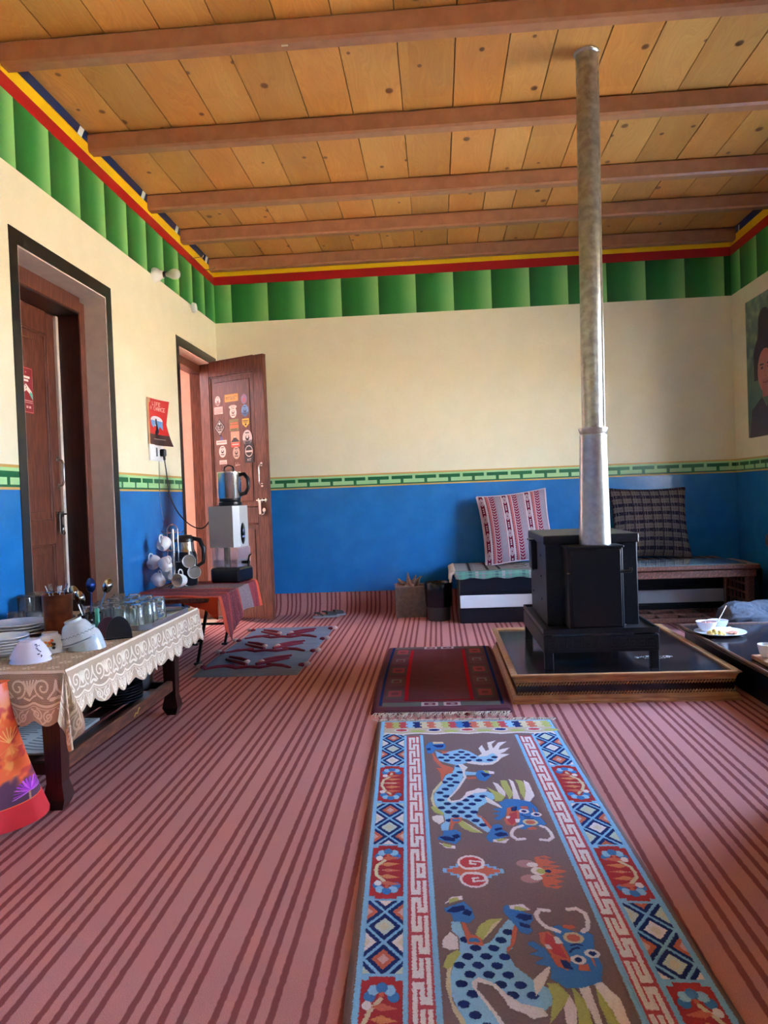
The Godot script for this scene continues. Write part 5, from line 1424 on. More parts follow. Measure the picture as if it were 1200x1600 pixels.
	for k in 4:
		var a := PI / 4 + k * PI / 2
		b = MB.new(); b.tube([Vector3(0, 0.03, 0), Vector3(cos(a) * 0.05, 0.02, sin(a) * 0.05), Vector3(cos(a) * 0.09, 0.004, sin(a) * 0.09)], 0.003, 6); part("foot", b, M.steel, t)
	for lv in [0.36, 0.245, 0.17]:
		b = MB.new()
		for k in 4:
			var a := k * PI / 2 + (0.4 if lv == 0.17 else 0.0)
			b.tube([Vector3(0, lv, 0), Vector3(cos(a) * 0.06, lv, sin(a) * 0.06), Vector3(cos(a) * 0.075, lv + 0.015, sin(a) * 0.075)], 0.0025, 6)
		part("arm", b, M.steel, t)
	var mw := plain(C(232, 228, 222), 0.2)
	var mugs := [[0.125, 0.745, 1.87, 0.15, 0.55, -0.8], [0.05, 0.625, 1.86, 0.25, 0.5, -0.8], [0.155, 0.615, 1.92, -0.55, 0.7, -0.35], [0.29, 0.63, 1.86, 0.25, 0.12, 0.95], [0.1, 0.515, 1.9, -0.65, 0.35, -0.6], [0.245, 0.515, 1.91, -0.3, 0.1, 0.95], [0.29, 0.55, 1.76, 0.2, 0.1, 0.97], [0.125, 0.545, 1.78, -0.5, 0.3, -0.7]]
	for i in mugs.size():
		var q: Array = mugs[i]
		var ax := Vector3(q[3], q[4], q[5]).normalized()
		var hd := (Vector3.UP - ax * ax.y).normalized() # handle side up
		var bs := Basis(hd, ax, hd.cross(ax))
		var m := thing("mug", "white mug on the chrome stand, " + MUGS[i], "mug", Vector3(q[0], q[1], q[2]), 0, "white mugs on the stand")
		m.basis = bs
		b = MB.new(); b.lathe([Vector2(0, -0.036), Vector2(0.022, -0.036), Vector2(0.024, -0.033), Vector2(0.034, -0.025), Vector2(0.041, 0.0), Vector2(0.043, 0.036), Vector2(0.042, 0.038), Vector2(0.04, 0.036), Vector2(0.038, 0.0), Vector2(0.03, -0.024), Vector2(0, -0.029)], 32); part("cup", b, mw, m)
		b = MB.new(); b.tube([Vector3(0.039, 0.024, 0), Vector3(0.058, 0.026, 0), Vector3(0.07, 0.012, 0), Vector3(0.067, -0.006, 0), Vector3(0.052, -0.018, 0), Vector3(0.035, -0.02, 0)], 0.0045, 8); part("handle", b, mw, m)

func orange_table():
	var t := thing("covered_table", "low table hidden under an orange flowered cloth, one metal foot showing", "table", Vector3(0.27, 0, 4.85))
	var b := MB.new(); b.box(Vector3(0, 0.445, 0), Vector3(0.48, 0.03, 0.92), 0.004); part("table_top", b, M.wood_brown, t)
	for q in [[0.21, -0.42], [-0.21, -0.42], [0.21, 0.42], [-0.21, 0.42]]:
		b = MB.new(); b.tube([Vector3(q[0], 0.43, q[1]), Vector3(q[0] + 0.03 * sign(q[0]), 0.03, q[1])], 0.014, 10); b.lathe([Vector2(0, 0), Vector2(0.016, 0), Vector2(0.02, 0.03), Vector2(0, 0.04)], 14, Transform3D(Basis.IDENTITY, Vector3(q[0] + 0.03 * sign(q[0]), 0, q[1])))
		part("leg", b, plain(C(90, 88, 84), 0.4, 0.6), t)
	# printed cloth: u = metres round the table / 1.4, v = drop
	var p := Pic.new(1024, 512, C(212, 84, 36), Vector2(1024, 512))
	var fn := FastNoiseLite.new(); fn.seed = 77; fn.frequency = 0.012; fn.fractal_octaves = 3
	for y in 512:
		for x in 1024:
			var n := fn.get_noise_2d(x * 1.3, y * 0.7); var n2 := fn.get_noise_2d(x + 500, y + 300)
			var c: Color = C(238, 98, 40).lerp(C(246, 150, 70), smoothstep(0.0, 0.35, n)).lerp(C(206, 56, 38), smoothstep(0.05, 0.4, n2))
			if y < 120: c = c.lerp(C(226, 150, 170), (1.0 - y / 120.0) * clampf(0.4 + n * 1.5, 0, 1))
			if y > 330 and y < 430: c = c.lerp(C(86, 40, 66), smoothstep(330, 375, y + n * 90))
			p.im.set_pixel(x, y, c)
	for k in 6: # pale flower outlines
		var c := Vector2(0.05 + k * 0.17, 0.42 + (k % 2) * 0.12)
		for q in 7: p.line([c, c + Vector2(0.012 * (q - 3), -0.11 + absf(q - 3) * 0.012)], 0.003, C(246, 170, 90))
		for q in 5: p.line([c + Vector2(0, 0.02), c + Vector2(0.016 * (q - 2), 0.1 - absf(q - 2) * 0.02)], 0.003, C(236, 130, 60))
	for k in 9: # purple spiky blooms
		var c := Vector2(0.03 + k * 0.115, 0.74 + (k % 2) * 0.05)
		for q in 13:
			var a := PI + PI * q / 12.0
			p.line([c, c + Vector2(cos(a) * 0.028, sin(a) * 0.085)], 0.0045, [C(176, 44, 186), C(206, 84, 206), C(146, 34, 166)][q % 3])
		p.line([c + Vector2(-0.03, 0.01), c, c + Vector2(0.03, 0.015)], 0.005, C(196, 110, 200)); p.line([c, c + Vector2(0.004, 0.07)], 0.004, C(176, 120, 90))
	p.rect(0, 0.845, 1, 0.155, C(206, 26, 34))
	var cm := printed(p.tex(), 0.8)
	t = thing("flowered_cloth", "orange and purple flowered cloth with red hem hanging from a low table", "tablecloth")
	b = MB.new()
	b.grid(12, 20, func(u: float, v: float): return Vector3(lerpf(0.015, 0.525, u), 0.4635, lerpf(4.375, 5.32, v)), 0.002)
	for i in b.u.size(): b.u[i] = Vector2(b.u[i].x * 0.36, 0.02 + 0.06 * b.u[i].y)
	part("top_sheet", b, cm, t)
	b = MB.new()
	b.grid(150, 24, func(u: float, v: float):
		# perimeter: far edge (x 0.015 -> 0.525), rounded corner, right side (z 4.375 -> 5.32)
		var s := u * 1.46
		var pos: Vector2; var nm: Vector2
		if s < 0.48: pos = Vector2(0.015 + s, 4.375); nm = Vector2(0, -1)
		elif s < 0.54:
			var a := (s - 0.48) / 0.06 * PI / 2
			pos = Vector2(0.495 + sin(a) * 0.03, 4.405 - cos(a) * 0.03); nm = Vector2(sin(a), -cos(a))
		else: pos = Vector2(0.525, 4.405 + (s - 0.54)); nm = Vector2(1, 0)
		var cor: float = exp(-pow((s - 0.51) / 0.1, 2.0))
		var fl := 0.004 + 0.03 * v * (0.5 + 0.5 * sin(s * 26.0 + 0.6)) + 0.075 * v * cor
		if s < 0.42: fl *= 0.35
		pos += nm * fl * sqrt(v + 0.01)
		var bot := 0.435 - 0.02 * sin(s * 17.0) - 0.03 * smoothstep(0.55, 0.75, s)
		return Vector3(pos.x, 0.4635 - bot * v, pos.y), 0.002)
	part("skirt", b, cm, t)

# ---------------------------------------------------------------- hearth and stove
func molding(b: MB, x0: float, x1: float, z0: float, z1: float, prof: Array):
	for i in prof.size() - 1:
		var o0: float = prof[i].x; var o1: float = prof[i + 1].x; var y0: float = prof[i].y; var y1: float = prof[i + 1].y
		var c0 := [Vector3(x0 - o0, y0, z1 + o0), Vector3(x1 + o0, y0, z1 + o0), Vector3(x1 + o0, y0, z0 - o0), Vector3(x0 - o0, y0, z0 - o0)]
		var c1 := [Vector3(x0 - o1, y1, z1 + o1), Vector3(x1 + o1, y1, z1 + o1), Vector3(x1 + o1, y1, z0 - o1), Vector3(x0 - o1, y1, z0 - o1)]
		for k in 4:
			var l: float = c0[k].distance_to(c0[(k + 1) % 4])
			b.quad(c0[k], c0[(k + 1) % 4], c1[(k + 1) % 4], c1[k], Vector2(0, y0), Vector2(l, y0), Vector2(l, y1), Vector2(0, y1))
func rope(b: MB, x0: float, x1: float, z0: float, z1: float, y: float, r: float):
	for s in [[Vector3(x0, y, z1), Vector3(x1, y, z1)], [Vector3(x0, y, z0), Vector3(x0, y, z1)], [Vector3(x1, y, z0), Vector3(x1, y, z1)]]:
		var d: Vector3 = (s[1] - s[0]); var n := int(d.length() / 0.014)
		for i in n:
			var c: Vector3 = s[0] + d * ((i + 0.5) / n); var e := d.normalized() * 0.006
			b.tube([c - e - Vector3(0, r, 0), c + e + Vector3(0, r, 0)], r * 0.62, 5, false)
func hearth():
	var gold := grain(C(206, 156, 104), C(164, 114, 74), 0.4, Vector3(1.2, 9, 9), 51)
	M.black_gloss = plain(C(18, 18, 24), 0.14)
	var t := thing("hearth_platform", "low black hearth platform with gilt wooden rope mouldings under the stove", "platform")
	var x0 := 2.245; var x1 := 3.245; var z0 := 1.825; var z1 := 3.075
	var b := MB.new()
	molding(b, x0, x1, z0, z1, [Vector2(0.022, 0.001), Vector2(0.022, 0.012), Vector2(0.018, 0.016), Vector2(0.018, 0.03), Vector2(0.008, 0.036), Vector2(0.0, 0.038)])
	part("bottom_moulding", b, gold, t)
	b = MB.new(); molding(b, x0, x1, z0, z1, [Vector2(0.0, 0.034), Vector2(0.0, 0.1)]); part("black_band", b, M.black_gloss, t)
	b = MB.new(); rope(b, x0 - 0.002, x1 + 0.002, z0, z1 + 0.002, 0.046, 0.0062); part("rope_moulding", b, gold, t)
	b = MB.new(); rope(b, x0 - 0.002, x1 + 0.002, z0, z1 + 0.002, 0.089, 0.0062); part("rope_moulding", b, gold, t)
	b = MB.new()
	molding(b, x0, x1, z0, z1, [Vector2(0.0, 0.096), Vector2(0.006, 0.1), Vector2(0.008, 0.112), Vector2(0.016, 0.126), Vector2(0.027, 0.132), Vector2(0.027, 0.137), Vector2(0.018, 0.139), Vector2(0.004, 0.139), Vector2(-0.006, 0.136), Vector2(-0.008, 0.126)])
	part("top_moulding", b, gold, t)
	b = MB.new(); b.box(Vector3((x0 + x1) / 2, 0.065, (z0 + z1) / 2), Vector3(x1 - x0 - 0.002, 0.126, z1 - z0 - 0.002)); part("slab", b, mottled(C(40, 32, 32), C(24, 22, 26), 0.16, 1.2, 0.02), t)
	# ash dust patch on the slab
	b = MB.new()
	for k in 60:
		var a := rng.randf() * TAU; var r := sqrt(rng.randf())
		b.ellipsoid(Vector3(2.975 + cos(a) * r * 0.1, 0.1285, 2.72 + sin(a) * r * 0.035), Vector3(rng.randf_range(0.004, 0.014), 0.0012, rng.randf_range(0.003, 0.008)), 7, 4)
	var ash := one("ash_dust", b, plain(C(176, 168, 158), 0.95), "pale smear of ash on the black hearth beside the stove", "ash"); ash.set_meta("kind", "stuff")

func stove():
	M.stove = mottled(C(30, 32, 38), C(22, 24, 29), 0.42, 3.0, 0.03, 0.35)
	var t := thing("wood_stove", "black sheet metal wood stove on a stand with cut key pattern", "stove", Vector3(2.67, 0.128, 2.5))
	# stand: tray, apron with key pattern, four legs
	var b := MB.new(); b.box(Vector3(0, 0.176, 0.02), Vector3(0.55, 0.012, 0.87), 0.002)
	for e in [-1.0, 1.0]:
		b.box(Vector3(e * 0.272, 0.184, 0.02), Vector3(0.008, 0.026, 0.87), 0.002); b.box(Vector3(0, 0.184, 0.02 + e * 0.432), Vector3(0.55, 0.026, 0.008), 0.002)
	part("tray", b, M.stove, t)
	b = MB.new()
	for e in [-1.0, 1.0]:
		b.box(Vector3(e * 0.27, 0.122, 0.02), Vector3(0.012, 0.08, 0.86), 0.002); b.box(Vector3(0, 0.122, 0.02 + e * 0.43), Vector3(0.548, 0.08, 0.012), 0.002)
	part("apron", b, M.stove, t)
	for x in [-0.252, 0.252]:
		for z in [-0.395, 0.435]:
			b = MB.new(); b.box(Vector3(x, 0.082, z), Vector3(0.042, 0.164, 0.036), 0.003); part("leg", b, M.stove, t)
	# key pattern: dark bars on the front apron stand in for shaded cut-outs
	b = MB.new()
	var cut_shade := plain(C(8, 8, 12), 0.5)
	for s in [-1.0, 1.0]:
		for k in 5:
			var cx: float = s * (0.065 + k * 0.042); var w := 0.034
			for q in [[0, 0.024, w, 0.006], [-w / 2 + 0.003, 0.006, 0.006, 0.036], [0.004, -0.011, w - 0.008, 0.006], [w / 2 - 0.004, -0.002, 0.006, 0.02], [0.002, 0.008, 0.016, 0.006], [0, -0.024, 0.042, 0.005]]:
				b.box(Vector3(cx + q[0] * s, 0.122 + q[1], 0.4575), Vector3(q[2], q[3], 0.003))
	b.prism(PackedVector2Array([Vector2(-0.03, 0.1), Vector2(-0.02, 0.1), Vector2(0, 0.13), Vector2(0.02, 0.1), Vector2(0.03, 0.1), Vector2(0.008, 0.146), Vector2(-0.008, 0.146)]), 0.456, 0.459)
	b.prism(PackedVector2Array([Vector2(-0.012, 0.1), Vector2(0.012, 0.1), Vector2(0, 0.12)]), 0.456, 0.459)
	part("key_pattern", b, cut_shade, t.get_node("apron"))
	# body and lid
	b = MB.new(); b.box(Vector3(-0.002, 0.4, -0.04), Vector3(0.456, 0.436, 0.64), 0.004); part("body", b, M.stove, t)
	b = MB.new(); b.box(Vector3(-0.002, 0.62, -0.04), Vector3(0.474, 0.046, 0.66), 0.005); part("lid", b, M.stove, t)
	for y in [0.3, 0.42, 0.53, 0.6]:
		for z in [-0.25, 0.1]:
			b = MB.new(); b.ellipsoid(Vector3(-0.231, y, z), Vector3(0.004, 0.006, 0.006), 8, 6); part("rivet", b, plain(C(14, 14, 18), 0.4), t.get_node("body"))
	b = MB.new(); b.box(Vector3(-0.245, 0.52, -0.12), Vector3(0.03, 0.16, 0.12), 0.004); b.box(Vector3(-0.25, 0.602, -0.12), Vector3(0.04, 0.008, 0.13), 0.002); part("side_flap", b, M.stove, t)
	# fire box with door in front, carrying the flue
	b = MB.new(); b.box(Vector3(-0.014, 0.388, 0.36), Vector3(0.262, 0.396, 0.16), 0.003); part("fire_box", b, M.stove, t)
	b = MB.new(); b.box(Vector3(-0.014, 0.59, 0.36), Vector3(0.276, 0.012, 0.172), 0.003); part("fire_box_top", b, M.stove, t.get_node("fire_box"))
	b = MB.new(); b.box(Vector3(-0.012, 0.39, 0.442), Vector3(0.238, 0.376, 0.008), 0.003); part("fire_door", b, plain(C(20, 21, 27), 0.4, 0.3), t)
	b = MB.new(); b.tube([Vector3(0.1, 0.47, 0.45), Vector3(0.15, 0.47, 0.452), Vector3(0.152, 0.485, 0.452)], 0.008, 8); part("door_lever", b, M.stove, t.get_node("fire_door"))
	b = MB.new(); b.tube([Vector3(-0.15, 0.465, 0.44), Vector3(-0.138, 0.465, 0.448)], 0.004, 6); part("hinge_pin", b, M.steel, t.get_node("fire_door"))
	b = MB.new(); b.ellipsoid(Vector3(0.118, 0.21, 0.446), Vector3(0.005, 0.005, 0.005), 8, 6); part("bolt", b, M.steel, t.get_node("fire_door"))
	# flue pipe
	M.zinc = mottled(C(206, 206, 198), C(182, 182, 174), 0.3, 1.5, 0.03, 0.8)
	var zd := mottled(C(184, 186, 180), C(150, 148, 142), 0.36, 1.4, 0.03, 0.85)
	t = thing("flue_pipe", "tall galvanised stove pipe rising from the stove to the ceiling", "pipe", Vector3(2.672, 0.728, 2.865))
	var lean := Basis(Vector3(0, 0, 1), -0.0148)
	var xf := Transform3D(lean, Vector3.ZERO)
	b = MB.new(); b.lathe([Vector2(0, 0), Vector2(0.0765, 0.0), Vector2(0.0765, 0.006), Vector2(0.065, 0.525), Vector2(0.0665, 0.53), Vector2(0.0665, 0.537), Vector2(0.06, 0.54)], 40, xf); part("lower_sleeve", b, M.zinc, t)
	b = MB.new(); b.lathe([Vector2(0.06, 0.54), Vector2(0.064, 0.545), Vector2(0.071, 0.565), Vector2(0.0715, 0.571), Vector2(0.055, 0.571)], 40, xf); part("collar", b, M.zinc, t.get_node("lower_sleeve"))
	b = MB.new(); b.lathe([Vector2(0.054, 0.55), Vector2(0.0535, 0.9), Vector2(0.0535, 2.41)], 14, xf); part("upper_pipe", b, zd, t)
	b = MB.new(); b.bar(xf * Vector3(0.046, 0.57, 0.03), xf * Vector3(0.046, 2.41, 0.03), 0.012, 0.003, 0.001, Vector3(0, 0, 1)); part("seam", b, M.zinc, t.get_node("upper_pipe"))
	b = MB.new(); b.lathe([Vector2(0.054, 2.385), Vector2(0.062, 2.39), Vector2(0.064, 2.397), Vector2(0.054, 2.398)], 30, xf); part("ceiling_ring", b, zd, t)

# ---------------------------------------------------------------- bench, cushions
func cushion(w: float, h: float, d: float, m: Material) -> MB:
	var b := MB.new()
	for sd in [-1.0, 1.0]:
		b.grid(28, 28, func(u: float, v: float):
			var x := u * 2.0 - 1.0; var y := v * 2.0 - 1.0
			if sd < 0: x = -x
			# pulled-in sides, pointed corners, puffed middle
			var px := x * (1.0 - 0.07 * (1.0 - y * y)); var py := y * (1.0 - 0.06 * (1.0 - x * x))
			var puff: float = pow(max(0.0, (1.0 - pow(absf(x), 2.4)) * (1.0 - pow(absf(y), 2.4))), 0.55)
			return Vector3(px * w / 2, -py * h / 2, sd * (0.006 + puff * d / 2 * (1.0 + 0.06 * sin(x * 5.0 + y * 3.0)))))
	return b
func bench():
	var t := thing("bench", "long black storage bench with white inset panels along the back wall", "bench")
	var blk := plain(C(14, 18, 28), 0.3)
	var b := MB.new(); b.box(Vector3(3.18, 0.18, 0.44), Vector3(2.27, 0.36, 0.7), 0.006); part("carcass", b, blk, t)
	for q in [[2.05, 3.0], [3.03, 4.035]]:
		b = MB.new(); b.box(Vector3((q[0] + q[1]) / 2, 0.168, 0.792), Vector3(q[1] - q[0], 0.098, 0.012), 0.003); part("white_panel", b, plain(C(222, 222, 224), 0.3), t.get_node("carcass"))
	b = MB.new(); b.box(Vector3(3.18, 0.3, 0.792), Vector3(2.26, 0.1, 0.01), 0.003); b.box(Vector3(3.18, 0.055, 0.792), Vector3(2.26, 0.1, 0.01), 0.003); part("rail", b, blk, t)
	# patterned mat on the left half
	var p := Pic.new(512, 384, C(150, 142, 138), Vector2(512, 384))
	for k in 500: p.rect(rng.randf(), rng.randf(), 0.05, 0.004, [C(158, 150, 146), C(140, 134, 132)][k % 2])
	p.rect(0, 0, 0.09, 1, C(186, 176, 170))
	for x in [0.1, 0.22, 0.3]: p.rect(x, 0.0, 0.018, 0.92, C(62, 54, 56))
	for k in 9: p.rect(0.135, 0.05 + k * 0.1, 0.07, 0.035, C(190, 184, 178)); 
	for k in 4: # stepped diamonds
		var c := Vector2(0.52 + (k % 2) * 0.28, 0.28 + (k / 2) * 0.4)
		for i in range(-3, 4):
			for j in range(-2, 3):
				if absi(i) + absi(j) < 4: p.rect(c.x + i * 0.034, c.y + j * 0.05, 0.032, 0.048, C(36, 32, 38) if (i + j) % 2 else C(214, 208, 204))
	p.rect(0, 0.93, 1, 0.07, C(110, 150, 130))
	M.mat_print = wool(p.tex(), 0.7)
	t = thing("bench_mat", "grey woven seat mat with black and white diamonds on the bench", "mat")
	b = MB.new()
	b.grid(40, 24, func(u: float, v: float): return Vector3(lerpf(2.015, 3.14, u), 0.405 + 0.006 * sin(u * 14.0) * sin(v * 6.0), lerpf(0.1, 0.805, v)), 0.04)
	part("mat", b, M.mat_print, t)
	p = Pic.new(512, 64, C(96, 128, 116), Vector2(512, 64))
	for k in 22:
		p.rect(k / 22.0, 0, 0.022, 1, [C(128, 122, 124), C(96, 142, 122), C(70, 98, 96), C(156, 140, 140)][k % 4])
	for y in [0.25, 0.7]: p.rect(0, y, 1, 0.1, C(96, 150, 124))
	b = MB.new()
	b.grid(60, 6, func(u: float, v: float): return Vector3(lerpf(2.02, 3.14, u), 0.402 - v * (0.055 + 0.006 * sin(u * 40.0)), 0.809 + 0.006 * sin(v * 3.0) + 0.003 * sin(u * 50.0)), 0.004)
	part("plaid_edge", b, printed(p.tex(), 0.9), t)
	b = MB.new()
	for k in 14:
		var z := 0.13 + k * 0.05
		b.tube([Vector3(2.02, 0.4, z), Vector3(1.985, 0.385, z + 0.01), Vector3(1.985 + rng.randf_range(-0.01, 0.01), 0.32, z + rng.randf_range(-0.02, 0.02))], [0.014, 0.016, 0.008], 6)
	var fr := part("tassels", b, plain(C(206, 190, 176), 0.95), t); fr.set_meta("kind", "stuff")
	# striped blanket on the right half
	p = Pic.new(256, 64, C(110, 98, 94), Vector2(256, 64))
	for k in 12: p.rect(k / 12.0, 0, 0.03, 1, C(60, 40, 44)); p.rect(k / 12.0 + 0.045, 0, 0.012, 1, C(150, 138, 130))
	b = MB.new()
	b.grid(40, 20, func(u: float, v: float): return Vector3(lerpf(3.17, 4.2, u), 0.402 + 0.02 * pow(absf(sin(u * 9.0 + v * 2.0)), 3.0) * v, lerpf(0.1, 0.8, v)), 0.03)
	one("striped_blanket", b, printed(p.tex(), 0.95), "rumpled brown striped blanket on the bench under the checked cushion", "blanket")
	# cushions leaning on the wall
	p = Pic.new(512, 512, C(176, 72, 88), Vector2(512, 512))
	var wt := C(226, 210, 214)
	var mr := C(128, 30, 62)
	for k in 3:
		var x := k / 3.0
		p.rect(x, 0, 0.34, 1, C(196, 100, 112)); p.rect(x, 0, 0.022, 1, wt); p.rect(x + 0.022, 0, 0.056, 1, mr); p.rect(x + 0.078, 0, 0.022, 1, wt); p.rect(x + 0.1, 0, 0.012, 1, wt); p.rect(x + 0.125, 0, 0.016, 1, C(224, 130, 124)); p.rect(x + 0.15, 0, 0.012, 1, wt)
		p.rect(x + 0.17, 0, 0.06, 1, C(150, 44, 72)); p.rect(x + 0.235, 0, 0.09, 1, C(200, 186, 194))
		for j in 4: p.rect(x + 0.245 + j * 0.02, 0, 0.006, 1, C(120, 90, 120))
		for j in 24:
			p.line([Vector2(x + 0.175, j / 24.0), Vector2(x + 0.2, j / 24.0 + 0.022), Vector2(x + 0.225, j / 24.0)], 0.009, wt)
		for j in 40: p.rect(x + 0.104, j / 40.0, 0.02, 0.012, mr)
		for j in 4:
			var c := Vector2(x + 0.05, 0.1 + j * 0.26)
			for r in [0.05, 0.034, 0.018]: p.line([c + Vector2(-r, 0), c + Vector2(0, -r * 1.2), c + Vector2(r, 0), c + Vector2(0, r * 1.2), c + Vector2(-r, 0)], 0.008, wt)
			for q in 3: p.disc(c + Vector2(0, 0.1 + q * 0.03), 0.014, 0.011, wt, 6)
	var c1 := thing("cushion", "red and white embroidered striped cushion leaning on the blue wall", "cushion", Vector3(2.55, 0.415, 0.3))
	var rt := Basis(Vector3(0, 0, 1), 0.09) * Basis(Vector3.RIGHT, -0.28)
	b = cushion(0.58, 0.6, 0.2, null)
	var mi := part("cover", b, wool(p.tex(), 0.6), c1, Vector3(0, 0.29, -0.06)); mi.basis = rt
	b = MB.new()
	var ed := []
	for k in 65:
		var s := fposmod(k / 64.0 * 4.0, 4.0); var e := int(s) % 4; var f := s - int(s)
		var q: Vector2 = [Vector2(-1, 1).lerp(Vector2(1, 1), f), Vector2(1, 1).lerp(Vector2(1, -1), f), Vector2(1, -1).lerp(Vector2(-1, -1), f), Vector2(-1, -1).lerp(Vector2(-1, 1), f)][e]
		ed.append(Vector3(q.x * (1.0 - 0.07 * (1.0 - q.y * q.y)) * 0.29, q.y * (1.0 - 0.06 * (1.0 - q.x * q.x)) * 0.3, 0))
	b.tube(ed, 0.008, 6); mi = part("piping", b, plain(C(214, 196, 204), 0.9), c1, Vector3(0, 0.29, -0.06)); mi.basis = rt
	p = Pic.new(512, 512, C(132, 120, 116), Vector2(512, 512))
	for k in 8:
		p.rect(0, k / 8.0, 1, 0.05, C(48, 44, 66)); p.rect(0, k / 8.0 + 0.085, 1, 0.008, C(110, 98, 98))
	for k in 8: p.rect(k / 8.0, 0, 0.014, 1, C(56, 50, 66)); p.rect(k / 8.0 + 0.06, 0, 0.004, 1, C(176, 164, 156)); p.rect(k / 8.0 + 0.03, 0, 0.004, 1, C(170, 158, 150))
	for k in 4000: p.rect(rng.randf(), rng.randf(), 0.004, 0.008, [C(146, 132, 126), C(100, 92, 96)][k % 2])
	var c2 := thing("cushion", "brown and navy checked woven cushion leaning on the blue wall", "cushion", Vector3(3.645, 0.415, 0.3))
	rt = Basis(Vector3(0, 0, 1), -0.02) * Basis(Vector3.RIGHT, -0.28)
	b = cushion(0.63, 0.6, 0.2, null)
	mi = part("cover", b, wool(p.tex(), 0.9), c2, Vector3(0, 0.29, -0.06)); mi.basis = rt

func lattice_table():
	# brown table with glass top before the bench
	var t := thing("lattice_table", "reddish brown wooden table with glass top and lattice ends before the bench", "table", Vector3(3.53, 0, 1.07))
	var b := MB.new()
	b.box(Vector3(0, 0.43, 0.215), Vector3(1.12, 0.03, 0.07), 0.006); b.box(Vector3(0, 0.43, -0.2), Vector3(1.12, 0.03, 0.07), 0.006)
	for x in [-0.52, 0.52]: b.box(Vector3(x, 0.43, 0.0), Vector3(0.08, 0.03, 0.36), 0.006)
	part("top_frame", b, M.wood_brown, t)
	b = MB.new(); b.box(Vector3(0, 0.385, 0.215), Vector3(1.08, 0.055, 0.03), 0.006); b.box(Vector3(0, 0.385, -0.205), Vector3(1.08, 0.055, 0.03), 0.006); b.box(Vector3(0, 0.416, 0), Vector3(0.98, 0.006, 0.36)); part("apron", b, M.wood_brown, t)
	b = MB.new(); b.box(Vector3(-0.02, 0.449, 0), Vector3(1.0, 0.006, 0.44), 0.001); part("glass_top", b, glass(C(150, 175, 180), 0.35, 0.03), t.get_node("top_frame"))
	for x in [-0.5, 0.5]:
		for z in [-0.2, 0.2]:
			b = MB.new(); b.box(Vector3(x, 0.205, z), Vector3(0.05, 0.41, 0.05), 0.005); part("leg", b, M.wood_brown, t)
		for k in 5:
			b = MB.new(); b.box(Vector3(x, 0.21, -0.14 + k * 0.07), Vector3(0.012, 0.36, 0.016), 0.002); part("lattice_slat", b, M.wood_brown, t)
		for k in 6:
			b = MB.new(); b.box(Vector3(x - 0.006, 0.06 + k * 0.06, 0), Vector3(0.01, 0.014, 0.36), 0.002); part("lattice_slat", b, M.wood_brown, t)
	for z in [0.2, -0.2, 0.0]:
		b = MB.new(); b.box(Vector3(0, 0.065, z), Vector3(0.98, 0.03, 0.035), 0.003); part("shelf_rail", b, M.wood_brown, t)
	for k in 6:
		b = MB.new(); b.box(Vector3(-0.4 + k * 0.16, 0.062, 0), Vector3(0.022, 0.022, 0.4), 0.002); part("shelf_slat", b, M.wood_brown, t)
	t = thing("tissue_box", "small pale blue and white tissue packet on the glass topped table", "tissue packet", Vector3(3.2, 0.452, 1.12))
	b = MB.new(); b.box(Vector3(0, 0.025, 0), Vector3(0.12, 0.05, 0.08), 0.004); part("packet", b, plain(C(150, 190, 214), 0.4), t)
	b = MB.new(); b.grid(6, 6, func(u: float, v: float): return Vector3(-0.03 + u * 0.075, 0.05 + v * 0.045, 0.01 * sin(u * 7.0) + (v - 0.5) * 0.02), 0.001); part("tissue", b, plain(C(214, 228, 238), 0.9), t)

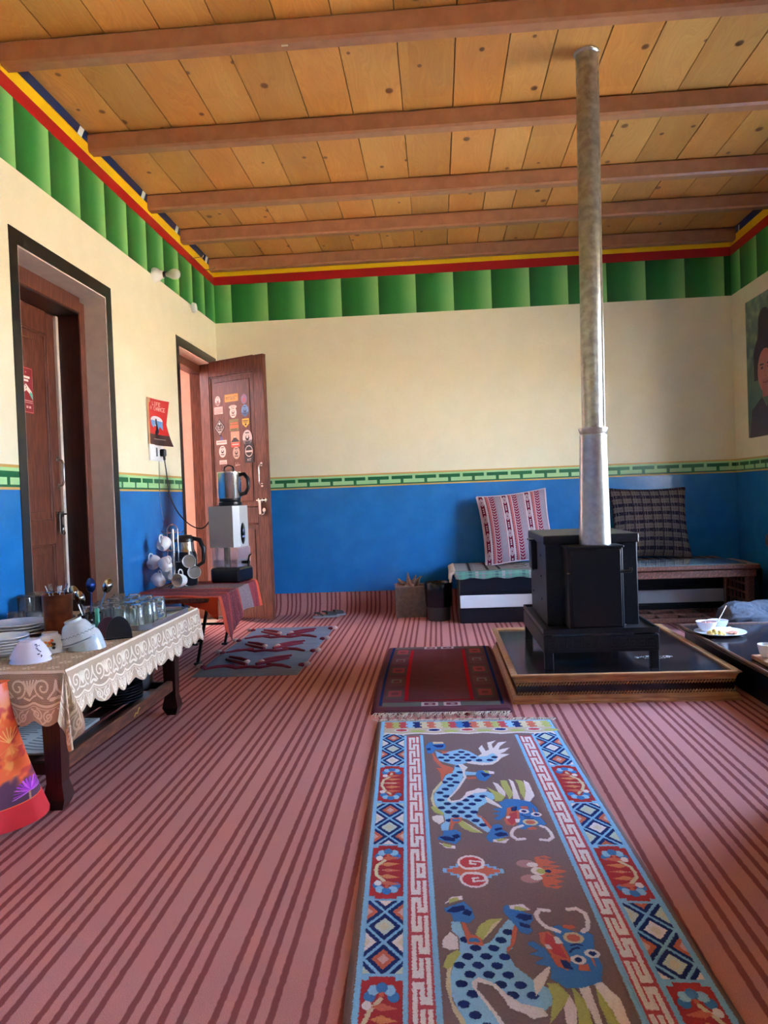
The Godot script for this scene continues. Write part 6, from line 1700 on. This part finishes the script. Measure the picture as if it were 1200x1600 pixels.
func low_table():
	var t := thing("low_table", "long low black table with dark polished top beside the hearth", "table", Vector3(3.6, 0, 3.02))
	var top := mottled(C(52, 40, 40), C(42, 34, 36), 0.15, 1.5, 0.02)
	var b := MB.new(); b.box(Vector3(0, 0.163, 0), Vector3(0.6, 0.022, 1.92), 0.004); part("table_top", b, top, t)
	b = MB.new()
	for e in [-1.0, 1.0]: b.box(Vector3(e * 0.297, 0.17, 0), Vector3(0.022, 0.022, 1.92), 0.006); b.box(Vector3(0, 0.17, e * 0.95), Vector3(0.6, 0.022, 0.022), 0.006)
	part("rim", b, M.wood_brown, t)
	b = MB.new(); b.box(Vector3(0, 0.079, 0), Vector3(0.54, 0.146, 1.86), 0.004); part("box_base", b, plain(C(14, 24, 38), 0.35), t)
	var Y := 0.1755
	# plate of eggs
	b = MB.new(); b.lathe(plate_profile(0.135, 0.018), 48); one("egg_plate", b, M.china, "white plate with scrambled egg on the low black table", "plate", Vector3(3.425, Y, 2.4))
	b = MB.new()
	for k in 22:
		var a := rng.randf() * TAU; var r := sqrt(rng.randf()) * 0.04
		b.ellipsoid(Vector3(cos(a) * r * 1.1, 0.008 + (0.04 - r) * 0.5, sin(a) * r), Vector3(rng.randf_range(0.01, 0.018), rng.randf_range(0.006, 0.012), rng.randf_range(0.01, 0.016)), 10, 6)
	one("scrambled_egg", b, mottled(C(238, 206, 112), C(226, 176, 84), 0.5, 12.0, 0.05), "heap of yellow scrambled egg on the white plate", "egg", Vector3(3.385, Y + 0.006, 2.445))
	for k in 3:
		b = MB.new(); b.box(Vector3(0, 0.006, 0), Vector3(0.07, 0.008, 0.018), 0.003)
		one("toast_strip", b, plain(C(196, 120, 84), 0.7), "thin reddish brown toast strip on the egg plate", "toast", Vector3(3.47 + k * 0.012, Y + 0.006, 2.4 + k * 0.022), 0.5 + k * 0.3, "toast strips")
	# two small bowls
	var bp := bowl_profile(0.056, 0.05, 0.028)
	b = MB.new(); b.lathe(bp, 36); one("relish_bowl", b, M.china_lilac, "small white bowl of red relish standing on the edge of the egg plate", "bowl", Vector3(3.37, Y + 0.016, 2.35))
	b = MB.new()
	b.lathe([Vector2(0, 0.0), Vector2(0.046, 0.0), Vector2(0.04, 0.006), Vector2(0, 0.008)], 24)
	for k in 14: b.ellipsoid(Vector3(rng.randf_range(-0.03, 0.03), 0.006, rng.randf_range(-0.03, 0.03)), Vector3(0.007, 0.004, 0.006), 8, 5)
	one("relish", b, mottled(C(206, 150, 130), C(150, 60, 50), 0.5, 30.0, 0.08), "chopped red relish in the small white bowl", "relish", Vector3(3.37, Y + 0.052, 2.35))
	b = MB.new(); b.lathe(bp, 36); one("milk_bowl", b, M.china_lilac, "small white bowl with a spoon behind the relish bowl", "bowl", Vector3(3.475, Y, 2.23))
	b = MB.new(); b.lathe([Vector2(0, 0.0), Vector2(0.049, 0.0), Vector2(0, 0.001)], 28); one("milk", b, plain(C(198, 214, 224), 0.15), "pale liquid filling the small white bowl with the spoon", "milk", Vector3(3.475, Y + 0.043, 2.23))
	b = MB.new(); b.tube([Vector3(3.465, Y + 0.035, 2.24), Vector3(3.51, Y + 0.09, 2.21), Vector3(3.535, Y + 0.125, 2.195)], [0.003, 0.004, 0.006], 8); b.ellipsoid(Vector3(3.459, Y + 0.03, 2.243), Vector3(0.014, 0.008, 0.014), 10, 6); one("teaspoon", b, M.cutlery, "steel teaspoon standing in the small white bowl", "spoon")
	b = MB.new(); b.ellipsoid(Vector3.ZERO, Vector3(0.014, 0.008, 0.01), 10, 6); one("bread_crumb", b, plain(C(220, 200, 170), 0.9), "pale crumb of bread lying beside the egg plate", "crumb", Vector3(3.53, Y + 0.007, 2.25))
	# wooden board with cup
	b = MB.new(); b.box(Vector3(0, 0.01, 0), Vector3(0.25, 0.02, 0.2), 0.003); one("serving_board", b, grain(C(206, 150, 110), C(170, 112, 78), 0.5, Vector3(6, 6, 1.5), 61), "small pale wooden board under the white teacup", "board", Vector3(3.47, Y, 3.12))
	t = thing("teacup", "white teacup of milky tea on the small wooden board", "cup", Vector3(3.395, Y + 0.02, 3.085))
	b = MB.new(); b.lathe([Vector2(0, 0), Vector2(0.022, 0), Vector2(0.026, 0.004), Vector2(0.036, 0.02), Vector2(0.043, 0.05), Vector2(0.0435, 0.06), Vector2(0.041, 0.06), Vector2(0.039, 0.045), Vector2(0.032, 0.02), Vector2(0, 0.008)], 36); part("cup", b, M.china, t)
	b = MB.new(); b.tube([Vector3(-0.005, 0.05, 0.041), Vector3(-0.008, 0.05, 0.06), Vector3(-0.008, 0.03, 0.062), Vector3(-0.005, 0.018, 0.036)], 0.0045, 8); part("handle", b, M.china, t.get_node("cup"))
	b = MB.new(); b.lathe([Vector2(0, 0.05), Vector2(0.038, 0.05), Vector2(0, 0.0505)], 24); part("tea", b, plain(C(186, 150, 120), 0.2), t.get_node("cup"))

func back_corner():
	# box of driftwood and waste bin by the back wall
	var t := thing("kindling_box", "grey-brown open metal box holding pieces of driftwood", "box", Vector3(1.655, 0.0, 0.31))
	var gm := mottled(C(132, 118, 110), C(112, 102, 98), 0.5, 2.0, 0.02)
	var b := MB.new()
	b.box(Vector3(0, 0.125, 0.11), Vector3(0.25, 0.25, 0.008), 0.002); b.box(Vector3(0, 0.125, -0.11), Vector3(0.25, 0.25, 0.008), 0.002)
	for e in [-1.0, 1.0]: b.box(Vector3(e * 0.121, 0.125, 0), Vector3(0.008, 0.25, 0.22), 0.002)
	b.box(Vector3(0, 0.006, 0), Vector3(0.24, 0.012, 0.22)); part("walls", b, gm, t)
	b = MB.new()
	for e in [-1.0, 1.0]: b.box(Vector3(0, 0.252, e * 0.112), Vector3(0.258, 0.008, 0.014), 0.002); b.box(Vector3(e * 0.123, 0.252, 0), Vector3(0.014, 0.008, 0.23), 0.002)
	part("rim", b, plain(C(150, 138, 130), 0.4, 0.3), t)
	var wd := grain(C(186, 144, 118), C(128, 92, 74), 0.8, Vector3(9, 9, 9), 71)
	for k in 11:
		b = MB.new()
		var c := Vector3(1.655 + rng.randf_range(-0.07, 0.07), 0.22 + rng.randf_range(0.0, 0.05), 0.31 + rng.randf_range(-0.06, 0.06))
		var d := Vector3(rng.randf_range(-1, 1), rng.randf_range(0.1, 0.55), rng.randf_range(-0.6, 0.6)).normalized() * rng.randf_range(0.06, 0.11)
		b.tube([c - d, c - d * 0.3 + Vector3(0, 0.012, 0), c + d * 0.4, c + d * 1.1 + Vector3(0, 0.01, 0)], [0.01, 0.02, 0.017, 0.004], 7)
		one("driftwood", b, wd, "weathered brown piece of driftwood in the metal box", "wood", Vector3.ZERO, 0, "driftwood in the box")
	t = thing("waste_bin", "round black waste bin with a dark liner beside the bench", "bin", Vector3(1.885, 0, 0.57))
	b = MB.new(); b.lathe([Vector2(0, 0), Vector2(0.088, 0), Vector2(0.09, 0.006), Vector2(0.104, 0.29), Vector2(0.1, 0.29), Vector2(0.085, 0.012), Vector2(0, 0.01)], 32); part("bucket", b, mottled(C(70, 66, 68), C(50, 48, 52), 0.5, 8.0, 0.05), t)
	b = MB.new(); b.lathe([Vector2(0.1, 0.11), Vector2(0.106, 0.16), Vector2(0.109, 0.24), Vector2(0.113, 0.298), Vector2(0.108, 0.304), Vector2(0.1, 0.296), Vector2(0.092, 0.2)], 40, Transform3D.IDENTITY, 0, TAU, 0.025, 11); part("liner", b, plain(C(14, 16, 22), 0.25), t, Vector3.ZERO, "shiny black bin liner folded over the rim")
	# one dark slip-on shoe on the carpet
	for k in 2:
		t = thing("sandal", ["grey sandal lying sole down on the carpet by the blue wall", "grey sandal partly under its pair by the blue wall"][k], "sandal", Vector3(0.93 + k * 0.05, 0.002, 0.3 - k * 0.075), 0.35 + k * 0.1)
		b = MB.new()
		var so := PackedVector2Array()
		for i in 24:
			var a := TAU * i / 24
			so.append(Vector2(cos(a) * 0.115, sin(a) * (0.036 + 0.008 * cos(a)) + 0.006 * cos(a * 2)))
		b.prism(so, -0.018, 0.0, Transform3D(Basis(Vector3.RIGHT, PI / 2), Vector3.ZERO)); part("sole", b, plain(C(150, 140, 142), 0.7), t)
		b = MB.new()
		b.grid(12, 10, func(u: float, v: float):
			var a := PI * u
			return Vector3(lerpf(0.01, 0.085, v), 0.018 + sin(a) * (0.036 - v * 0.014), cos(a) * 0.04), 0.003)
		part("upper", b, plain(C(52, 46, 50), 0.6), t)
		b = MB.new(); b.tube([Vector3(-0.03, 0.018, 0.036), Vector3(-0.06, 0.04, 0.03), Vector3(-0.095, 0.045, 0.0), Vector3(-0.06, 0.04, -0.03), Vector3(-0.03, 0.018, -0.036)], 0.006, 6); part("strap", b, plain(C(52, 46, 50), 0.6), t)
	# portrait on the right wall
	t = thing("portrait_print", "unframed portrait print of a person with piled dark hair on the shaded wall", "picture", Vector3(W - 0.012, 1.903, 0.335))
	var p := Pic.new(320, 512, C(92, 122, 110), Vector2(320, 512))
	var nz := FastNoiseLite.new(); nz.seed = 3; nz.frequency = 0.015
	for y in 512:
		for x in 320: p.im.set_pixel(x, y, C(84, 116, 108).lerp(C(150, 172, 128), clampf(0.4 + nz.get_noise_2d(x, y) * 1.4, 0, 1) * (0.7 if y < 260 else 0.2)))
	var sh := Vector2(0, 0.045)
	var hair := C(44, 38, 52)
	p.disc(sh + Vector2(0.5, 0.16), 0.16, 0.1, hair); p.poly([sh + Vector2(0.36, 0.16), sh + Vector2(0.64, 0.16), sh + Vector2(0.72, 0.34), sh + Vector2(0.28, 0.34)], hair); p.disc(sh + Vector2(0.5, 0.4), 0.3, 0.17, hair); p.rect(0.2, 0.4, 0.6, 0.2, hair)
	p.disc(sh + Vector2(0.51, 0.5), 0.21, 0.155, C(190, 116, 112)); p.rect(0.42, 0.6, 0.18, 0.13, C(178, 104, 102))
	p.poly([Vector2(0.05, 1.0), sh + Vector2(0.12, 0.76), sh + Vector2(0.4, 0.68), sh + Vector2(0.52, 0.76), sh + Vector2(0.64, 0.68), sh + Vector2(0.9, 0.76), Vector2(0.96, 1.0)], C(52, 48, 72))
	for e in [-1.0, 1.0]:
		p.line([sh + Vector2(0.51 + e * 0.05, 0.455), sh + Vector2(0.51 + e * 0.14, 0.45)], 0.012, hair); p.disc(sh + Vector2(0.51 + e * 0.09, 0.478), 0.035, 0.01, C(70, 46, 50))
	p.line([sh + Vector2(0.51, 0.47), sh + Vector2(0.49, 0.535), sh + Vector2(0.53, 0.54)], 0.01, C(160, 90, 90)); p.line([sh + Vector2(0.44, 0.58), sh + Vector2(0.51, 0.588), sh + Vector2(0.58, 0.58)], 0.012, C(140, 60, 70))
	b = MB.new(); b.box(Vector3(0, 0, 0.34), Vector3(0.02, 1.08, 0.68), 0.002)
	b.map_uv(func(q: Vector3): return Vector2(q.z / 0.68, 0.5 - q.y / 1.08))
	part("print", b, printed(p.tex(), 0.5), t)
	# unseen cabinet added beside the camera to shade the near corner of the floor
	t = thing("shade_cupboard", "unseen brown wooden cabinet with two doors, added to shade the near floor", "shade_cupboard", Vector3(3.32, 0, 5.1))
	b = MB.new(); b.box(Vector3(0, 0.79, 0), Vector3(0.64, 1.5, 1.8), 0.006); part("carcass", b, M.wood_brown, t)
	b = MB.new(); b.box(Vector3(0, 1.555, 0), Vector3(0.68, 0.03, 1.84), 0.006); part("top", b, M.wood_brown, t)
	for e in [-1.0, 1.0]:
		b = MB.new(); b.box(Vector3(-0.326, 0.8, e * 0.44), Vector3(0.018, 1.38, 0.84), 0.004); var dd := part("door", b, M.wood_brown, t)
		b = MB.new(); b.ellipsoid(Vector3(-0.345, 0.8, e * 0.06), Vector3(0.014, 0.014, 0.014), 12, 8); part("knob", b, M.steel, dd)
		for x in [-0.28, 0.28]: b = MB.new(); b.box(Vector3(x, 0.02, e * 0.84), Vector3(0.06, 0.04, 0.06), 0.004); part("foot", b, M.wood_dark, t)

# ---------------------------------------------------------------- seated person: smooth union of tapered capsules, meshed as surface nets
func nets(caps: Array, k: float, cell: float, wrinkle := 0.0) -> MB:
	var lo := Vector3.ONE * 1e9; var hi := -lo
	for c in caps:
		var r: float = max(c[2], c[3]) + k + cell * 2
		for q in [c[0], c[1]]:
			lo = lo.min(q - Vector3.ONE * r); hi = hi.max(q + Vector3.ONE * r)
	var nx := int((hi.x - lo.x) / cell) + 2; var ny := int((hi.y - lo.y) / cell) + 2; var nz := int((hi.z - lo.z) / cell) + 2
	var F := PackedFloat32Array(); F.resize(nx * ny * nz); F.fill(1.0)
	var wn := FastNoiseLite.new(); wn.seed = 6; wn.frequency = 5.0; wn.fractal_type = FastNoiseLite.FRACTAL_RIDGED; wn.fractal_octaves = 2
	for c in caps:
		var a: Vector3 = c[0]; var d: Vector3 = c[1] - c[0]; var ra: float = c[2]; var rb: float = c[3]
		var rr: float = max(ra, rb) + k + cell * 2
		var l: Vector3 = (a.min(c[1]) - Vector3.ONE * rr - lo) / cell; var h: Vector3 = (a.max(c[1]) + Vector3.ONE * rr - lo) / cell
		var dd: float = max(d.length_squared(), 1e-9)
		for z in range(max(0, int(l.z)), min(nz, int(h.z) + 1)):
			for y in range(max(0, int(l.y)), min(ny, int(h.y) + 1)):
				for x in range(max(0, int(l.x)), min(nx, int(h.x) + 1)):
					var p := lo + Vector3(x, y, z) * cell - a
					var t := clampf(p.dot(d) / dd, 0, 1)
					var s := (p - d * t).length() - lerpf(ra, rb, t)
					var i := (z * ny + y) * nx + x
					var f := F[i]
					var hh := clampf(0.5 + 0.5 * (f - s) / k, 0, 1)
					F[i] = lerpf(f, s, hh) - k * hh * (1.0 - hh)
	if wrinkle > 0.0:
		for z in nz:
			for y in ny:
				for x in nx:
					var i := (z * ny + y) * nx + x
					if absf(F[i]) < 0.05: F[i] -= wrinkle * wn.get_noise_3d(x * cell * 1.2, y * cell * 2.6, z * cell * 1.6)
	var V := {}; var G := {}
	for z in nz - 1:
		for y in ny - 1:
			for x in nx - 1:
				var i := (z * ny + y) * nx + x
				var f0 := F[i] < 0.0
				var any := false
				for o in [1, nx, nx + 1, nx * ny, nx * ny + 1, nx * ny + nx, nx * ny + nx + 1]:
					if (F[i + o] < 0.0) != f0: any = true; break
				if not any: continue
				var sum := Vector3.ZERO; var n := 0
				for e in [[0, 0, 0, 1, 0, 0], [0, 1, 0, 1, 1, 0], [0, 0, 1, 1, 0, 1], [0, 1, 1, 1, 1, 1], [0, 0, 0, 0, 1, 0], [1, 0, 0, 1, 1, 0], [0, 0, 1, 0, 1, 1], [1, 0, 1, 1, 1, 1], [0, 0, 0, 0, 0, 1], [1, 0, 0, 1, 0, 1], [0, 1, 0, 0, 1, 1], [1, 1, 0, 1, 1, 1]]:
					var fa := F[i + e[0] + e[1] * nx + e[2] * nx * ny]; var fb := F[i + e[3] + e[4] * nx + e[5] * nx * ny]
					if (fa < 0) != (fb < 0):
						sum += Vector3(e[0], e[1], e[2]).lerp(Vector3(e[3], e[4], e[5]), fa / (fa - fb)); n += 1
				V[i] = lo + (Vector3(x, y, z) + sum / n) * cell
				G[i] = Vector3(F[i + 1] - F[i], F[i + nx] - F[i], F[i + nx * ny] - F[i]).normalized()
	var b := MB.new()
	var st := [1, nx, nx * ny]
	for i in V:
		for ax in 3:
			var j: int = i + st[ax]
			if j >= F.size() or (F[i] < 0) == (F[j] < 0): continue
			var p: int = st[(ax + 1) % 3]; var q: int = st[(ax + 2) % 3]
			var ids := [i, i - p, i - p - q, i - q]
			var ok := true
			for w in ids:
				if not V.has(w): ok = false
			if not ok: continue
			if F[i] > 0: ids.reverse()
			b.tri(V[ids[0]], V[ids[1]], V[ids[2]], G[ids[0]], G[ids[1]], G[ids[2]])
			b.tri(V[ids[0]], V[ids[2]], V[ids[3]], G[ids[0]], G[ids[2]], G[ids[3]])
	return b

func person():
	var o := Vector3(4.2, 0, 1.62)
	var t := thing("person", "person in loose grey trousers sitting cross-legged on the floor beyond the low table", "person", o)
	var P := func(x: float, y: float, z: float): return Vector3(x, y, z) - o
	var skin := plain(C(186, 128, 100), 0.5); skin.subsurf_scatter_enabled = true; skin.subsurf_scatter_strength = 0.15
	var pel: Vector3 = P.call(4.24, 0.15, 1.6); var chest: Vector3 = P.call(4.265, 0.5, 1.6); var neck: Vector3 = P.call(4.27, 0.68, 1.61); var head: Vector3 = P.call(4.26, 0.83, 1.63)
	var rh: Vector3 = P.call(4.14, 0.13, 1.57); var rk: Vector3 = P.call(3.69, 0.175, 1.9); var ra: Vector3 = P.call(4.02, 0.07, 1.99)
	var lh: Vector3 = P.call(4.27, 0.13, 1.69); var lk: Vector3 = P.call(4.2, 0.19, 2.16); var la: Vector3 = P.call(3.98, 0.1, 1.93)
	var rs: Vector3 = P.call(4.13, 0.61, 1.52); var re: Vector3 = P.call(4.2, 0.38, 1.66); var rw: Vector3 = P.call(4.16, 0.28, 1.88)
	var ls: Vector3 = P.call(4.31, 0.61, 1.7); var le: Vector3 = P.call(4.33, 0.38, 1.84); var lw: Vector3 = P.call(4.24, 0.29, 2.04)
	var f := Vector3(-0.55, 0, 0.83).normalized(); var r := Vector3(-0.83, 0, -0.55).normalized()
	# one continuous body
	var caps := [[pel, chest, 0.12, 0.12], [chest, neck, 0.11, 0.055], [neck, head - Vector3(0, 0.03, 0), 0.05, 0.055], [rs, ls, 0.06, 0.06],
		[rh, rk, 0.085, 0.055], [rk, ra, 0.055, 0.036], [ra, ra + Vector3(0.12, -0.02, 0.05), 0.036, 0.026], [lh, lk, 0.085, 0.055], [lk, la, 0.055, 0.036], [la, la + Vector3(-0.1, -0.02, 0.08), 0.036, 0.026],
		[rs, re, 0.045, 0.036], [re, rw, 0.036, 0.026], [ls, le, 0.045, 0.036], [le, lw, 0.036, 0.026]]
	var b := nets(caps, 0.03, 0.015)
	# head and hands on finer grids
	var hc := [[head + Vector3(0, 0.03, 0) - f * 0.01, head + Vector3(0, 0.03, 0), 0.088, 0.088], [head - Vector3(0, 0.05, 0) + f * 0.03, head + f * 0.02, 0.05, 0.07], [head + f * 0.09 + Vector3(0, 0.02, 0), head + f * 0.112 - Vector3(0, 0.015, 0), 0.008, 0.014], [head + f * 0.088 - Vector3(0, 0.048, 0) + r * 0.02, head + f * 0.088 - Vector3(0, 0.048, 0) - r * 0.02, 0.009, 0.009],
		[head + r * 0.09 + Vector3(0, 0.015, 0), head + r * 0.088 - Vector3(0, 0.02, 0), 0.014, 0.01], [head - r * 0.09 + Vector3(0, 0.015, 0), head - r * 0.088 - Vector3(0, 0.02, 0), 0.014, 0.01], [head + f * 0.082 + Vector3(0, 0.035, 0) + r * 0.045, head + f * 0.088 + Vector3(0, 0.035, 0) - r * 0.045, 0.011, 0.011]]
	var h2 := nets(hc, 0.02, 0.006)
	for i in h2.v.size():
		b.v.append(h2.v[i]); b.n.append(h2.n[i]); b.u.append(h2.u[i])
	for hd in [[rw, f * 0.8 + Vector3(-0.15, -0.45, 0.1), r], [lw, Vector3(-0.85, -0.4, 0.1), Vector3(0.0, 0.0, 1)]]:
		var w: Vector3 = hd[0]; var d: Vector3 = hd[1].normalized(); var sd: Vector3 = (hd[2] - d * hd[2].dot(d)).normalized(); var up := sd.cross(d).normalized()
		if up.y < 0: up = -up
		var cc := [[w, w + d * 0.05, 0.026, 0.022]]
		for q in 4:
			var k0: Vector3 = w + d * 0.075 + sd * (q - 1.5) * 0.019; var ln: float = [0.065, 0.075, 0.07, 0.055][q]
			cc.append([w + d * 0.03 + sd * (q - 1.5) * 0.015, k0, 0.016, 0.0105])
			var k1 := k0 + (d - up * 0.35).normalized() * ln * 0.5; var k2 := k1 + (d - up * 0.9).normalized() * ln * 0.5
			cc.append([k0, k1, 0.0098, 0.0088]); cc.append([k1, k2, 0.0088, 0.0072])
		var t1 := w + d * 0.035 + sd * 0.04 - up * 0.006; cc.append([w + d * 0.012 + sd * 0.012, t1, 0.016, 0.011]); cc.append([t1, t1 + (d + sd * 0.35 - up * 0.3).normalized() * 0.04, 0.0108, 0.0085])
		var h3 := nets(cc, 0.006, 0.0045)
		for i in h3.v.size():
			b.v.append(h3.v[i]); b.n.append(h3.n[i]); b.u.append(h3.u[i])
	part("body", b, skin, t)
	# trousers, jacket, hair, eyes
	var tc := [[rh, lh, 0.125, 0.125], [pel, pel + Vector3(0, 0.1, 0), 0.14, 0.135], [rh, rk, 0.11, 0.088], [rk, ra + (rk - ra) * 0.12, 0.086, 0.066], [lh, lk, 0.11, 0.088], [lk, la + (lk - la) * 0.12, 0.084, 0.066], [rk + Vector3(0.02, -0.08, 0.02), rk + Vector3(0.22, -0.1, 0.12), 0.06, 0.06]]
	part("trousers", nets(tc, 0.05, 0.0125, 0.014), mottled(C(78, 78, 86), C(64, 64, 72), 0.85, 5.0, 0.03, 0.0, 0.3), t, Vector3.ZERO, "loose creased grey trousers")
	var jc := [[pel + Vector3(0, 0.08, 0), chest, 0.145, 0.14], [chest, neck - Vector3(0, 0.03, 0), 0.13, 0.066], [rs, ls, 0.075, 0.075], [rs, re, 0.066, 0.055], [re, rw - (rw - re) * 0.1, 0.055, 0.042], [ls, le, 0.066, 0.055], [le, lw - (lw - le) * 0.1, 0.055, 0.042]]
	part("jacket", nets(jc, 0.04, 0.015, 0.01), mottled(C(60, 62, 74), C(48, 50, 60), 0.9, 4.0, 0.03), t)
	var hr := [[head + Vector3(0, 0.05, 0) - f * 0.022, head + Vector3(0, 0.06, 0) - f * 0.01, 0.098, 0.092], [head - f * 0.06, head - f * 0.055 - Vector3(0, 0.05, 0), 0.065, 0.05]]
	part("hair", nets(hr, 0.02, 0.009), plain(C(28, 24, 24), 0.6), t)
	for e in [-1.0, 1.0]:
		b = MB.new(); b.ellipsoid(head + f * 0.082 + r * e * 0.034 + Vector3(0, 0.015, 0), Vector3(0.011, 0.008, 0.011), 12, 8); part("eye", b, plain(C(230, 226, 220), 0.2), t)
		b = MB.new(); b.ellipsoid(head + f * 0.0915 + r * e * 0.034 + Vector3(0, 0.015, 0), Vector3(0.0045, 0.0045, 0.0045), 10, 6); part("iris", b, plain(C(40, 26, 20), 0.15), t)

func objects():
	rugs()
	doors()
	wall_bits()
	hearth()
	stove()
	lace_table()
	crockery()
	tea_table()
	orange_table()
	bench()
	lattice_table()
	low_table()
	back_corner()
	person()
